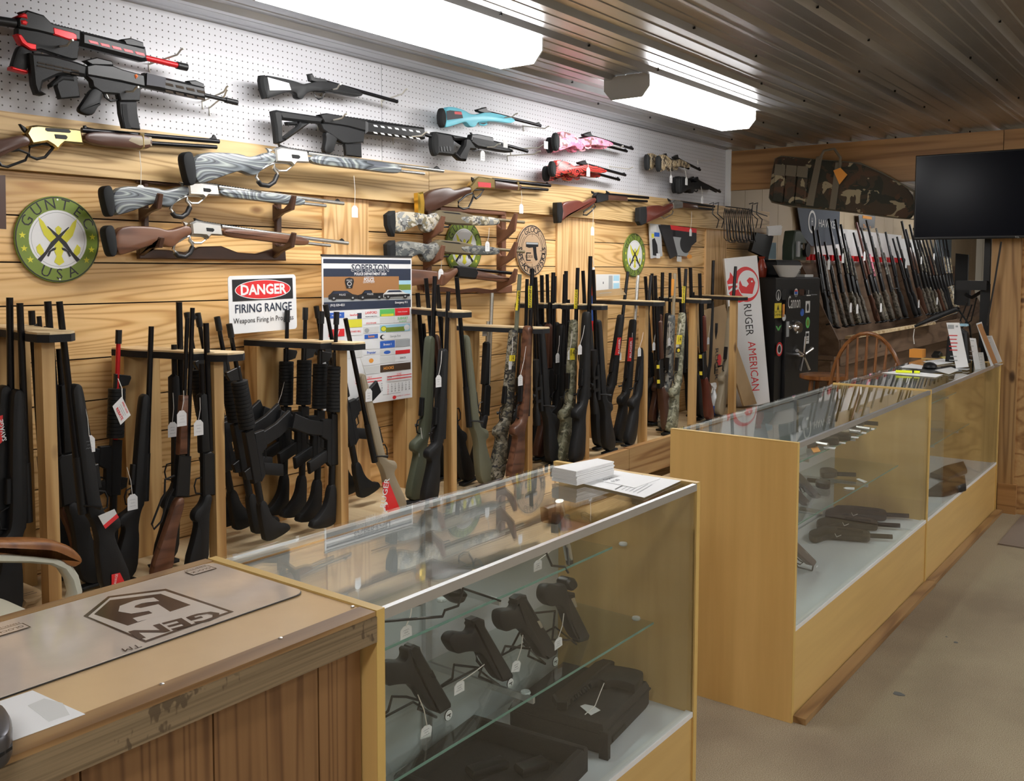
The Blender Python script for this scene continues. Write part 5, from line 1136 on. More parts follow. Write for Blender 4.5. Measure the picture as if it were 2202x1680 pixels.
F.ell(500, 660, 26, 26, 'sign green', 5); F.ell(500, 660, 20, 20, 'sign yellow', 5.4); F.ell(710, 660, 26, 26, 'sign white', 5); F.ell(490, 735, 22, 22, 'sign black', 5); F.ell(498, 735, 15, 15, 'sign white', 5.4); F.ell(355, 665, 20, 20, 'print grey', 5); F.ell(390, 940, 20, 20, 'print orange', 5); F.ell(530, 878, 30, 16, 'print blue', 5)
for x0, nm in ((250, 'MAY'), (520, 'JUNE')): F.text(nm, x0+(110 if nm == 'JUNE' else 120), 1090, 20, 'sign red'); F.rect(x0, 1100, x0+225, 1108, 'sign red'); F.rect(x0, 1126, x0+225, 1134, 'sign red')
F.text('2024', 540, 1112, 22, 'navy print')
for m0, x0, first, nd in ((0, 285, 3, 31), (1, 535, 6, 30)):
    for d_ in range(1, nd+1):
        q = d_-1+first; F.text(str(d_), x0+(q % 7)*32.5, 1160+(q//7)*21, 16, 'sign red' if q % 7 == 0 else 'sign black', l=5)
F.ell(585, 1302, 17, 17, 'sign red'); F.text('CHAMBER OF COMMERCE', 665, 1296, 12, 'sign red'); F.rect(480, 1262, 640, 1266, 'print grey')
F.build('printing', t)
# plank-wall papers, catalogues, hanging packet
def wall_card(name, label, cat, corners, Y, mat, th=.002, draw=None, W=100, H=100, cols=None):
    P = [at(u, v, Y=Y) for u, v in corners]       # tl, tr, br, bl
    c = sum(P, Vector())/4; lo = min(p.z for p in P)
    t = thing(name, label, cat, (c.x, Y, lo))
    MB().sheet(P, th, Vector((0, 1, 0))).build('card', mat, t)
    if draw:
        ex = (P[1]-P[0]); ey = (P[3]-P[0]); F = Face(P[0]-Vector((0, th/2, 0)), ex, ey-ex.normalized()*ey.dot(ex.normalized()), ex.length, ey.length, W, H); draw(F); F.build('printing', t)
    return t
def d1(F): F.rect(6, 4, 60, 22, 'print pale'); F.rect(40, 24, 90, 36, 'print blue'); F.rect(15, 28, 38, 40, 'sign yellow'); F.poly([(20, 45), (30, 90), (80, 92), (70, 60), (45, 40)], 'gun black'); F.rect(62, 84, 98, 98, 'sign white')
wall_card('blister_pack', 'clear hanging pack with a black accessory, left of the catalogues', 'package', [(1396, 481), (1419, 483), (1423, 551), (1400, 556)], WY-.03, 'clear plastic', .012, d1)
def d2(F):
    F.rect(0, 0, 100, 12, 'sign red'); F.rect(8, 30, 70, 80, 'print grey'); F.ell(60, 45, 22, 26, 'sign black'); F.rect(28, 82, 45, 96, 'print pale'); F.ell(75, 80, 10, 6, 'print orange')
wall_card('catalogue', 'dark gun catalogue hanging tilted behind the white tag, the front one', 'catalogue', [(1440, 484), (1497, 492), (1497, 520), (1456, 556)], WY-.035, 'sign black', .006, d2)
wall_card('catalogue', 'second dark catalogue showing as a thin edge left of the front catalogue', 'catalogue', [(1417, 484), (1440, 484), (1456, 548), (1441, 557)], WY-.045, 'sign black', .008)
def d3(F): F.rect(4, 8, 46, 90, 'print pale'); F.rect(52, 8, 68, 92, 'print grey'); F.rect(72, 8, 96, 92, 'print sky'); F.rect(70, 42, 96, 55, 'sign white'); F.rect(28, 46, 31, 60, 'sign black')
wall_card('leaflet', 'pale grey folded leaflet propped on a rack bar below the last round sign', 'leaflet', [(1281, 590), (1333, 590), (1333, 622), (1282, 625)], 2.98, 'print pale', .002, d3)
def d4(F): F.rect(12, 48, 60, 56, 'print grey')
wall_card('cardboard_flap', 'light brown cardboard piece lying under the pale leaflet', 'cardboard', [(1281, 625), (1336, 620), (1346, 634), (1282, 638)], 2.96, 'kraft', .003, d4)
def d5(F): F.text('RUGER', 50, 82, 20, 'sign black')
wall_card('banner', 'dark cloth panel edge hanging at the far left above the round sign', 'banner', [(-30, 378), (11, 377), (13, 493), (-30, 490)], WY-.02, 'walnut dark', .004)
wall_card('blue_note', 'blue note taped to the end of the plank wall', 'note', [(1640, 612-90), (1669, 522), (1669, 558), (1640, 556)], WY-.03, 'print sky', .001)
# flag sock hanging between racks
t = thing('flag_windsock', 'slim stars-and-stripes cloth hanging on a hook between two racks', 'flag', tuple(at(1276, 710, Y=2.92)))
A = at(1274, 560, Y=2.92); MB().tube([A+Vector((0, .03, .01)), A+Vector((0, .0, .01)), A+Vector((0, -.01, -.03))], .002, 6).build('hook', 'wire white', t)
for nm, v0, v1, mt in (('canton', 636, 668, 'print blue'), ('stripe', 600, 636, 'sign red'), ('stripe', 668, 690, 'print blue'), ('stripe', 690, 712, 'sign red'), ('trim', 575, 600, 'sign white')):
    p, q = at(1275, v0, Y=2.92), at(1275, v1, Y=2.92); MB().tube([p, q], .011, 8).build(nm, mt, t)
# labels on racked guns: parts of the gun they are stuck on
def gun_named(s_): return [o for o in sc.objects if o.parent is None and o.get('label', '').startswith(s_)][0]
def decal(gun, corners, Y, mat, draw=None, W=100, H=100, name='maker_label', lab=None):
    g = gun_named(gun); P = [at(u, v, Y=Y) for u, v in corners]
    o = MB().sheet(P, .001, Vector((0, 1, 0))).build(name, mat, g)
    if lab: o['label'] = lab
    if draw:
        ex = (P[1]-P[0]); ey = (P[3]-P[0]); F = Face(P[0]-Vector((0, .0008, 0)), ex, ey-ex.normalized()*ey.dot(ex.normalized()), ex.length, ey.length, W, H); draw(F); F.build('lettering', o)
    return o
def gy(gun): return gun_named(gun).matrix_basis.translation.y
def vt(txt, size, mat='sign white', up=True): return lambda F: F.text(txt, 50, 50, size, mat, rot=-PI/2 if up else PI/2, bold=.02, l=1)
def face_y(g): return gy(g)-.024
def dr(F): F.text('RUGER', 42, 34, 22, 'sign white', rot=-1.35, sx=.95, bold=.01); F.ell(55, 78, 36, 17, 'sign white'); F.ell(70, 80, 20, 10, 'sign red'); F.text('R', 66, 76, 16, 'red ink', rot=-1.3)
decal('tan-stocked bolt', [(822, 1038), (836, 1035), (860, 1095), (834, 1103)], face_y('tan-stocked bolt'), 'sign red', dr)
decal('big black bolt', [(240, 1236), (258, 1232), (268, 1252), (240, 1262)], face_y('big black bolt'), 'sign red', lambda F: F.text('SAVAGE', 50, 50, 24, 'sign white', rot=-1.4, sx=.8))
decal('black rifle with straight thin', [(-6, 896), (6, 893), (5, 950), (-6, 960)], face_y('black rifle with straight thin'), 'sign red', vt('SAVAGE', 15))
decal('black red-labelled rifle', [(1328, 726), (1336, 726), (1331, 764), (1322, 764)], face_y('black red-labelled rifle'), 'sign red', vt('RUGER', 19))
decal('black rifle with silver barrel', [(1353, 726), (1361, 726), (1357, 777), (1349, 777)], face_y('black rifle with silver barrel'), 'sign red', vt('RUGER', 17))
for g, c_, tx in (('bark-camouflage', [(1113, 625), (1119, 625), (1113, 668), (1108, 668)], 'CASCADE'), ('brown walnut rifle', [(1136, 615), (1144, 615), (1143, 662), (1136, 662)], 'BROWNING'), ('green camouflage rifle', [(1236, 623), (1242, 623), (1241, 664), (1234, 664)], 'CASCADE')):
    decal(g, c_, gy(g)-.016, 'yellow label', vt(tx, 16, 'sign black'), name='barrel_label')
decal('green-grey camouflage', [(1468, 615), (1474, 616), (1472, 652), (1466, 652)], gy('green-grey camouflage')-.016, 'yellow label', vt('CASCADE', 17, 'sign black'), name='barrel_label')
decal('pale brown camouflage', [(1444, 600), (1450, 600), (1448, 636), (1443, 636)], gy('pale brown camouflage')-.016, 'print orange', name='barrel_label')
decal('green camouflage rifle', [(1226, 749), (1236, 749), (1236, 774), (1226, 774)], face_y('green camouflage rifle'), 'yellow label', lambda F: F.text('14', 50, 40, 55, 'sign black', l=1), name='sticker')
decal('bark-camouflage', [(1096, 764), (1108, 764), (1107, 777), (1095, 777)], face_y('bark-camouflage'), 'yellow label', lambda F: F.text('14', 50, 50, 90, 'sign black', l=1, sx=.6), name='sticker')
decal('green-grey camouflage', [(1456, 721), (1467, 721), (1465, 741), (1454, 741)], face_y('green-grey camouflage'), 'yellow label', lambda F: F.text('14', 50, 45, 60, 'sign black', l=1), name='sticker')
decal('green-grey camouflage', [(1454, 748), (1464, 748), (1463, 759), (1453, 759)], face_y('green-grey camouflage'), 'sign black', lambda F: F.ell(50, 50, 30, 34, 'yellow label'), name='sticker')
for g, u, v in (('walnut shotgun with a yellow cable lock, right of the seventh', 1415, 789), ('walnut shotgun with a yellow cable lock, right of the seventh', 1416, 821), ('walnut shotgun with a yellow cable lock, right of the eighth', 1506, 767), ('walnut shotgun with a yellow cable lock, right of the eighth', 1507, 803)):
    decal(g, [(u-3, v-4), (u+3, v-4), (u+3, v+4), (u-3, v+4)], face_y(g), 'yellow label', name='lock_clip')
# rebate card and small card
def rb(F): F.text('SPEED SALES', 50, 16, 13, 'sign red', bold=.02); F.text('REBATE', 52, 78, 22, 'sign red', bold=.03); F.rect(20, 38, 80, 41, 'print grey'); F.rect(25, 52, 75, 55, 'print grey')
P = [at(u, v, Y=2.62) for u, v in ((262, 853), (281, 893), (259, 914), (242, 874))]
t = thing('rebate_card', 'white rebate card with red lettering hanging on the red-barrelled rifle', 'card', tuple(min(P, key=lambda p: p.z)))
MB().sheet(P, .0012).build('card', 'paper', t)
ex = (P[1]-P[0]); F = Face(P[3], P[2]-P[3], P[3]-P[0], (P[2]-P[3]).length, (P[0]-P[3]).length, 100, 100)
F = Face(P[0]+Vector((0, -.0008, 0)), (P[1]-P[0]), (P[3]-P[0]), (P[1]-P[0]).length, (P[3]-P[0]).length, 100, 100); rb(F); F.build('printing', t)
MB().tube([at(254, 815, Y=2.75), at(262, 835, Y=2.64), at(263, 856, Y=2.62)], .0013, 5).build('string', 'string', t)
P = [at(u, v, Y=2.70) for u, v in ((211, 1110), (246, 1095), (251, 1105), (222, 1130))]
t = thing('hang_card', 'small red and cream card hanging beside the big black bolt rifle', 'card', tuple(min(P, key=lambda p: p.z)))
MB().sheet(P, .0012).build('card', 'print pale', t); MB().sheet([P[3], P[2], P[2]+Vector((.006, -.001, -.012)), P[3]+Vector((.006, -.001, -.012))], .0012).build('band', 'sign red', t)
# ================================================================ far end: tall box, safe, shelf rack, television
def boxed(name, label, cat, x0, x1, y0, y1, z0, z1, mat, rz=0, bev=.003, group=None):
    t = thing(name, label, cat, ((x0+x1)/2, (y0+y1)/2, z0), rz, group); w, d = (x1-x0)/2, (y1-y0)/2
    c = MB(); T = Matrix.Translation(((x0+x1)/2, (y0+y1)/2, z0)) @ Matrix.Rotation(rz, 4, 'Z')
    c.poly([(-w, -d), (w, -d), (w, d), (-w, d)], z1-z0, bev, lambda a, dd, b_: T @ Vector((a, b_, (z1-z0)/2+dd))).build('body', mat, t); return t, T
# tall white rifle box leaning at the end of the racks; faces the shop
tl, tr, br, bl = at(1557, 556, X=6.72), at(1628, 549, X=6.80), at(1636, 872, X=6.62), at(1565, 872, X=6.52)
tl = at(1557, 556, X=6.66); ex = (tr-tl).normalized(); ey = Vector((-.03, 0, -1)); ey = (ey-ex*ey.dot(ex)).normalized(); w_ = (tr-tl).length; h_ = 1.135
bk = ey.cross(ex).normalized()
t = thing('rifle_box', 'tall white cardboard rifle box with a big red bird emblem, standing beside the black safe', 'box', tuple(tl+ey*h_+ex*w_/2))
MB().poly([(0, 0), (w_, 0), (w_, h_), (0, h_)], .07, .002, lambda a, d, b_: tl+ex*a+ey*b_-bk*(.035+d)).build('carton', 'sign white', t)
F = Face(tl, ex, ey, w_, h_, 71, 323)
F.ell(42, 60, 28, 38, 'sign red'); F.ell(46, 60, 22, 30, 'sign white'); F.poly([(2, 50), (4, 75), (10, 92), (24, 98), (34, 96), (24, 84), (22, 62), (26, 44), (16, 40), (10, 30), (8, 42)], 'sign red')
F.poly([(24, 62), (30, 78), (42, 80), (54, 82), (58, 70), (62, 58), (58, 48), (50, 46), (44, 52), (48, 60), (42, 66), (34, 62), (30, 50)], 'sign red'); F.text('R', 14, 64, 24, 'sign white', rot=PI/2, bold=.02); F.ell(55, 55, 2, 2, 'sign white')
F.text('RUGER', 40, 136, 17, 'sign black', rot=PI/2, sx=.95); F.text('AMERICAN', 42, 238, 17, 'sign red', rot=PI/2, sx=.95)
F.build('printing', t)
F = Face(tl+ex*(w_+.0004), -bk, ey, .07, h_, 20, 323); F.text('LEARN MORE RUGER.COM', 10, 190, 12, 'print grey', rot=PI/2); F.build('side_printing', t)
# cardboard cartons leaning there
P = [at(u, v, Y=3.0) for u, v in ((1494, 672), (1558, 655), (1600, 860), (1520, 880))]
t = thing('cardboard_carton', 'flattened brown cardboard carton standing behind the tan rifle', 'cardboard', tuple(P[3])); MB().sheet(P, .012, Vector((0, 1, 0))).build('carton', 'kraft', t)
F = Face(at(1537, 760, Y=2.99), EXW, EYW, .12, .2, 30, 50); F.ell(20, 14, 9, 11, 'sign red'); F.text('RUGER', 8, 20, 14, 'sign black', rot=PI/2); F.build('printing', t)
P = [at(u, v, Y=2.80) for u, v in ((1571, 705), (1580, 735), (1626, 868), (1598, 874), (1575, 800))]
t = thing('cardboard_carton', 'narrow brown cardboard strip leaning in front of the tall white box', 'cardboard', tuple(P[3])); MB().sheet(P, .012, Vector((0, 1, 0))).build('carton', 'kraft', t)
# spray bottle on the platform
c = at(1534, 893, Y=2.86); t = thing('spray_bottle', 'spray bottle with white trigger head and blue label standing between rack guns', 'bottle', (c.x, 2.86, PZ))
T = Matrix.Translation((c.x, 2.86, PZ)); MB().lathe([(.03, 0), (.034, .01), (.034, .11), (.03, .15), (.014, .185), (.013, .20)], T).build('bottle', 'clear plastic', t)
MB().lathe([(.0345, .02), (.0345, .09)], T).build('label_band', 'print blue', t); MB().poly([(-.05, .235), (-.045, .25), (.02, .25), (.03, .225), (.014, .2), (-.012, .2), (-.02, .215)], .022, .004, lambda a, d, b_: T @ Vector((a, d, b_))).tube([T @ Vector((-.02, 0, .215)), T @ Vector((-.035, 0, .18))], .004, 6).build('trigger_head', 'sign white', t)
# safe
plain('safe black', (.012, .012, .013), .38, spec=.5); plain('chrome', (.8, .8, .82), .12, 1)
SX0, SX1, SYF, SYB, SZ = 7.02, 7.84, 2.74, 3.14, 1.488
RZ = math.radians(-4)
t, T = boxed('gun_safe', 'tall black gun safe with stickers on its door and a chrome five-spoke handle', 'safe', SX0, SX1, SYF, SYB, 0, SZ, 'safe black', RZ, .012)
def sf(x, y, z): return T @ Vector((x, y, z))
hw, hd = (SX1-SX0)/2, (SYB-SYF)/2
MB().poly([(-hw+.13, .12), (hw-.10, .12), (hw-.10, SZ-.14), (-hw+.13, SZ-.14)], .03, .006, lambda a, d, b_: sf(a, -hd-.012+d, b_)).build('door', 'safe black', t)
def hub(x, z, r, l, nm, mat): MB().lathe([(r, 0), (r, l*.6), (r*.7, l)], T @ Matrix.Translation((x, -hd-.026, z)) @ Matrix.Rotation(PI/2, 4, 'X'), 20).build(nm, mat, t)
def spx(u, v):   # photo point on the door plane -> safe coordinates
    n = T.to_3x3() @ Vector((0, -1, 0)); p = sf(0, -hd-.028, 0); d = Fv+Rv*((u-CXP)/FPX)-Uv*((v-CYP)/FPX); k = (p-EYE).dot(n)/d.dot(n); q = T.inverted() @ (EYE+d*k); return q.x, q.z
x, z = spx(1710, 704); hub(x, z, .052, .05, 'dial', 'chrome')
x, z = spx(1697, 703); hub(x, z, .02, .02, 'dial_ring', 'chrome')
x, z = spx(1713, 763); hub(x, z, .03, .07, 'handle_hub', 'chrome')
for a in (90, 18, -54, -126, 162):
    a = math.radians(a+0); MB().tube([sf(x, -hd-.085, z), sf(x+.15*math.cos(a), -hd-.095, z+.15*math.sin(a))], [.008, .014], 8).build('handle_spoke', 'chrome', t)
def sticker(u, v, w, h, mat, shape='r', draw=None):
    x, z = spx(u, v); o = sf(x-w/2, -hd-.0275, z+h/2); F = Face(o, T.to_3x3() @ Vector((1, 0, 0)), (0, 0, -1), w, h, 100, 100)
    F.ell(50, 50, 50, 50, mat) if shape == 'e' else F.rect(0, 0, 100, 100, mat)
    if draw: draw(F)
    F.build('sticker', t)
sticker(1674, 635, .085, .085, 'print pale', 'e', lambda F: (F.ell(50, 50, 42, 42, 'sign black'), F.poly([(50, 15), (35, 85), (65, 85)], 'print pale')))
sticker(1686, 634, .07, .08, 'gun polymer'); sticker(1712, 630, .07, .07, 'print pale', 'e', lambda F: (F.rect(10, 35, 90, 65, 'print blue'), F.rect(10, 20, 90, 34, 'sign red')))
sticker(1724, 629, .09, .05, 'walnut dark'); sticker(1739, 631, .1, .06, 'gun polymer', 'r', lambda F: (F.rect(47, 5, 53, 60, 'print pale'), F.rect(10, 70, 90, 85, 'print pale')))
sticker(1673, 668, .12, .115, 'yellow label', 'r', lambda F: (F.poly([(50, 10), (35, 45), (65, 45)], 'sign black'), F.text("DON'T TREAD", 50, 60, 17, 'sign black'), F.text('ON MEMBERS', 50, 80, 17, 'sign black')))
sticker(1685, 668, .04, .1, 'print orange'); sticker(1686, 683, .065, .055, 'print pale', 'e'); sticker(1737, 660, .085, .095, 'print pale', 'r', lambda F: F.ell(50, 55, 26, 34, 'sign black'))
sticker(1725, 672, .07, .06, 'print blue', 'e'); sticker(1737, 694, .08, .09, 'print green', 'e', lambda F: F.ell(50, 50, 30, 30, 'sign green')); sticker(1674, 706, .12, .06, 'safe black', 'r', lambda F: (F.poly([(10, 20), (40, 80), (60, 80), (95, 10), (60, 30), (50, 60), (30, 20)], 'print green')))
sticker(1694, 708, .05, .12, 'print grey'); sticker(1736, 726, .07, .1, 'print pale', 'r', lambda F: (F.rect(15, 15, 85, 40, 'sign black'), F.rect(15, 52, 85, 58, 'sign black'), F.rect(15, 70, 85, 76, 'sign black')))
sticker(1676, 751, .11, .11, 'sign red', 'e', lambda F: (F.ell(50, 50, 36, 36, 'print pale'), F.ell(50, 50, 24, 26, 'sign black')))
sticker(1708, 653, .30, .14, 'safe black', 'r', lambda F: F.text('Cannon', 50, 45, 75, 'print pale', sx=.5))
# things on the safe
zt = SZ+.001
def onsafe(u, Yc): return at(u, 600, Y=Yc).x
t, _ = boxed('printer', 'flat black printer on top of the safe', 'printer', 7.30, 7.83, 2.88, 3.12, zt, zt+.14, 'gun polymer', 0, .02)
MB().box(7.32, 7.81, 2.872, 2.88, zt+.03, zt+.06).build('tray_slot', 'gun black', t)
p = at(1670, 590, Y=2.80); t = thing('tray_basket', 'white oval basin on top of the safe', 'basin', (7.28, 2.80, zt)); T2 = Matrix.Translation((7.30, 2.79, zt)) @ Matrix.Diagonal((1.35, .35, 1, 1))
MB().lathe([(.10, 0), (.12, .01), (.19, .09), (.20, .095), (.18, .09), (.11, .015)], T2, 24).build('bowl', 'print pale', t); MB().tube([(7.40, 2.74, zt+.095), (7.45, 2.745, zt+.05), (7.40, 2.75, zt)], .003, 6).build('wire', 'chrome', t)
t, _ = boxed('plastic_case', 'grey plastic tray lying on the safe behind the basin', 'tray', 7.60, 7.80, 2.76, 2.84, zt, zt+.022, 'print pale')
p = at(1638, 560, Y=2.98); t = thing('vase', 'small red-brown clay vase behind the tall white box', 'vase', (p.x, 2.98, zt)); T2 = Matrix.Translation((p.x, 2.98, zt))
plain('clay red', (.35, .05, .025), .3)
MB().lathe([(.035, 0), (.04, .02), (.045, .07), (.022, .13), (.018, .145), (.028, .165), (.024, .166)], T2).build('body', 'clay red', t)
z1 = zt+.141
t, _ = boxed('monitor_back', 'black desktop machine standing behind the vase', 'computer', 7.25, 7.60, 3.14, 3.20, 0, 0.1, 'gun polymer') if False else (None, None)
x, z = at(1640, 548, Y=3.05).x, at(1640, 548, Y=3.05).z
t = thing('register_screen', 'black tilted screen under a pile of white papers, above the vase', 'screen', (x, 3.05, zt)); 
P = [at(u, v, Y=3.05) for u, v in ((1623, 500), (1660, 508), (1648, 556), (1612, 540))]
MB().sheet(P, .03, Vector((0, 1, 0))).build('screen', 'gun black', t); MB().box(P[2].x-.08, P[2].x+.02, 3.04, 3.10, zt, P[2].z+.02).build('stand', 'gun black', t)
for k in range(6):
    P = [at(u, v-k*2.6, Y=3.03-.004*k) for u, v in ((1648, 500), (1676+(k*5) % 7, 497), (1680, 506), (1652, 507))]
    o = MB().sheet(P, .004, Vector((0, 1, 0))).build('receipt', 'paper'); tag(centre(o), 'crumpled white receipt in the small pile above the black screen', 'paper', 'receipts piled by the timber end')
# green reloading press and box
x = at(1716, 530, Y=2.98).x-.10
t = thing('reloading_press', 'dark green reloading machine with round drum standing on the printer', 'machine', (x, 2.98, z1)); plain('press green', (.03, .05, .03), .35)
MB().poly([(x-.14, z1), (x+.18, z1), (x+.18, z1+.17), (x+.02, z1+.26), (x-.10, z1+.25), (x-.14, z1+.12)], .10, .01, y=2.98).build('body', 'press green', t)
MB().lathe([(.06, 0), (.06, .03)], Matrix.Translation((x+.13, 2.93, z1+.09)) @ Matrix.Rotation(PI/2, 4, 'X'), 18).build('drum', 'gun black', t)
MB().lathe([(.03, 0), (.03, .03)], Matrix.Translation((x+.02, 2.93, z1+.12)) @ Matrix.Rotation(PI/2, 4, 'X'), 14).build('knob', 'chrome', t)
MB().box(x-.08, x-.02, 2.915, 2.93, z1+.03, z1+.16).build('lever', 'print grey', t)
# black wire hangers on the timber end
def hanger(label, u, v0, v1, Y, w=.032, group='black wire hangers on the timber end'):
    a = at(u, v0, Y=Y); b2 = at(u, v1, Y=Y)
    o = MB().tube([(a.x-.012, Y+.02, a.z+.012), (a.x, Y-.01, a.z+.02), (a.x+.01, Y, a.z), (a.x+.05*w, Y, (a.z+b2.z)/2+.02), (a.x+w, Y-.02, (a.z+b2.z)/2-.02), (a.x+w*.2, Y-.03, b2.z)], .004, 6).build('wire_hanger', 'black wire')
    tag(centre(o), label, 'hanger', group)
for lb, u in (('black hook-shaped hanger, leftmost on the timber end', 1532), ('black hook-shaped hanger just right of the leftmost one', 1543), ('black hook-shaped hanger right of the bundle of wire loops', 1617), ('rightmost black hook-shaped hanger on the timber end', 1627)): hanger(lb, u, 442, 490, 3.0, .07)
for k in range(14):
    u = 1562+k*4.3; Y = 2.97+.012*(k % 4); a = at(u, 449+k % 3, Y=Y); b2 = at(u+(k % 3-1)*2, 518+(k % 2)*3, Y=Y); w = .05
    o = MB().tube([(a.x-w*.5, Y, a.z), (a.x+w*.5, Y+.02, a.z), (a.x+w*.8, Y+.02, a.z-.05), (b2.x+w, Y, b2.z+.02), (b2.x+w*.5, Y-.02, b2.z), (b2.x-w*.5, Y-.02, b2.z), (b2.x-w*.9, Y-.01, b2.z+.02), (a.x-w*.8, Y, a.z-.04)], .0035, 6, close=True).build('wire_loop', 'black wire')
    tag(centre(o), 'black wire loop in the dense bundle hanging on the timber end', 'hanger', 'bundle of black wire loops')
tag(centre(MB().tube([at(1560, 444, Y=3.14), at(1608, 450, Y=3.02)], .004, 6).tube([at(1608, 450, Y=3.02), at(1650, 465, Y=2.98)], .004, 6).build('hanger_rod', 'black wire')), 'thin black rod the wire loops hang on, fixed to the timber', 'rod')
# camouflage gun case hung on the beam
camo('woodland', [(.062, .045, .03), (.03, .033, .024), (.09, .05, .03), (.36, .31, .2)], 7.5, (1, .8, 1), .8, detail=3, cover=[.5, .55, .60])
camo_T = bpy.data.materials['woodland']
plain('case trim', (.17, .15, .11), .8)
XC = XE-.07
def cx_(pts): return [(at(u, v, X=XC).y, at(u, v, X=XC).z) for u, v in pts]
t = thing('rifle_case', 'camouflage soft rifle case with three pouches hanging on the far beam', 'gun case', (XC, 2.2, 1.85))
out = [(1668, 342), (1680, 337), (1730, 342), (1800, 348), (1850, 352), (1895, 372), (1966, 412), (1967, 472), (1930, 468), (1800, 452), (1700, 443), (1660, 434), (1655, 425), (1662, 370)]
fX = lambda a, d, b_: Vector((XC+d, a, b_))
MB().poly(cx_(out), .05, .014, fX, rnd=True).build('shell', 'woodland', t)
MB().tube([Vector((XC, a, b_)) for a, b_ in cx_(out)], .008, 6, close=True).build('piping', 'case trim', t)
for k in range(3):
    u0 = 1673+k*24; MB().poly(cx_([(u0, 356+k*2), (u0+22, 358+k*2), (u0+14, 437+k*2), (u0-8, 434+k*2)]), .03, .008, fX, y=-.035).build('pouch', 'woodland', t)
    MB().poly(cx_([(u0, 354+k*2), (u0+22, 356+k*2), (u0+20, 380+k*2), (u0-3, 377+k*2)]), .006, .001, fX, y=-.053).build('pouch_flap', 'case trim', t)
MB().poly(cx_([(1759, 338), (1772, 336), (1752, 444), (1736, 442)]), .008, .001, fX, y=-.03).build('strap', 'case trim', t)
MB().poly(cx_([(1800, 350), (1813, 350), (1800, 452), (1786, 450)]), .008, .001, fX, y=-.03).build('strap', 'case trim', t)
MB().tube([fX(a, -.03, b_) for a, b_ in cx_([(1764, 345), (1775, 325), (1797, 321), (1810, 340), (1808, 362)])], .010, 6).build('handle', 'case trim', t)
P = [fX(a, -.05, b_) for a, b_ in cx_([(1797, 368), (1812, 362), (1827, 377), (1810, 398)])]
o = MB().sheet(P, .003).build('case_tag', 'print orange'); tag(centre(o), 'orange and clear hang tag on the camouflage rifle case', 'tag')
# television on a black pole
t = thing('television', 'large switched-off black television hanging at the right edge', 'television', (6.5, 1.1, 1.73))
XT = 6.50; a = at(1969, 335, X=XT); b2 = at(1967, 516, X=XT); y1, y0 = a.y, a.y-.98; zb, zt2 = b2.z, a.z
plain('tv screen', (.004, .005, .009), .2, spec=.12)
MB().poly([(y0, zb), (y1, zb), (y1, zt2), (y0, zt2)], .04, .006, lambda a, d, b_: Vector((XT+.02+d, a, b_))).build('housing', 'gun black', t)
MB().box(XT-.003, XT+.001, y0+.01, y1-.01, zb+.018, zt2-.01).build('screen', 'tv screen', t)
MB().box(XT+.04, XT+.10, 1.1, 1.3, zb+.15, zt2-.15).build('mount', 'gun black', t)
F = Face((XT-.0035, 1.06, zb+.012), (0, -1, 0), (0, 0, -1), .04, .012, 40, 12); F.text('TCL', 20, 6, 10, 'print pale'); F.build('logo', t)
py = at(2122, 600, X=6.66).y
t = thing('black_pole', 'black metal pole with a bracket arm beside the wooden post', 'pole', (6.66, py, HC)); MB().box(6.645, 6.675, py-.018, py+.018, HC, 1.80).build('pole', 'gun black', t)
MB().box(6.60, 6.66, py-.01, py+.17, 1.42, 1.48).build('arm', 'gun black', t); MB().box(6.63, 6.69, py-.04, py+.03, 1.05, 1.46).build('bracket', 'gun polymer', t)
t = thing('monitor', 'dark flat monitor seen edge-on beside the black pole', 'monitor', (6.9, 1.35, 1.3))
P = [at(u, v, X=6.9) for u, v in ((2056, 545), (2083, 548), (2079, 655), (2052, 655))]; MB().sheet(P, .03, Vector((1, 0, 0))).build('panel', 'rubber', t)
P = [at(u, v, X=6.85) for u, v in ((2062, 606), (2088, 608), (2084, 658), (2058, 656))]; MB().sheet(P, .05, Vector((1, 0, 0))).build('dock', 'gun polymer', t)
MB().tube([at(2070, 630, X=6.88), at(2090, 640, X=6.75), at(2115, 625, X=6.69)], .012, 8).build('arm', 'gun polymer', t)
MB().tube([at(2153, 520, X=6.58), at(2140, 600, X=6.58), at(2122, 700, X=6.58)], .006, 6).build('power_cable', 'black wire').__setitem__('label', 'black cable hanging from the television down the wooden post')
bpy.data.objects['power_cable']['category'] = 'cable'
for k, pts in enumerate((((2090, 655), (2075, 700), (2065, 690), (2080, 650)), ((2100, 640), (2088, 690), (2068, 705), (2076, 730)))):
    o = MB().tube([at(u, v, X=6.75) for u, v in pts], .005, 6).build('loose_cable', 'black wire'); tag(centre(o), ('thin loose black cable looping left below the monitor arm', 'thin loose black cable hanging lower behind the sign holders')[k], 'cable')
# swing-arm lamp like pole with foam: microphone boom
t = thing('desk_lamp', 'slanted black bar lamp with a pull string, rising right over the far case', 'lamp', tuple(at(1967, 702, X=6.35)))
a, b2 = at(1967, 702, X=6.35), at(2060, 664, X=6.35)
MB().tube([a, (a+b2)/2, b2], [.008, .022, .016], 8).build('shade', 'gun polymer', t); MB().tube([a-Vector((.01, 0, .012)), b2-Vector((.01, 0, .02))], .004, 6).build('rail', 'chrome', t); MB().tube([a, at(1964, 725, X=6.35), at(1966, 740, X=6.35)], .0025, 5).build('pull_string', 'string', t)
MB().tube([b2, at(2085, 700, X=6.45), at(2092, 760, X=6.5), at(2092, 800, X=6.5)], .006, 6).build('arm', 'gun black', t)
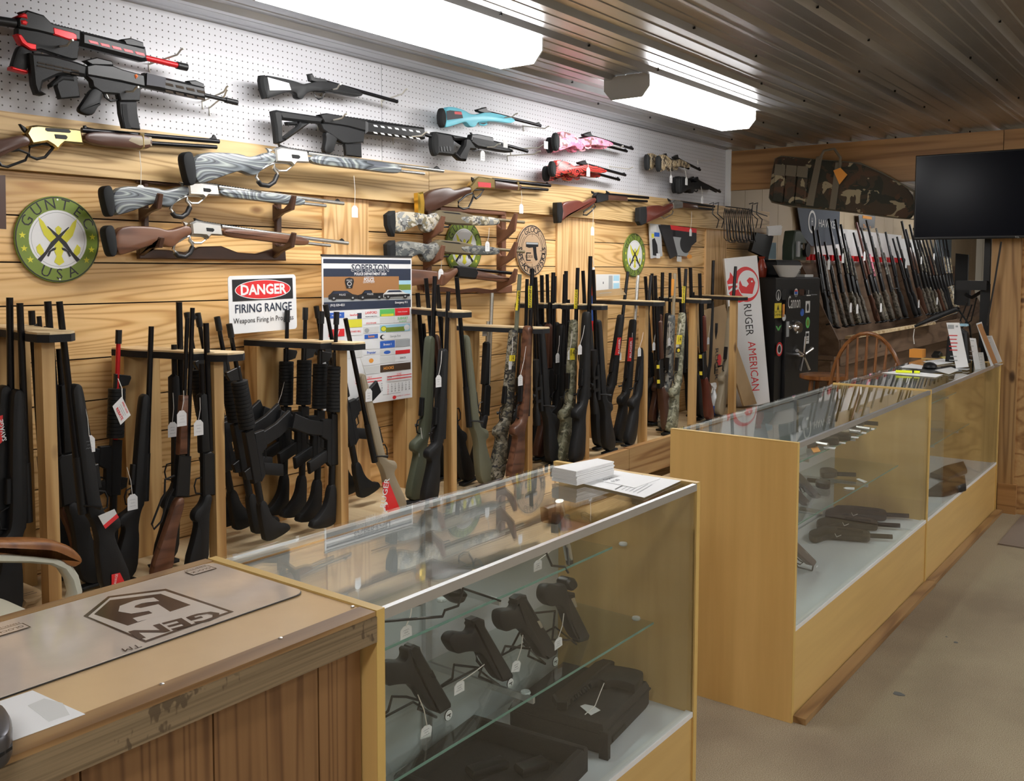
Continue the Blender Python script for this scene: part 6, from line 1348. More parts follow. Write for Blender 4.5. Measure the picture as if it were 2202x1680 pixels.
# ---- far gun rack along the wall of the next room
XR0, XR1 = 8.9, 16.6
t = thing('long_gun_rack', 'long brown wooden trough rack with a red notched rail in the next room', 'gun rack', (12, 3.2, 0))
def zr(x): return .84
MB().box(9.25, XR1, 3.05, 3.5, .66, .70).build('trough_floor', 'far wood', t)
MB().box(9.35, XR1, 3.02, 3.045, .60, .86).build('front_board', 'far wood', t)
MB().box(9.25, XR1, 3.47, 3.50, .62, 1.62).build('back_board', 'far wood', t)
MB().box(9.25, XR1, 3.08, 3.49, 0, .655).build('cabinet', 'far wood', t)
rd = MB(); rd.box(9.05, 12.9, 3.425, 3.46, 1.655, 1.675)
for k in range(38): rd.box(9.07+k*.1, 9.12+k*.1, 3.37, 3.425, 1.65, 1.71)
rd.build('red_rail', 'sign red', t)
for X0 in (9.35, 12.95, 16.5): MB().poly([(3.03, .84), (3.49, 1.72), (3.49, .70), (3.03, .70)], .02, .002, lambda a, d, b_, X0=X0: Vector((X0+d, a, b_))).build('divider', 'far wood', t)
m_ = MB(); nc = 40
pts = [(9.45, .865), (9.45, .895)]
for k in range(nc): pts += [(9.45+k*.085+.03, .895), (9.45+k*.085+.05, .875), (9.45+k*.085+.07, .895)]
pts += [(9.45+nc*.085, .865)]
tag(centre(MB().poly(pts, .06, 0, y=2.98).build('notched_strip', 'live edge')), 'pale notched wooden strip lying on the front edge of the long rack', 'strip')
struct(MB().box(9.95, 13.3, 3.52, 3.548, 1.5, 2.02).build('wall_white_board', 'white board')); struct(MB().box(13.3, 14.4, 3.53, 3.548, 1.4, 1.98).build('wall_white_board_far', 'white board'))
KB = .18165
def far(i, kind, lb, m, b2, mats={}):
    M_ = lambda z: (1740+z[0]*KB, 460+z[1]*KB)
    P1 = at(*M_(m), Y=3.40); P0 = at(*M_(b2), Y=3.14); P0.z = max(P0.z, .72)
    racked(kind, lb, None, None, None, 'R', mats, z0=.70, P0=P0, P1=P1, group='long guns in the long trough rack')
D_ = 'camo dark'; FG = [
 ('bolt', 'black pistol-grip gun, leftmost in the long trough rack', (45, 150), (250, 1330), {}), ('bolt', 'thin-barrelled camouflage gun second from the left in the trough rack', (100, 195), (330, 1350), st(D_)),
 ('shotgun', 'short-barrelled camouflage shotgun third from the left in the trough rack', (185, 335), (430, 1340), st(D_)), ('shotgun', 'camouflage shotgun whose barrel crosses the left part of the grey banner', (232, 60), (500, 1330), st(D_)),
 ('shotgun', 'camouflage shotgun whose barrel crosses the right part of the grey banner', (312, 65), (590, 1315), st('camo forest')), ('shotgun', 'camouflage shotgun at the right edge of the grey banner', (375, 125), (640, 1310), st(D_)),
 ('shotgun', 'camouflage gun with a tag on its guard, right of the banner', (415, 235), (700, 1300), st(D_)), ('shotgun', 'dark gun with a very broad black barrel in the trough rack', (525, 220), (820, 1290), st('walnut dark')),
 ('shotgun', 'camouflage gun with a red band under the black pennant', (560, 100), (880, 1280), st(D_, barrel='walnut red')), ('shotgun', 'gun with pink-patterned fore-end in the middle of the trough rack', (615, 170), (920, 1275), st('camo forest', fore_end='camo pink')),
 ('shotgun', 'camouflage shotgun right of the black pennant', (680, 70), (990, 1270), st(D_)), ('bolt', 'camouflage rifle with thick barrel left of the first divider', (795, 170), (1080, 1250), st(D_, barrel='camo grey')),
 ('shotgun', 'black gun just behind the first divider of the trough rack', (905, 215), (1150, 1240), {}), ('shotgun', 'black gun with a yellow label right of the first divider', (990, 290), (1270, 1220), {}),
 ('shotgun', 'black gun right of the yellow-labelled one in the trough rack', (1040, 270), (1310, 1210), {}), ('shotgun', 'gun with the tallest barrel left of the television, dark stock', (1095, 85), (1380, 1200), st('walnut dark')),
 ('shotgun', 'gun with orange-brown fore-end left of the television', (1145, 180), (1420, 1195), st(D_, fore_end='walnut')), ('shotgun', 'camouflage shotgun with barrel ending beside the television', (1190, 125), (1470, 1190), st(D_)),
 ('shotgun', 'camouflage shotgun just under the television corner', (1240, 165), (1510, 1180), st('camo forest')), ('shotgun', 'first gun with muzzle hidden by the television', (1290, 250), (1560, 1175), st(D_)),
 ('shotgun', 'second gun with muzzle hidden by the television', (1330, 250), (1600, 1165), st('walnut dark')), ('shotgun', 'third gun with muzzle hidden by the television', (1375, 260), (1630, 1160), st(D_)),
 ('shotgun', 'blue-black gun under the television, fourth from the corner', (1425, 260), (1660, 1155), {}), ('shotgun', 'blue-black gun under the television, fifth from the corner', (1480, 260), (1690, 1150), {}),
 ('shotgun', 'gun with pale tan camouflage under the television', (1535, 270), (1715, 1140), st('camo tan')), ('shotgun', 'gun with pale straw-coloured camouflage, second last in the trough rack', (1580, 280), (1735, 1130), st('camo light')),
 ('shotgun', 'rightmost gun in the trough rack, with a bright guard', (1620, 300), (1755, 1120), st('camo tan', trigger_guard='stainless'))]
for i, g in enumerate(FG): far(i, *g)
FT = [(232, 600, 3.1, 'left of the first camouflage barrel'), (400, 525, 3.2, 'in front of the red rail'), (655, 500, 3.2, 'high in the middle of the trough rack'), (1147, 595, 3.2, 'on the black gun right of the divider'), (1328, 550, 3.2, 'below the television corner'), (1478, 510, 3.3, 'on a gun under the television'), (493, 1110, 3.1, 'at the foot of the camouflage shotguns'), (570, 1125, 3.1, 'hanging low, the right one of the lowest pair'), (850, 1110, 3.1, 'low in the middle of the trough rack'), (1298, 1065, 3.1, 'low behind the first divider'), (1515, 1030, 3.1, 'low under the television')]
for x, y_, Y, lb in FT: tag5('small white price tag '+lb, (1740+x*KB, 460+(y_-45)*KB), (1740+x*KB, 460+y_*KB), Y, .07, .10, scrib=False)
# banner and pennant on the cream wall
plain('banner cloth', (.09, .105, .13), .8)
P = [at(u, v, Y=3.50) for u, v in ((1713, 440), (1806, 440), (1804, 525), (1745, 530), (1724, 505))]
t = thing('banner', 'grey-blue cloth banner with round emblem behind the far racked guns', 'banner', tuple(P[3])); MB().sheet(P, .004, Vector((0, 1, 0))).build('cloth', 'banner cloth', t)
F = Face(at(1713, 440, Y=3.495), EXW, EYW, (P[1]-P[0]).length, .6, 93, 70); F.ell(32, 18, 8, 14, 'print pale'); F.ell(32, 18, 6, 11, 'banner cloth'); F.text('H', 32, 18, 10, 'print pale', sx=.6); F.text('HAWKE', 64, 19, 10, 'print pale', sx=1.3); F.build('printing', t)
P = [at(u, v, Y=3.49) for u, v in ((1846, 462), (1882, 464), (1880, 490), (1862, 494), (1848, 488))]
t = thing('pennant', 'small black pennant with orange lettering on the white board', 'pennant', tuple(P[3])); MB().sheet(P, .004, Vector((0, 1, 0))).build('cloth', 'sign black', t)
F = Face(P[0]+Vector((0, -.004, 0)), EXW, EYW, (P[1]-P[0]).length, .3, 36, 26); F.text('The R orts', 18, 11, 4, 'print orange', sx=1.1); F.rect(8, 0, 28, 3, 'print orange'); F.build('printing', t)
# windsor chair and stool between the cases and the safe
t = thing('windsor_chair', 'round-backed wooden spindle chair behind the middle case', 'chair', (6.4, 1.9, 0))
cyh = 1.95; hw = .25; zs, zto = .46, 1.115
arch = [(6.60+.0, cyh+hw*math.cos(a)*1.0, zs+.2+(zto-zs-.2)*math.sin(a)) for a in [PI*k/16 for k in range(17)]]
arch = [(6.52, cyh+hw*.86, zs)]+arch+[(6.52, cyh-hw*.86, zs)]
MB().tube(arch, .014, 8).build('back_bow', 'oak', t)
for k in range(7):
    s_ = -1+2*(k+.5)/7; MB().tube([(6.50, cyh+s_*hw*.75, zs), (6.56, cyh+s_*hw*.85, (zs+zto)/2), (6.60, cyh+s_*hw*.92, zs+.2+(zto-zs-.2)*math.sqrt(1-(s_*.92)**2))], [.008, .012, .007], 7).build('spindle', 'oak', t)
MB().lathe([(.20, zs-.03), (.22, zs-.02), (.22, zs), (.19, zs+.005)], Matrix.Translation((6.36, cyh, 0)), 24).build('seat', 'oak', t)
for sx_ in (-1, 1):
    for sy_ in (-1, 1): MB().tube([(6.36+sx_*.12, cyh+sy_*.12, zs-.02), (6.36+sx_*.16, cyh+sy_*.16, .22), (6.36+sx_*.2, cyh+sy_*.2, 0)], [.016, .02, .012], 8).build('leg', 'oak', t)
t = thing('stool', 'round-topped wooden stool beside the spindle chair', 'stool', (6.9, 2.35, 0)); MB().lathe([(.15, .74), (.17, .75), (.17, .775), (.15, .78)], Matrix.Translation((6.9, 2.35, 0)), 24).build('seat', 'oak', t)
for k in range(4):
    a = PI/4+k*PI/2; MB().tube([(6.9+.09*math.cos(a), 2.35+.09*math.sin(a), .75), (6.9+.16*math.cos(a), 2.35+.16*math.sin(a), 0)], [.016, .02], 8).build('leg', 'oak', t)
MB().tube([(6.9+.13*math.cos(PI/4+k*PI/2), 2.35+.13*math.sin(PI/4+k*PI/2), .3) for k in range(4)], .009, 6, close=True).build('stretcher', 'oak', t)
# ================================================================ on the wooden counter
HT = HC
def zpt(u, v, z=HT): p = at(u, v, Z=z); return p.x, p.y
fz = lambda z: (lambda a, d, b_: Vector((a, b_, z+d)))
plain('mat print', (.58, .50, .43), .08, spec=.8, var=.14); plain('mat brown', (.07, .042, .03), .12); plain('mat light', (.62, .56, .50), .1)
mx0, mx1, my0, my1 = .20, 1.088, 1.287, 1.565
t = thing('counter_mat', 'glossy printed counter mat with a large dark GEN 5 emblem, on the wooden counter', 'mat', ((mx0+mx1)/2, (my0+my1)/2, HT))
def rrect(x0, y0, x1, y1, r, n=5): return [(x0+a, y0+b_) for a, b_ in rr(x1-x0, y1-y0, r, n)]
MB().poly(rrect(mx0, my0, mx1, my1, .022), .0026, .0004, fz(HT+.0013)).build('mat', 'mat print', t)
MB().poly(rrect(mx0-.0012, my0-.0012, mx1+.0012, my1+.0012, .023), .0012, 0, fz(HT+.0006)).build('mat_edge', 'sign black', t)
# the print reads from the other side of the counter: its top edge is towards the customer
F = Face((mx1, my0, HT+.0026), (-1, 0, 0), (0, 1, 0), mx1-mx0, my1-my0, 888, 278)
ox = 888-640
def mp_(u, v): x, y_ = zpt(u, v, HT+.0026); return (mx1-x)*1000, (y_-my0)*1000
def MQ(pts, mat): 
    q = [mp_(*p) for p in pts]; a = sum(q[i-1][0]*q[i][1]-q[i][0]*q[i-1][1] for i in range(len(q)))
    F.poly(q if a < 0 else q[::-1], mat)
K3 = .3815
Z3 = lambda L_: [(x*K3, 1140+y_*K3) for x, y_ in L_]
MQ(Z3([(470, 487), (820, 636), (1318, 462), (935, 333), (610, 375)]), 'mat brown')
MQ(Z3([(497, 490), (822, 624), (1285, 463), (930, 345), (620, 384)]), 'mat light')
MQ(Z3([(530, 478), (620, 398), (905, 362), (1075, 425), (720, 542)]), 'mat brown')
gx, gy_ = mp_(*Z3([(990, 520)])[0])
p1, p2 = Vector(mp_(*Z3([(1190, 480)])[0])), Vector(mp_(*Z3([(790, 585)])[0])); dv = p2-p1
F.text('GEN', (p1.x+p2.x)/2, (p1.y+p2.y)/2, 43, 'mat brown', rot=math.atan2(dv.y, dv.x), bold=.03, sx=1.25)
q1 = Vector(mp_(*Z3([(800, 445)])[0])); F.text('5', q1.x, q1.y, 98, 'mat light', rot=math.atan2(dv.y, dv.x), bold=.035, sx=1.15)
qc = Vector(mp_(*Z3([(740, 668)])[0])); F.text('TM', qc.x, qc.y, 15, 'mat brown', rot=math.atan2(dv.y, dv.x))
for u, v in ((432, 1228), (22, 1357)):
    c_ = Vector(mp_(u, v)); F.rect(c_.x-26, c_.y-14, c_.x+26, c_.y+14, 'mat brown'); F.rect(c_.x-24, c_.y-12, c_.x+24, c_.y+12, 'mat print'); F.text('GLOCK', c_.x, c_.y, 9, 'mat brown'); F.text('PERFECTION', c_.x, c_.y+19, 6, 'mat brown')
F.build('printing', t)
# leaflet and dark metal object at the left edge
P = [Vector((*zpt(u, v), HT+.001)) for u, v in ((-60, 1530), (70, 1487), (183, 1538), (22, 1597), (-60, 1630))]
t = thing('leaflet', 'white printed leaflet lying on the wooden counter at the left edge', 'leaflet', tuple(P[2])); MB().sheet(P, .0008, Vector((0, 0, 1))).build('sheet', 'paper', t)
Pg = [Vector((*zpt(u, v), HT+.0016)) for u, v in ((60, 1520), (95, 1505), (135, 1515), (150, 1540), (105, 1555))]; MB().sheet(Pg, .0003, Vector((0, 0, 1))).build('printing', 'print pale', t).__setitem__('label', 'pale brown picture')
plain('gun metal', (.12, .12, .13), .3, .8)
q = [zpt(u, v, HT+.03) for u, v in ((-90, 1540), (0, 1520), (26, 1550), (26, 1590), (0, 1608), (-90, 1640))]
t = thing('metal_case', 'dark metal object with rounded edge lying at the far left of the wooden counter', 'metal case', (q[2][0], q[2][1], HT)); MB().poly(q, .04, .01, fz(HT+.021), rnd=True).build('body', 'gun metal', t); MB().poly(offset(q, -.0008) if S2(q) > 0 else q, .004, .0, fz(HT+.02)).build('seam', 'gun black', t)
# ================================================================ armchair behind the counter
plain('cream steel', (.62, .62, .52), .3); plain('cream vinyl', (.55, .53, .42), .5)
t = thing('armchair', 'armchair with curved cream frame and brown wooden arm, cut off by the left edge', 'chair', (.7, 2.25, 0))
YA = 2.22
A = [at(u, v, Y=YA) for u, v in ((-120, 1172), (0, 1172), (110, 1170), (150, 1190), (168, 1208))]
w_ = .03
arm = MB(); up = [(-130, 1155), (0, 1160), (60, 1158), (120, 1162), (150, 1178), (170, 1202), (150, 1218), (130, 1212), (110, 1190), (60, 1186), (0, 1190), (-130, 1186)]
arm.poly([(at(u, v, Y=YA).x, at(u, v, Y=YA).z) for u, v in up], .065, .014, y=YA, rnd=True).build('arm_rest', 'oak', t)
def flatbar(pts, w1, h1, nm, mat):
    m_ = MB(); P = [Vector(p) for p in pts]; rings = []
    for i, p in enumerate(P):
        d = (P[min(i+1, len(P)-1)]-P[max(i-1, 0)]).normalized(); n_ = Vector((0, 1, 0)); b_ = d.cross(n_).normalized()
        rings.append([m_.b.verts.new(p+n_*a*w1/2+b_*c_*h1/2) for a, c_ in ((-1, -.5), (-.7, -1), (.7, -1), (1, -.5), (1, .5), (.7, 1), (-.7, 1), (-1, .5))])
    for Aa, Bb in zip(rings, rings[1:]):
        for k in range(8): m_.b.faces.new((Aa[k], Aa[(k+1) % 8], Bb[(k+1) % 8], Bb[k]))
    m_.b.faces.new(rings[0][::-1]); m_.b.faces.new(rings[-1]); return m_.build(nm, mat, t)
fr = [at(u, v, Y=YA) for u, v in ((-130, 1196), (0, 1197), (60, 1198), (105, 1202), (135, 1215), (152, 1240), (160, 1270), (152, 1310), (135, 1350))]
fr += [fr[-1]+Vector((-.05, 0, -.12)), fr[-1]+Vector((-.2, 0, -.18))]
flatbar(fr, .05, .022, 'frame', 'cream steel')
MB().box(.45, 1.08, 1.85, 2.2, .42, .50).build('seat', 'cream vinyl', t)
P = [(at(u, v, Y=2.05).x, at(u, v, Y=2.05).z) for u, v in ((-120, 1290), (0, 1295), (50, 1306), (90, 1330), (60, 1370), (-120, 1400))]
MB().poly(P, .3, .03, y=2.0, rnd=True).build('seat_cushion', 'cream vinyl', t)
MB().tube([(.75, 2.03, .45), (.75, 2.03, .08)], .03, 10).build('column', 'cream steel', t)
for k in range(5):
    a = k*2*PI/5; MB().tube([(.75, 2.03, .08), (.75+.28*math.cos(a), 2.03+.28*math.sin(a), .03)], [.022, .018], 8).build('foot', 'cream steel', t)
# wrapped paper parcel on the rack platform
q = [(at(u, 1300, Y=2.86).x) for u in (-8, 86)]
t = thing('paper_parcel', 'crumpled brown paper parcel on the platform behind the armchair', 'parcel', ((q[0]+q[1])/2, 2.9, PZ))
m_ = MB(); random.seed(5); x0, x1 = q
m_.poly([(x0, PZ+.001), (x1, PZ+.001), (x1-.002, PZ+.05), (x1-.015, PZ+.075), ((x0+x1)/2, PZ+.092), (x0+.02, PZ+.086), (x0, PZ+.06)], .12, .012, y=2.88, rnd=True).build('wrap', 'kraft', t)
MB().tube([(x0+.05, 2.815, PZ+.03), (x0+.06, 2.81, PZ+.05), (x0+.085, 2.815, PZ+.045), (x1, 2.82, PZ+.055)], [.008, .012, .01, .004], 7).build('fold', 'kraft', t)
F = Face((x0+.03, 2.8195, PZ+.08), EXW, EYW, .1, .03, 100, 30); F.rect(10, 6, 60, 7, 'ink'); F.rect(14, 12, 70, 13, 'ink'); F.rect(0, 40, 8, 60, 'print blue'); F.build('handwriting', t)
tag(centre(MB().box(4.62, 4.98, 2.45, 2.59, 0, .34).build('storage_box', 'kraft')), 'open brown cardboard box under the rack platform, just left of the middle case', 'box')
# ================================================================ papers on the first case
def onz(name, label, cat, pts, z, th, mat='paper', group=None, edge=0):
    q = [zpt(u, v, z) for u, v in pts]; c = (sum(p[0] for p in q)/len(q), sum(p[1] for p in q)/len(q))
    o = MB().poly(q, th, 0, fz(z+th/2)).build(name, mat); tag(o, label, cat, group)
    cc = Vector((c[0], c[1], z)); o.data.transform(Matrix.Translation(-cc)); o.location = cc; return o
zg = HC+.0002
base = [(1187, 1046), (1236, 1052), (1320, 1027), (1307, 1013), (1196, 1020)]
def dpaper(label, corners, z, draw=None, th=.001):
    P = [Vector((*zpt(u, v, z), z)) for u, v in corners]; t = thing('paper_sheet', label, 'paper', tuple((P[0]+P[2])/2), group='loose sheets on the first case')
    MB().poly([(p.x, p.y) for p in P], th, 0, fz(z+th/2)).build('sheet', 'paper', t)
    if draw: ex = P[1]-P[0]; ey = P[3]-P[0]; F = Face(P[0]+Vector((0, 0, th)), ex, ey, ex.length, ey.length, 100, 100); F.n = Vector((0, 0, 1)); draw(F); F.build('printing', t)
dpaper('white sheet with a ruled form, lying half over the front edge of the first case', [(1250, 1040), (1318, 1008), (1466, 1034), (1385, 1071)], zg, lambda F: [F.rect(10, 60+i*6, 60, 61+i*6, 'print grey') for i in range(5)]+[F.rect(5, 52, 95, 53.5, 'sign black')])
dpaper('small white handwritten sheet on top of the ruled form', [(1268, 1030), (1322, 1012), (1420, 1030), (1365, 1050)], zg+.0014, lambda F: (F.text('Open', 25, 28, 10, 'pencil'), F.text('9:30', 22, 46, 10, 'pencil')))
dpaper('white flyer with a dark title under the booklet stack', [(1190, 1042), (1260, 1020), (1320, 1030), (1250, 1056)], zg+.0012, lambda F: F.rect(40, 10, 90, 34, 'sign black'), .0008) if False else None
q = [zpt(u, v, zg+.04) for u, v in ((1187, 1007), (1247, 1018), (1320, 1000), (1288, 990), (1217, 993))]
qx = [p[0] for p in q]; random.seed(2)
cx1, cy1 = 2.175, 1.47
P4 = [zpt(u, v, zg+.035) for u, v in ((1187, 1008), (1240, 1018), (1320, 996), (1285, 989))]
for k in range(8):
    j = [(a+random.uniform(-.002, .002), b_+random.uniform(-.002, .002)) for a, b_ in P4]
    o = MB().poly(j, .0044, .0003, fz(zg+.0015+k*.0048+.0022)).build('booklet', 'paper')
    tag(centre(o), 'white booklet in the stack on the first case' + (', topmost' if k == 7 else ', lowest' if k == 0 else ', between top and bottom'), 'booklet', 'stacked booklets on the first case')
# ================================================================ pistols
plain('shelf clip', (.7, .75, .75), .1, spec=.8)
YP = 1.335
def stand(c, pts, Y, label):
    P = crop(c, pts, Y); z0 = .5635
    t = thing('pistol_stand', label, 'stand', (P[0][0], Y, z0), group='bent wire pistol stands')
    MB().tube([(a, Y+.02, b_) for a, b_ in P], .003, 7).build('wire', 'black wire', t)
    MB().tube([(P[0][0], Y+.02, P[0][1]), (P[0][0]+.01, Y+.09, z0+.003), (P[-1][0], Y+.09, z0+.003), (P[-1][0], Y+.02, P[-1][1])], .003, 7).build('wire_base', 'black wire', t)
def pistol(label, c, slide, frame, guard, Y=YP, badge=None, extra=[], mat='gun black'):
    parts = [('slide', mat, 'P', slide, .026, {'c': .004}), ('frame', 'gun polymer', 'P', frame, .03, {'c': .007, 'r': True})]
    if guard: parts.append(('trigger_guard', 'gun polymer', 'L', guard, .0035))
    parts += extra
    t = wallgun('pistol', label, c, Y, slide[0], parts, cat='pistol')
    if badge:
        u, v = badge; ox, oy, kz = CR[c]; p = at(ox+u*kz, oy+v*kz, Y=Y-.017); b_ = thing('round_badge', 'round maker badge at the muzzle of the '+label.split(',')[0].split(' on ')[0].replace(' from the left', ''), 'badge', tuple(p))
        MB().lathe([(.0125, 0), (.0125, .0015)], Matrix.Translation(p) @ Matrix.Rotation(PI/2, 4, 'X'), 24).build('disc', 'sign black', b_)
        F = Face(p+Vector((-.0125, -.0015, .0125)), EXW, EYW, .025, .025, 100, 100); F.ell(50, 50, 46, 46, 'sign white'); F.ell(50, 50, 30, 30, 'print grey'); F.ell(50, 50, 28, 28, 'sign white'); F.poly([(26, 40), (26, 52), (52, 54), (58, 72), (70, 68), (62, 52), (76, 50), (76, 40)], 'sign black'); F.build('printing', b_)
    return t
pistol('leftmost dark pistol on the lower glass shelf, its grip cut by the case edge', 'G', [(240, 465), (262, 452), (302, 470), (310, 500), (512, 850), (510, 880), (440, 922), (420, 905), (250, 600), (215, 520)], [(60, 572), (130, 565), (190, 570), (215, 535), (205, 490), (240, 465), (265, 600), (335, 700), (430, 905), (405, 915), (350, 850), (280, 770), (235, 720), (150, 720), (60, 740)], [(262, 745), (300, 735), (345, 790), (325, 835), (295, 800)], badge=(515, 937), extra=[('chamber', 'gun blued', 'P', [(345, 640), (385, 625), (412, 675), (372, 690)], .027, {'sub': 1})])
pistol('second dark pistol from the left on the lower glass shelf', 'G', [(645, 290), (690, 268), (738, 288), (742, 330), (932, 658), (925, 690), (862, 706), (840, 680), (660, 330)], [(488, 420), (520, 375), (560, 370), (640, 382), (662, 340), (650, 300), (700, 330), (760, 470), (872, 700), (830, 692), (780, 620), (735, 540), (690, 500), (620, 500), (545, 522), (500, 460)], [(700, 520), (745, 530), (770, 590), (745, 610), (710, 570)], badge=(933, 722))
pistol('third dark pistol, tallest on the lower glass shelf', 'G', [(945, 148), (980, 122), (1022, 120), (1030, 150), (1232, 490), (1225, 522), (1170, 556), (1145, 530), (960, 220)], [(832, 280), (842, 225), (900, 215), (940, 216), (955, 185), (950, 160), (990, 200), (1070, 360), (1180, 555), (1130, 545), (1090, 480), (1050, 420), (990, 350), (940, 345), (880, 372), (845, 335)], [(1010, 395), (1060, 385), (1085, 440), (1060, 470), (1025, 430)], badge=(1238, 575), extra=[('chamber', 'stainless', 'P', [(1078, 290), (1110, 278), (1138, 340), (1110, 355)], .027, {'sub': 1}), ('slide_top', 'rubber', 'P', [(985, 140), (1020, 128), (1080, 270), (1075, 285)], .0275, {'sub': 1})])
pistol('rightmost dark pistol on the lower glass shelf, with a round rear knob', 'G', [(1285, 110), (1350, 105), (1355, 200), (1450, 390), (1440, 425), (1380, 442), (1300, 250)], [(1135, 110), (1150, 60), (1180, 45), (1250, 55), (1285, 40), (1300, 110), (1330, 270), (1385, 440), (1345, 400), (1300, 300), (1275, 215), (1240, 190), (1180, 200), (1140, 160)], None, extra=[('rear_knob', 'gun black', 'P', arc(1318, 45, 38, 45), .04, {'c': .006}), ('chamber', 'stainless', 'P', [(1310, 140), (1345, 125), (1368, 200), (1345, 215)], .027, {'sub': 1})])
stand('G', [(155, 930), (182, 830), (280, 832), (372, 858), (358, 915), (482, 970)], YP, 'wire stand under the leftmost pistol')
stand('G', [(588, 705), (600, 612), (785, 635), (768, 692), (905, 752)], YP, 'wire stand under the second pistol')
stand('G', [(915, 560), (945, 485), (1112, 502), (1100, 552), (1215, 605)], YP, 'wire stand under the third pistol')
stand('G', [(1110, 262), (1280, 245), (1262, 440), (1400, 442), (1425, 470)], YP, 'wire stand under the rightmost pistol')
CR['G'] = (800, 1240, .3179)
def gtag(c, top, mid, Y, lb, w_=.034, h_=.026, tilt=0):
    ox, oy, kz = CR[c]; return tag5(lb, (ox+top[0]*kz, oy+top[1]*kz), (ox+mid[0]*kz, oy+mid[1]*kz), Y, w_, h_, tilt=tilt, scrib=True)
gtag('G', (310, 800), (367, 1050), YP-.03, 'white price tag below the leftmost pistol', tilt=-.2); gtag('G', (760, 595), (590, 750), YP-.03, 'white price tag left of the second pistol'); gtag('G', (1020, 395), (975, 608), YP-.03, 'white price tag below the third pistol', tilt=-.3)
gtag('G', (1298, 250), (1260, 450), YP-.03, 'white price tag on the rightmost pistol', tilt=.1); gtag('G', (270, 195), (230, 375), YP, 'white price tag hanging left on the upper glass shelf'); gtag('F', (1305, 570), (1180, 702), YP, 'white price tag of the silver revolver')
# silver revolver and hidden gun on the upper shelf
wallgun('revolver', 'silver revolver standing muzzle down on the upper glass shelf', 'F', YP+.02, (1330, 300), [('barrel', 'stainless', 'T', [(1318, 290), (1345, 460), (1382, 660)], .0115), ('cylinder', 'stainless', 'P', [(1325, 380), (1360, 372), (1375, 455), (1335, 468)], .032, {'c': .008, 'r': True}), ('muzzle', 'gun black', 'T', [(1378, 650), (1386, 690)], .010), ('grip', 'walnut', 'P', [(1215, 330), (1310, 300), (1330, 380), (1290, 440), (1220, 430)], .032, R_)], cat='revolver')
wallgun('pistol', 'black pistol grip and trigger area showing below the case rail, on the upper shelf', 'F', YP+.02, (560, 870), [('frame', 'gun polymer', 'P', [(548, 875), (600, 850), (650, 828), (715, 875), (700, 905), (682, 940), (640, 947), (600, 915)], .03, R_), ('slide', 'gun black', 'P', [(270, 980), (380, 940), (412, 930), (408, 955), (300, 985)], .026)], cat='pistol')
P = crop('F', [(180, 1062), (570, 1030), (585, 990), (670, 962), (690, 905), (700, 850), (940, 930)], YP)
t = thing('pistol_stand', 'wide bent wire stand on the upper glass shelf at the left', 'stand', (P[0][0], YP, .7735), group='bent wire pistol stands'); MB().tube([(a, YP, b_) for a, b_ in P], .003, 7).build('wire', 'black wire', t)
P = crop('F', [(1225, 605), (1270, 705), (1350, 712), (1375, 750)], YP); t = thing('pistol_stand', 'small wire stand under the silver revolver', 'stand', (P[0][0], YP, .7735), group='bent wire pistol stands'); MB().tube([(a, YP, b_) for a, b_ in P], .003, 7).tube([(P[2][0]+.02, YP, P[2][1]), (P[2][0]+.05, YP+.03, P[2][1]+.08)], .003, 7).build('wire', 'black wire', t)
# shelf clips (clear pucks at the shelf fronts)
for u, v, z in ((950, 1290, .766), (1340, 1170, .766), (1130, 1490, .556), (1368, 1330, .556), (1108, 1300, .556)):
    x, y_ = zpt(u, v, z); MB().lathe([(.011, -.004), (.013, 0), (.011, .004)], Matrix.Translation((x, y_, z)), 14).build('shelf_puck', 'shelf clip', bpy.data.objects['display_case'])
# black cases on the deck
DZ = HS-.0045
plain('nylon black', (.016, .016, .017), .75, bump=.4, bs=350)
def rot_box(name, label, cat, cx, cy, w, d, h, rz, mat, bev, z=DZ):
    t = thing(name, label, cat, (cx, cy, z), rz); T = Matrix.Translation((cx, cy, z)) @ Matrix.Rotation(rz, 4, 'Z')
    return t, T
t, T = rot_box('carry_case', 'closed black fabric carry case with a large pistol lying on it', 'case', 2.085, 1.345, .30, .27, .095, .12, 'nylon black', .02)
MB().poly([(-.15, -.135), (.15, -.135), (.15, .135), (-.15, .135)], .088, .02, lambda a, d, b_: T @ Vector((a, b_, .045+d)), rnd=True).build('body', 'nylon black', t)
MB().tube([T @ Vector((a, b_, .062)) for a, b_ in ((-.152, -.137), (.152, -.137), (.152, .137), (-.152, .137))], .0035, 6, close=True).build('zipper', 'rubber', t)
MB().poly([(-.10, .02), (-.02, .02), (-.02, .035), (-.10, .035)], .006, .001, lambda a, d, b_: T @ Vector((a, -.137+d, b_))).build('handle', 'rubber', t)
MB().box(-.155, -.14, -.15, -.125, 0, .07, T).build('corner_tab', 'nylon black', t)
zc = DZ+.0925
def flat(c, pts, z): ox, oy, kz = CR[c][:3]; return [zpt(ox+a*kz, oy+b_*kz, z) for a, b_ in pts]
t = thing('pistol', 'large black pistol with ribbed underside lying on the closed carry case', 'pistol', (*flat('G', [(1500, 700)], zc)[0], zc))
MB().poly(flat('G', [(1220, 815), (1440, 650), (1500, 600), (1560, 575), (1640, 590), (1570, 640), (1480, 720), (1330, 840), (1320, 870), (1250, 865)], zc+.02), .028, .005, fz(zc+.016)).build('slide', 'gun black', t)
MB().poly(flat('G', [(1500, 640), (1600, 615), (1830, 655), (1838, 690), (1790, 770), (1720, 740), (1620, 720), (1580, 740), (1540, 720), (1480, 730), (1330, 862), (1325, 830)], zc+.014), .026, .008, fz(zc+.013), rnd=True).build('frame', 'gun polymer', t)
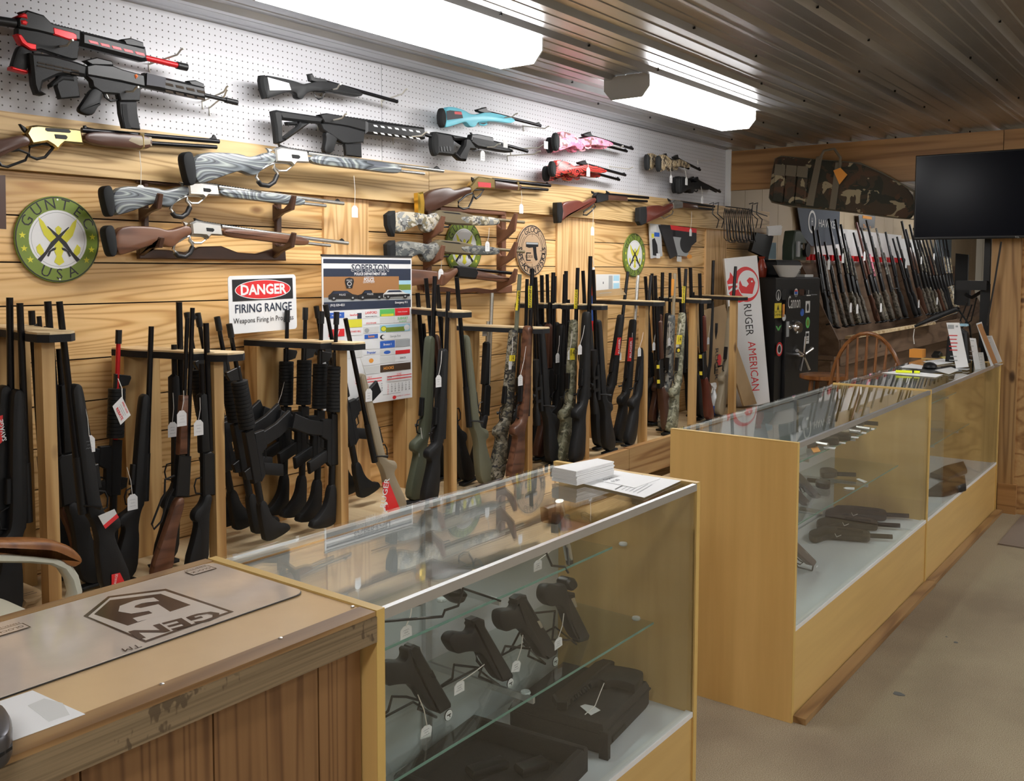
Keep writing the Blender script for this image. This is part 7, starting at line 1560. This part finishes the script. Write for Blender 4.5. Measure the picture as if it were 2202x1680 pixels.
for k in range(8):
    q = flat('G', [(1350+17*k, 812-12*k), (1358+17*k, 808-12*k), (1372+17*k, 832-12*k), (1364+17*k, 838-12*k)], zc+.03); MB().poly(q, .004, 0, fz(zc+.0285)).build('rail_rib', 'rubber', t)
q0 = flat('G', [(1570, 720), (1545, 760), (1510, 830), (1440, 870)], zc+.03)
t2 = thing('price_tag', 'white price tag lying beside the large pistol on the carry case', 'price tag', (*q0[3], zc), group='string price tags'); MB().tube([(a, b_, zc+.029-.008*i) for i, (a, b_) in enumerate(q0)], .0013, 5).build('string', 'string', t2)
MB().poly(flat('G', [(1408, 880), (1440, 868), (1500, 880), (1545, 908), (1480, 942)], zc), .001, 0, fz(zc+.001)).build('card', 'tag card', t2)
t, T = rot_box('open_case', 'open black padded case with magazines inside, front left on the case deck', 'case', 1.69, 1.335, .34, .3, .08, .12, 'nylon black', .02)
MB().box(-.17, .17, -.165, .165, 0, .012, T).build('bottom', 'nylon black', t)
for x0, x1, y0, y1 in ((-.17, -.15, -.165, .165), (.15, .17, -.165, .165), (-.15, .15, -.165, -.145), (-.15, .15, .145, .165)):
    MB().poly([(x0, y0), (x1, y0), (x1, y1), (x0, y1)], .065, .009, lambda a, d, b_, T=T: T @ Vector((a, b_, .0325+d)), rnd=True).build('padded_wall', 'nylon black', t)
for k, (x, y_, w) in enumerate(((.02, .03, .10), (.08, -.06, .08), (-.08, .0, .09))):
    o = MB().poly([(-.02, -w/2), (.02, -w/2), (.02, w/2), (-.02, w/2)], .026, .01, lambda a, d, b_, x=x, y_=y_: T @ Matrix.Translation((x, y_, .026)) @ Matrix.Rotation(1.1, 4, 'Z') @ Vector((a, b_, d)), rnd=True).build('magazine', 'gun black')
    tag(centre(o), ('black magazine lying in the middle of the open padded case', 'black cylinder-like magazine at the front of the open padded case', 'black magazine at the left inside the open padded case')[k], 'magazine', 'magazines in the open padded case')
# ================================================================ middle case contents
CR['H'] = (1680, 1020, .17257)
H1 = [(340, 760), (350, 735), (385, 718), (450, 700), (470, 678), (530, 675), (700, 680), (1010, 715), (1110, 738), (1110, 800), (1090, 815), (900, 800), (700, 785), (600, 778), (530, 795), (480, 815), (430, 828), (350, 800)]
for k, (dx, dy, lb) in enumerate(((0, 0, 'nearest of three long dark single-shot pistols on the middle case deck'), (95, -140, 'middle of three long dark single-shot pistols on the middle case deck'), (205, -262, 'farthest of three long dark single-shot pistols on the middle case deck, with an orange dot'))):
    zz = DZ+.003; q = flat('H', [(a+dx, b_+dy) for a, b_ in H1], zz+.015)
    t = thing('long_pistol', lb, 'pistol', (*q[0], DZ), group='three long pistols on the middle case deck'); MB().poly(q, .028, .009, fz(zz+.0145), rnd=True).build('stock', 'gun polymer', t)
    b0, b1 = flat('H', [(1090+dx, 768+dy), (1384+dx, 784+dy)], zz+.015); MB().tube([(*b0, zz+.016), (*b1, zz+.016)], .011, 10).build('barrel', 'gun blued', t)
    s0, s1 = flat('H', [(700+dx, 690+dy), (1020+dx, 722+dy)], zz+.03); MB().tube([(*s0, zz+.03), (*s1, zz+.03)], .006, 6).build('receiver_top', 'gun black', t)
    q = flat('H', [(670+dx, 745+dy), (690+dx, 785+dy), (745+dx, 762+dy)], zz+.03); MB().tube([(*a, zz+.031) for a in q], .0013, 5).build('tie_string', 'string', t)
# brown pistol on wire stand at the left of the deck
zz = .40; YQ = 1.30
CR['J'] = CR['H']
wallgun('pistol', 'brown pistol on a wire stand, half hidden by the middle case end panel', 'H', YQ, (190, 880), [('slide', 'walnut dark', 'P', [(120, 800), (190, 858), (400, 1065), (405, 1095), (375, 1140), (330, 1125), (190, 1000), (120, 930)], .026, {'c': .004}), ('port', 'stainless', 'P', [(242, 938), (255, 935), (300, 990), (285, 1000)], .028, {'sub': 1}), ('trigger_guard', 'gun black', 'L', [(190, 1040), (225, 1075), (270, 1100), (235, 1125), (190, 1110)], .003)], cat='pistol')
wallgun('pistol_stand', 'wire stand holding the brown pistol', 'H', YQ-.002, (210, 1150), [('wire', 'black wire', 'T', [(180, 1110), (210, 1160), (385, 1205), (400, 1120)], .003)], cat='stand', group='bent wire pistol stands')
p = at(1680+442*KZ*0+442*.17257, 1020+1175*.17257, Y=YQ); t = thing('round_badge', 'round white maker badge at the muzzle of the brown pistol', 'badge', tuple(p)); MB().lathe([(.013, 0), (.013, .002)], Matrix.Translation(p) @ Matrix.Rotation(PI/2, 4, 'X'), 20).build('disc', 'sign white', t)
# shelf pistols, seen edge-on
CR['K'] = (1660, 860, .17257)
def small(label, c, z, poly, barrel, mat='gun black', bm='gun blued', th=.026, tagp=None, tl=None):
    q = flat(c, poly, z+.013); t = thing('pistol', label, 'pistol', (*q[0], z)); MB().poly(q, th, .006, fz(z+.0145), rnd=True).build('frame', mat, t)
    b = flat(c, barrel, z+.015); MB().tube([(*b[0], z+.0155), (*b[1], z+.0155)], .010, 10).build('barrel', bm, t)
    if tagp: 
        q = flat(c, tagp, z+.002); o = MB().poly(q, .001, 0, fz(z+.004)).build('price_tag', 'tag card'); tag(centre(o), tl, 'price tag', 'string price tags')
zu, zl = .8035, .6035
small('dark pistol farthest along the upper shelf of the middle case', 'K', zu, [(1040, 300), (1130, 270), (1160, 290), (1120, 315)], [(1130, 285), (1322, 300)])
small('grey revolver second farthest along the upper shelf of the middle case', 'K', zu, [(930, 345), (1030, 325), (1060, 350), (990, 372)], [(1040, 345), (1225, 368)], 'gun metal', 'stainless', tagp=[(1225, 358), (1280, 362), (1275, 380), (1228, 378)], tl='white tag by the second farthest revolver in the middle case')
small('silver revolver third farthest along the upper shelf of the middle case', 'K', zu, [(830, 385), (900, 358), (960, 370), (960, 405), (860, 410)], [(950, 385), (1110, 402)], 'stainless', 'stainless', tagp=[(1110, 405), (1180, 412), (1175, 432), (1105, 425)], tl='white tag by the silver revolver in the middle case')
small('black pistol in the middle of the upper shelf of the middle case', 'K', zu, [(680, 450), (780, 425), (980, 450), (980, 485), (720, 480)], [(780, 440), (975, 462)], tagp=[(990, 460), (1085, 470), (1070, 488), (985, 478)], tl='white tag by the black pistol amid the upper shelf')
small('black pistol with a looped tag string, nearer on the upper shelf', 'K', zu, [(560, 500), (640, 485), (830, 505), (830, 540), (600, 530)], [(640, 500), (825, 520)], tagp=[(840, 530), (920, 540), (915, 556), (835, 548)], tl='white tag with looped string on the upper shelf of the middle case')
small('grey revolver with an orange and white card, nearest on the upper shelf', 'K', zu, [(430, 545), (520, 520), (560, 535), (540, 570), (440, 580)], [(540, 545), (700, 568)], 'gun metal', 'stainless', tagp=[(640, 590), (800, 600), (780, 622), (650, 610)], tl='white tag nearest the end panel on the upper shelf')
q = flat('K', [(470, 575), (560, 570), (605, 640), (520, 655)], zu+.005); o = MB().poly(q, .002, 0, fz(zu+.004)).build('warning_card', 'print orange'); tag(centre(o), 'orange and white warning card on the upper shelf of the middle case', 'card')
small('black revolver with rounded grip, farther one lying on the lower shelf', 'K', zl, [(590, 900), (610, 880), (720, 872), (820, 905), (815, 945), (620, 960)], [(815, 925), (1045, 935)], tagp=[(1050, 995), (1080, 985), (1190, 1025), (1150, 1040)], tl='white tag hanging right of the revolver on the lower shelf')
small('black pistol lying nearer on the lower shelf of the middle case', 'K', zl, [(535, 1040), (560, 1020), (700, 1035), (740, 1060), (700, 1095), (560, 1070)], [(440, 1000), (720, 1030)], tagp=[(890, 1105), (920, 1095), (1030, 1100), (1028, 1128), (930, 1120)], tl='white tag hanging right of the nearer pistol on the lower shelf')
wallgun('pistol', 'dark pistol leaning on a stand by the end panel, upper one', 'K', 1.36, (340, 930), [('slide', 'gun metal', 'P', [(300, 890), (350, 930), (580, 1185), (578, 1215), (540, 1232), (500, 1210), (300, 1010)], .026), ('trigger_guard', 'gun black', 'L', [(340, 1080), (380, 1100), (410, 1150), (370, 1165)], .003)], cat='pistol')
wallgun('pistol', 'dark pistol leaning on a stand by the end panel, lower one', 'K', 1.30, (330, 1160), [('slide', 'gun metal', 'P', [(290, 1110), (340, 1150), (440, 1255), (430, 1290), (400, 1318), (290, 1230)], .026)], cat='pistol')
# ================================================================ far case: contents, papers, signs
for lb, pts in (('dark pistol lying under the front glass of the far case', [(1990, 1060), (2020, 1040), (2075, 1025), (2078, 1050), (2030, 1062)]), ('dark holster shape lying on the far case deck', [(2000, 1020), (2030, 1005), (2072, 995), (2080, 1012), (2040, 1030)])):
    q = [zpt(u, v, DZ+.02) for u, v in pts]; o = MB().poly(q, .03, .008, fz(DZ+.016), rnd=True).build('holster', 'gun black'); tag(centre(o), lb, 'holster')
dz = HC+.0002
def p3(label, corners, mat='paper', th=.001, z=dz, nm='paper_sheet', cat='paper'):
    q = [zpt(u, v, z) for u, v in corners]; o = MB().poly(q, th, 0, fz(z+th/2)).build(nm, mat); return tag(centre(o), label, cat)
p3('white sheet with a yellow highlighter on it, at the near end of the far case', [(1896, 802), (1935, 797), (2028, 806), (2012, 812)])
plain('highlighter', (.85, .95, .02), .4)
a, b2 = zpt(1926, 799, dz+.01), zpt(1978, 801, dz+.01)
t = thing('highlighter', 'fluorescent yellow highlighter pen on the white sheet', 'pen', (*a, dz)); A, B = Vector((*a, dz+.011)), Vector((*b2, dz+.011))
MB().tube([A, A+(B-A)*.68], .0075, 10).build('body', 'highlighter', t); MB().tube([A+(B-A)*.69, A+(B-A)*.75], .0078, 10).build('ring', 'gun black', t); MB().tube([A+(B-A)*.76, B], .0075, 10).build('cap', 'highlighter', t)
for lb, pts, mt in (('crumpled white paper behind the highlighter', [(1935, 790), (1960, 783), (1985, 787), (1982, 794)], 'paper'), ('cream envelope right of the highlighter sheet', [(2010, 797), (2045, 790), (2062, 797), (2040, 805)], 'print pale'), ('white form behind the computer mouse', [(1985, 778), (2030, 772), (2050, 780), (2010, 786)], 'paper'), ('yellow note pad edge on the far case', [(2020, 768), (2050, 765), (2055, 768), (2030, 772)], 'yellow label'), ('dark clipboard under the papers on the far case', [(1955, 792), (2060, 788), (2070, 800), (1995, 803)], 'gun black')):
    p3(lb, pts, mt, .002, dz+.0016 if mt != 'gun black' else dz)
x, y_ = zpt(2000, 785, dz+.02); t = thing('computer_mouse', 'black curved computer mouse on the far case', 'mouse', (x, y_, dz)); MB().lathe([(.03, 0), (.04, .006), (.036, .02), (.02, .032), (.001, .036)], Matrix.Translation((x, y_, dz+.002)) @ Matrix.Rotation(.3, 4, 'Z') @ Matrix.Diagonal((1.6, 1, 1, 1)), 20).build('shell', 'gun polymer', t)
x, y_ = zpt(2015, 765, dz+.01); t = thing('tape_dispenser', 'small black desk gadget behind the mouse', 'gadget', (x, y_, dz)); MB().poly([(-.05, 0), (.05, 0), (.05, .025), (.01, .04), (-.05, .02)], .05, .006, lambda a, d, b_: Vector((x+a, y_+d, dz+b_))).build('body', 'gun black', t)
x, y_ = zpt(1973, 762, dz+.02); tag(centre(MB().box(x-.05, x+.05, y_-.04, y_+.04, dz, dz+.055).build('small_box', 'print orange')), 'small white and orange carton at the back of the far case', 'box')
def holder(label, base0, base1, top1, top0, draw, mat='sign white', X=6.2, name='sign_holder', lean=0):
    P = [at(u, v, X=X) for u, v in (top0, top1, base1, base0)]
    P[0].x += lean; P[1].x += lean
    t = thing(name, label, 'sign holder', tuple((P[2]+P[3])/2)); n = (P[1]-P[0]).cross(P[3]-P[0]).normalized()
    MB().sheet(P, .004, n).build('card', mat, t); ex = P[1]-P[0]; ey = P[3]-P[0]
    F = Face(P[0]-Vector((.003, 0, 0)), ex, ey-ex.normalized()*ey.dot(ex.normalized()), ex.length, ey.length, 100, 300); draw(F); F.build('printing', t)
    MB().box(min(P[2].x, P[3].x)-.03, P[2].x+.03, min(P[2].y, P[3].y), max(P[2].y, P[3].y), min(P[2].z, P[3].z)-.004, min(P[2].z, P[3].z)).build('foot', 'clear plastic', t)
def dh(F):
    F.rect(12, 14, 60, 40, 'print grey'); F.rect(72, 18, 90, 30, 'print grey')
    for k, yy in enumerate((80, 104, 128, 150, 174, 215, 240)): F.rect(22+(k % 3)*4, yy, 86-(k % 2)*6, yy+6, 'red ink' if k < 5 else 'print grey')
    F.rect(40, 270, 70, 274, 'print grey')
holder('tallest white sign holder with rows of reddish lettering on the far case', (2056, 792), (2083, 789), (2063, 694), (2035, 694), dh, X=5.95)
def dh2(F):
    for yy in (20, 70, 120, 160, 200): F.rect(20, yy, 80, yy+5, 'print grey')
holder('narrow pale card holder right of the tall sign holder', (2097, 796), (2109, 794), (2098, 728), (2085, 727), dh2, X=6.1)
holder('tall white card leaning in a clear holder by the wooden post', (2140, 782), (2155, 778), (2133, 722), (2119, 722), dh2, X=6.4)
holder('brown-edged clear display stand leaning beside the wooden post', (2131, 788), (2137, 786), (2111, 692), (2099, 696), lambda F: F.rect(10, 10, 90, 290, 'print brown'), mat='clear plastic', X=6.35, name='display_stand')
holder('short clear card holder with a grey card between the taller ones', (2110, 797), (2120, 795), (2114, 758), (2104, 758), dh2, mat='print pale', X=6.15)
x, y_ = zpt(2075, 735, dz+.1); p = at(2070, 690, X=6.45); tag(centre(MB().poly([(p.y-.06, 1.1), (p.y+.06, 1.1), (p.y+.06, 1.2), (p.y-.06, 1.2)], .05, .01, lambda a, d, b_: Vector((6.45+d, a, b_))).build('blue_scanner', 'print blue')), 'blue-topped gadget behind the tall sign holder', 'gadget') if False else None
p = at(2062, 725, X=6.42)
t = thing('desk_phone', 'black telephone-like device with a blue top behind the tall sign holder', 'device', (6.42, p.y, HC)); MB().poly([(p.y-.07, HC+.001), (p.y+.07, HC+.001), (p.y+.06, p.z), (p.y+.01, p.z+.07), (p.y-.05, p.z+.03)], .08, .012, lambda a, d, b_: Vector((6.42+d, a, b_))).build('body', 'gun polymer', t)
MB().box(6.38, 6.46, p.y-.05, p.y+.05, p.z+.071, p.z+.085).build('blue_top', 'print sky', t)
# pegboard hooks holding the guns
def hook(label, base, tip, Yt):
    a = at(*base, Y=WY-.006); b_ = at(*tip, Y=Yt); d = b_-a
    t = thing('peg_hook', label, 'hook', tuple(a), group='white wire hooks on the pegboard')
    MB().tube([a, a+d*.82-Vector((0, 0, .012)), a+d*.93, b_], .0035, 7).build('arm', 'wire white', t)
    MB().tube([a+Vector((0, .002, .012)), a, a+Vector((0, -.004, -.03))], .003, 6).build('plate', 'wire white', t)
for lb, b_, t_, Y in (('white hook under the red-trimmed rifle receiver', (90, 105), (157, 86), 3.0), ('white hook near the red barrel', (320, 138), (395, 104), 3.0), ('white hook under the second rifle receiver', (232, 197), (298, 187), 2.97), ('white hook at the barrel of the second rifle', (435, 218), (492, 184), 3.0), ('second white hook wire beside the one at the second rifle barrel', (450, 232), (490, 192), 3.02),
 ('white hook under the sticker rifle receiver', (692, 197), (733, 181), 3.0), ('white hook at the sticker rifle barrel', (820, 217), (876, 191), 3.0), ('white hook over the triangular-stock rifle', (683, 266), (747, 244), 2.98), ('white hook at the handguard of the triangular-stock rifle', (845, 297), (920, 284), 2.98),
 ('wire hook under the blue rifle', (1042, 258), (1114, 244), 3.0), ('wire hook at the blue rifle barrel', (1125, 271), (1182, 272), 3.0), ('wire hook under the thumbhole rifle', (1005, 318), (1076, 309), 3.0), ('wire hook with a price plate right of the thumbhole rifle', (1098, 321), (1172, 311), 2.98), ('lower wire hook right of the thumbhole rifle', (1091, 335), (1162, 325), 3.0),
 ('wire hook at the pink rifle barrels', (1310, 312), (1340, 314), 3.0), ('wire hook at the red rifle barrels', (1310, 358), (1362, 360), 3.0), ('wire hook at the brown camouflage pair', (1500, 345), (1536, 342), 3.0)): hook(lb, b_, t_, Y)
for lb, u, v, Y in (('pale square price plate on the hook before the thumbhole rifle', 1087, 309, 2.95), ('pale square price plate on the hook left of the pink rifles', 1174, 312, 2.95)):
    p = at(u, v, Y=Y); o = MB().sheet([p+Vector((-.018, 0, .02)), p+Vector((.018, 0, .02)), p+Vector((.018, 0, -.02)), p+Vector((-.018, 0, -.02))], .001).build('price_plate', 'print pale'); tag(centre(o), lb, 'price plate')
# prototypes are not part of the scene
for r in PROTO.values():
    for c_ in list(r.children):
        for d_ in list(c_.children): bpy.data.objects.remove(d_)
        bpy.data.objects.remove(c_)
    bpy.data.objects.remove(r)
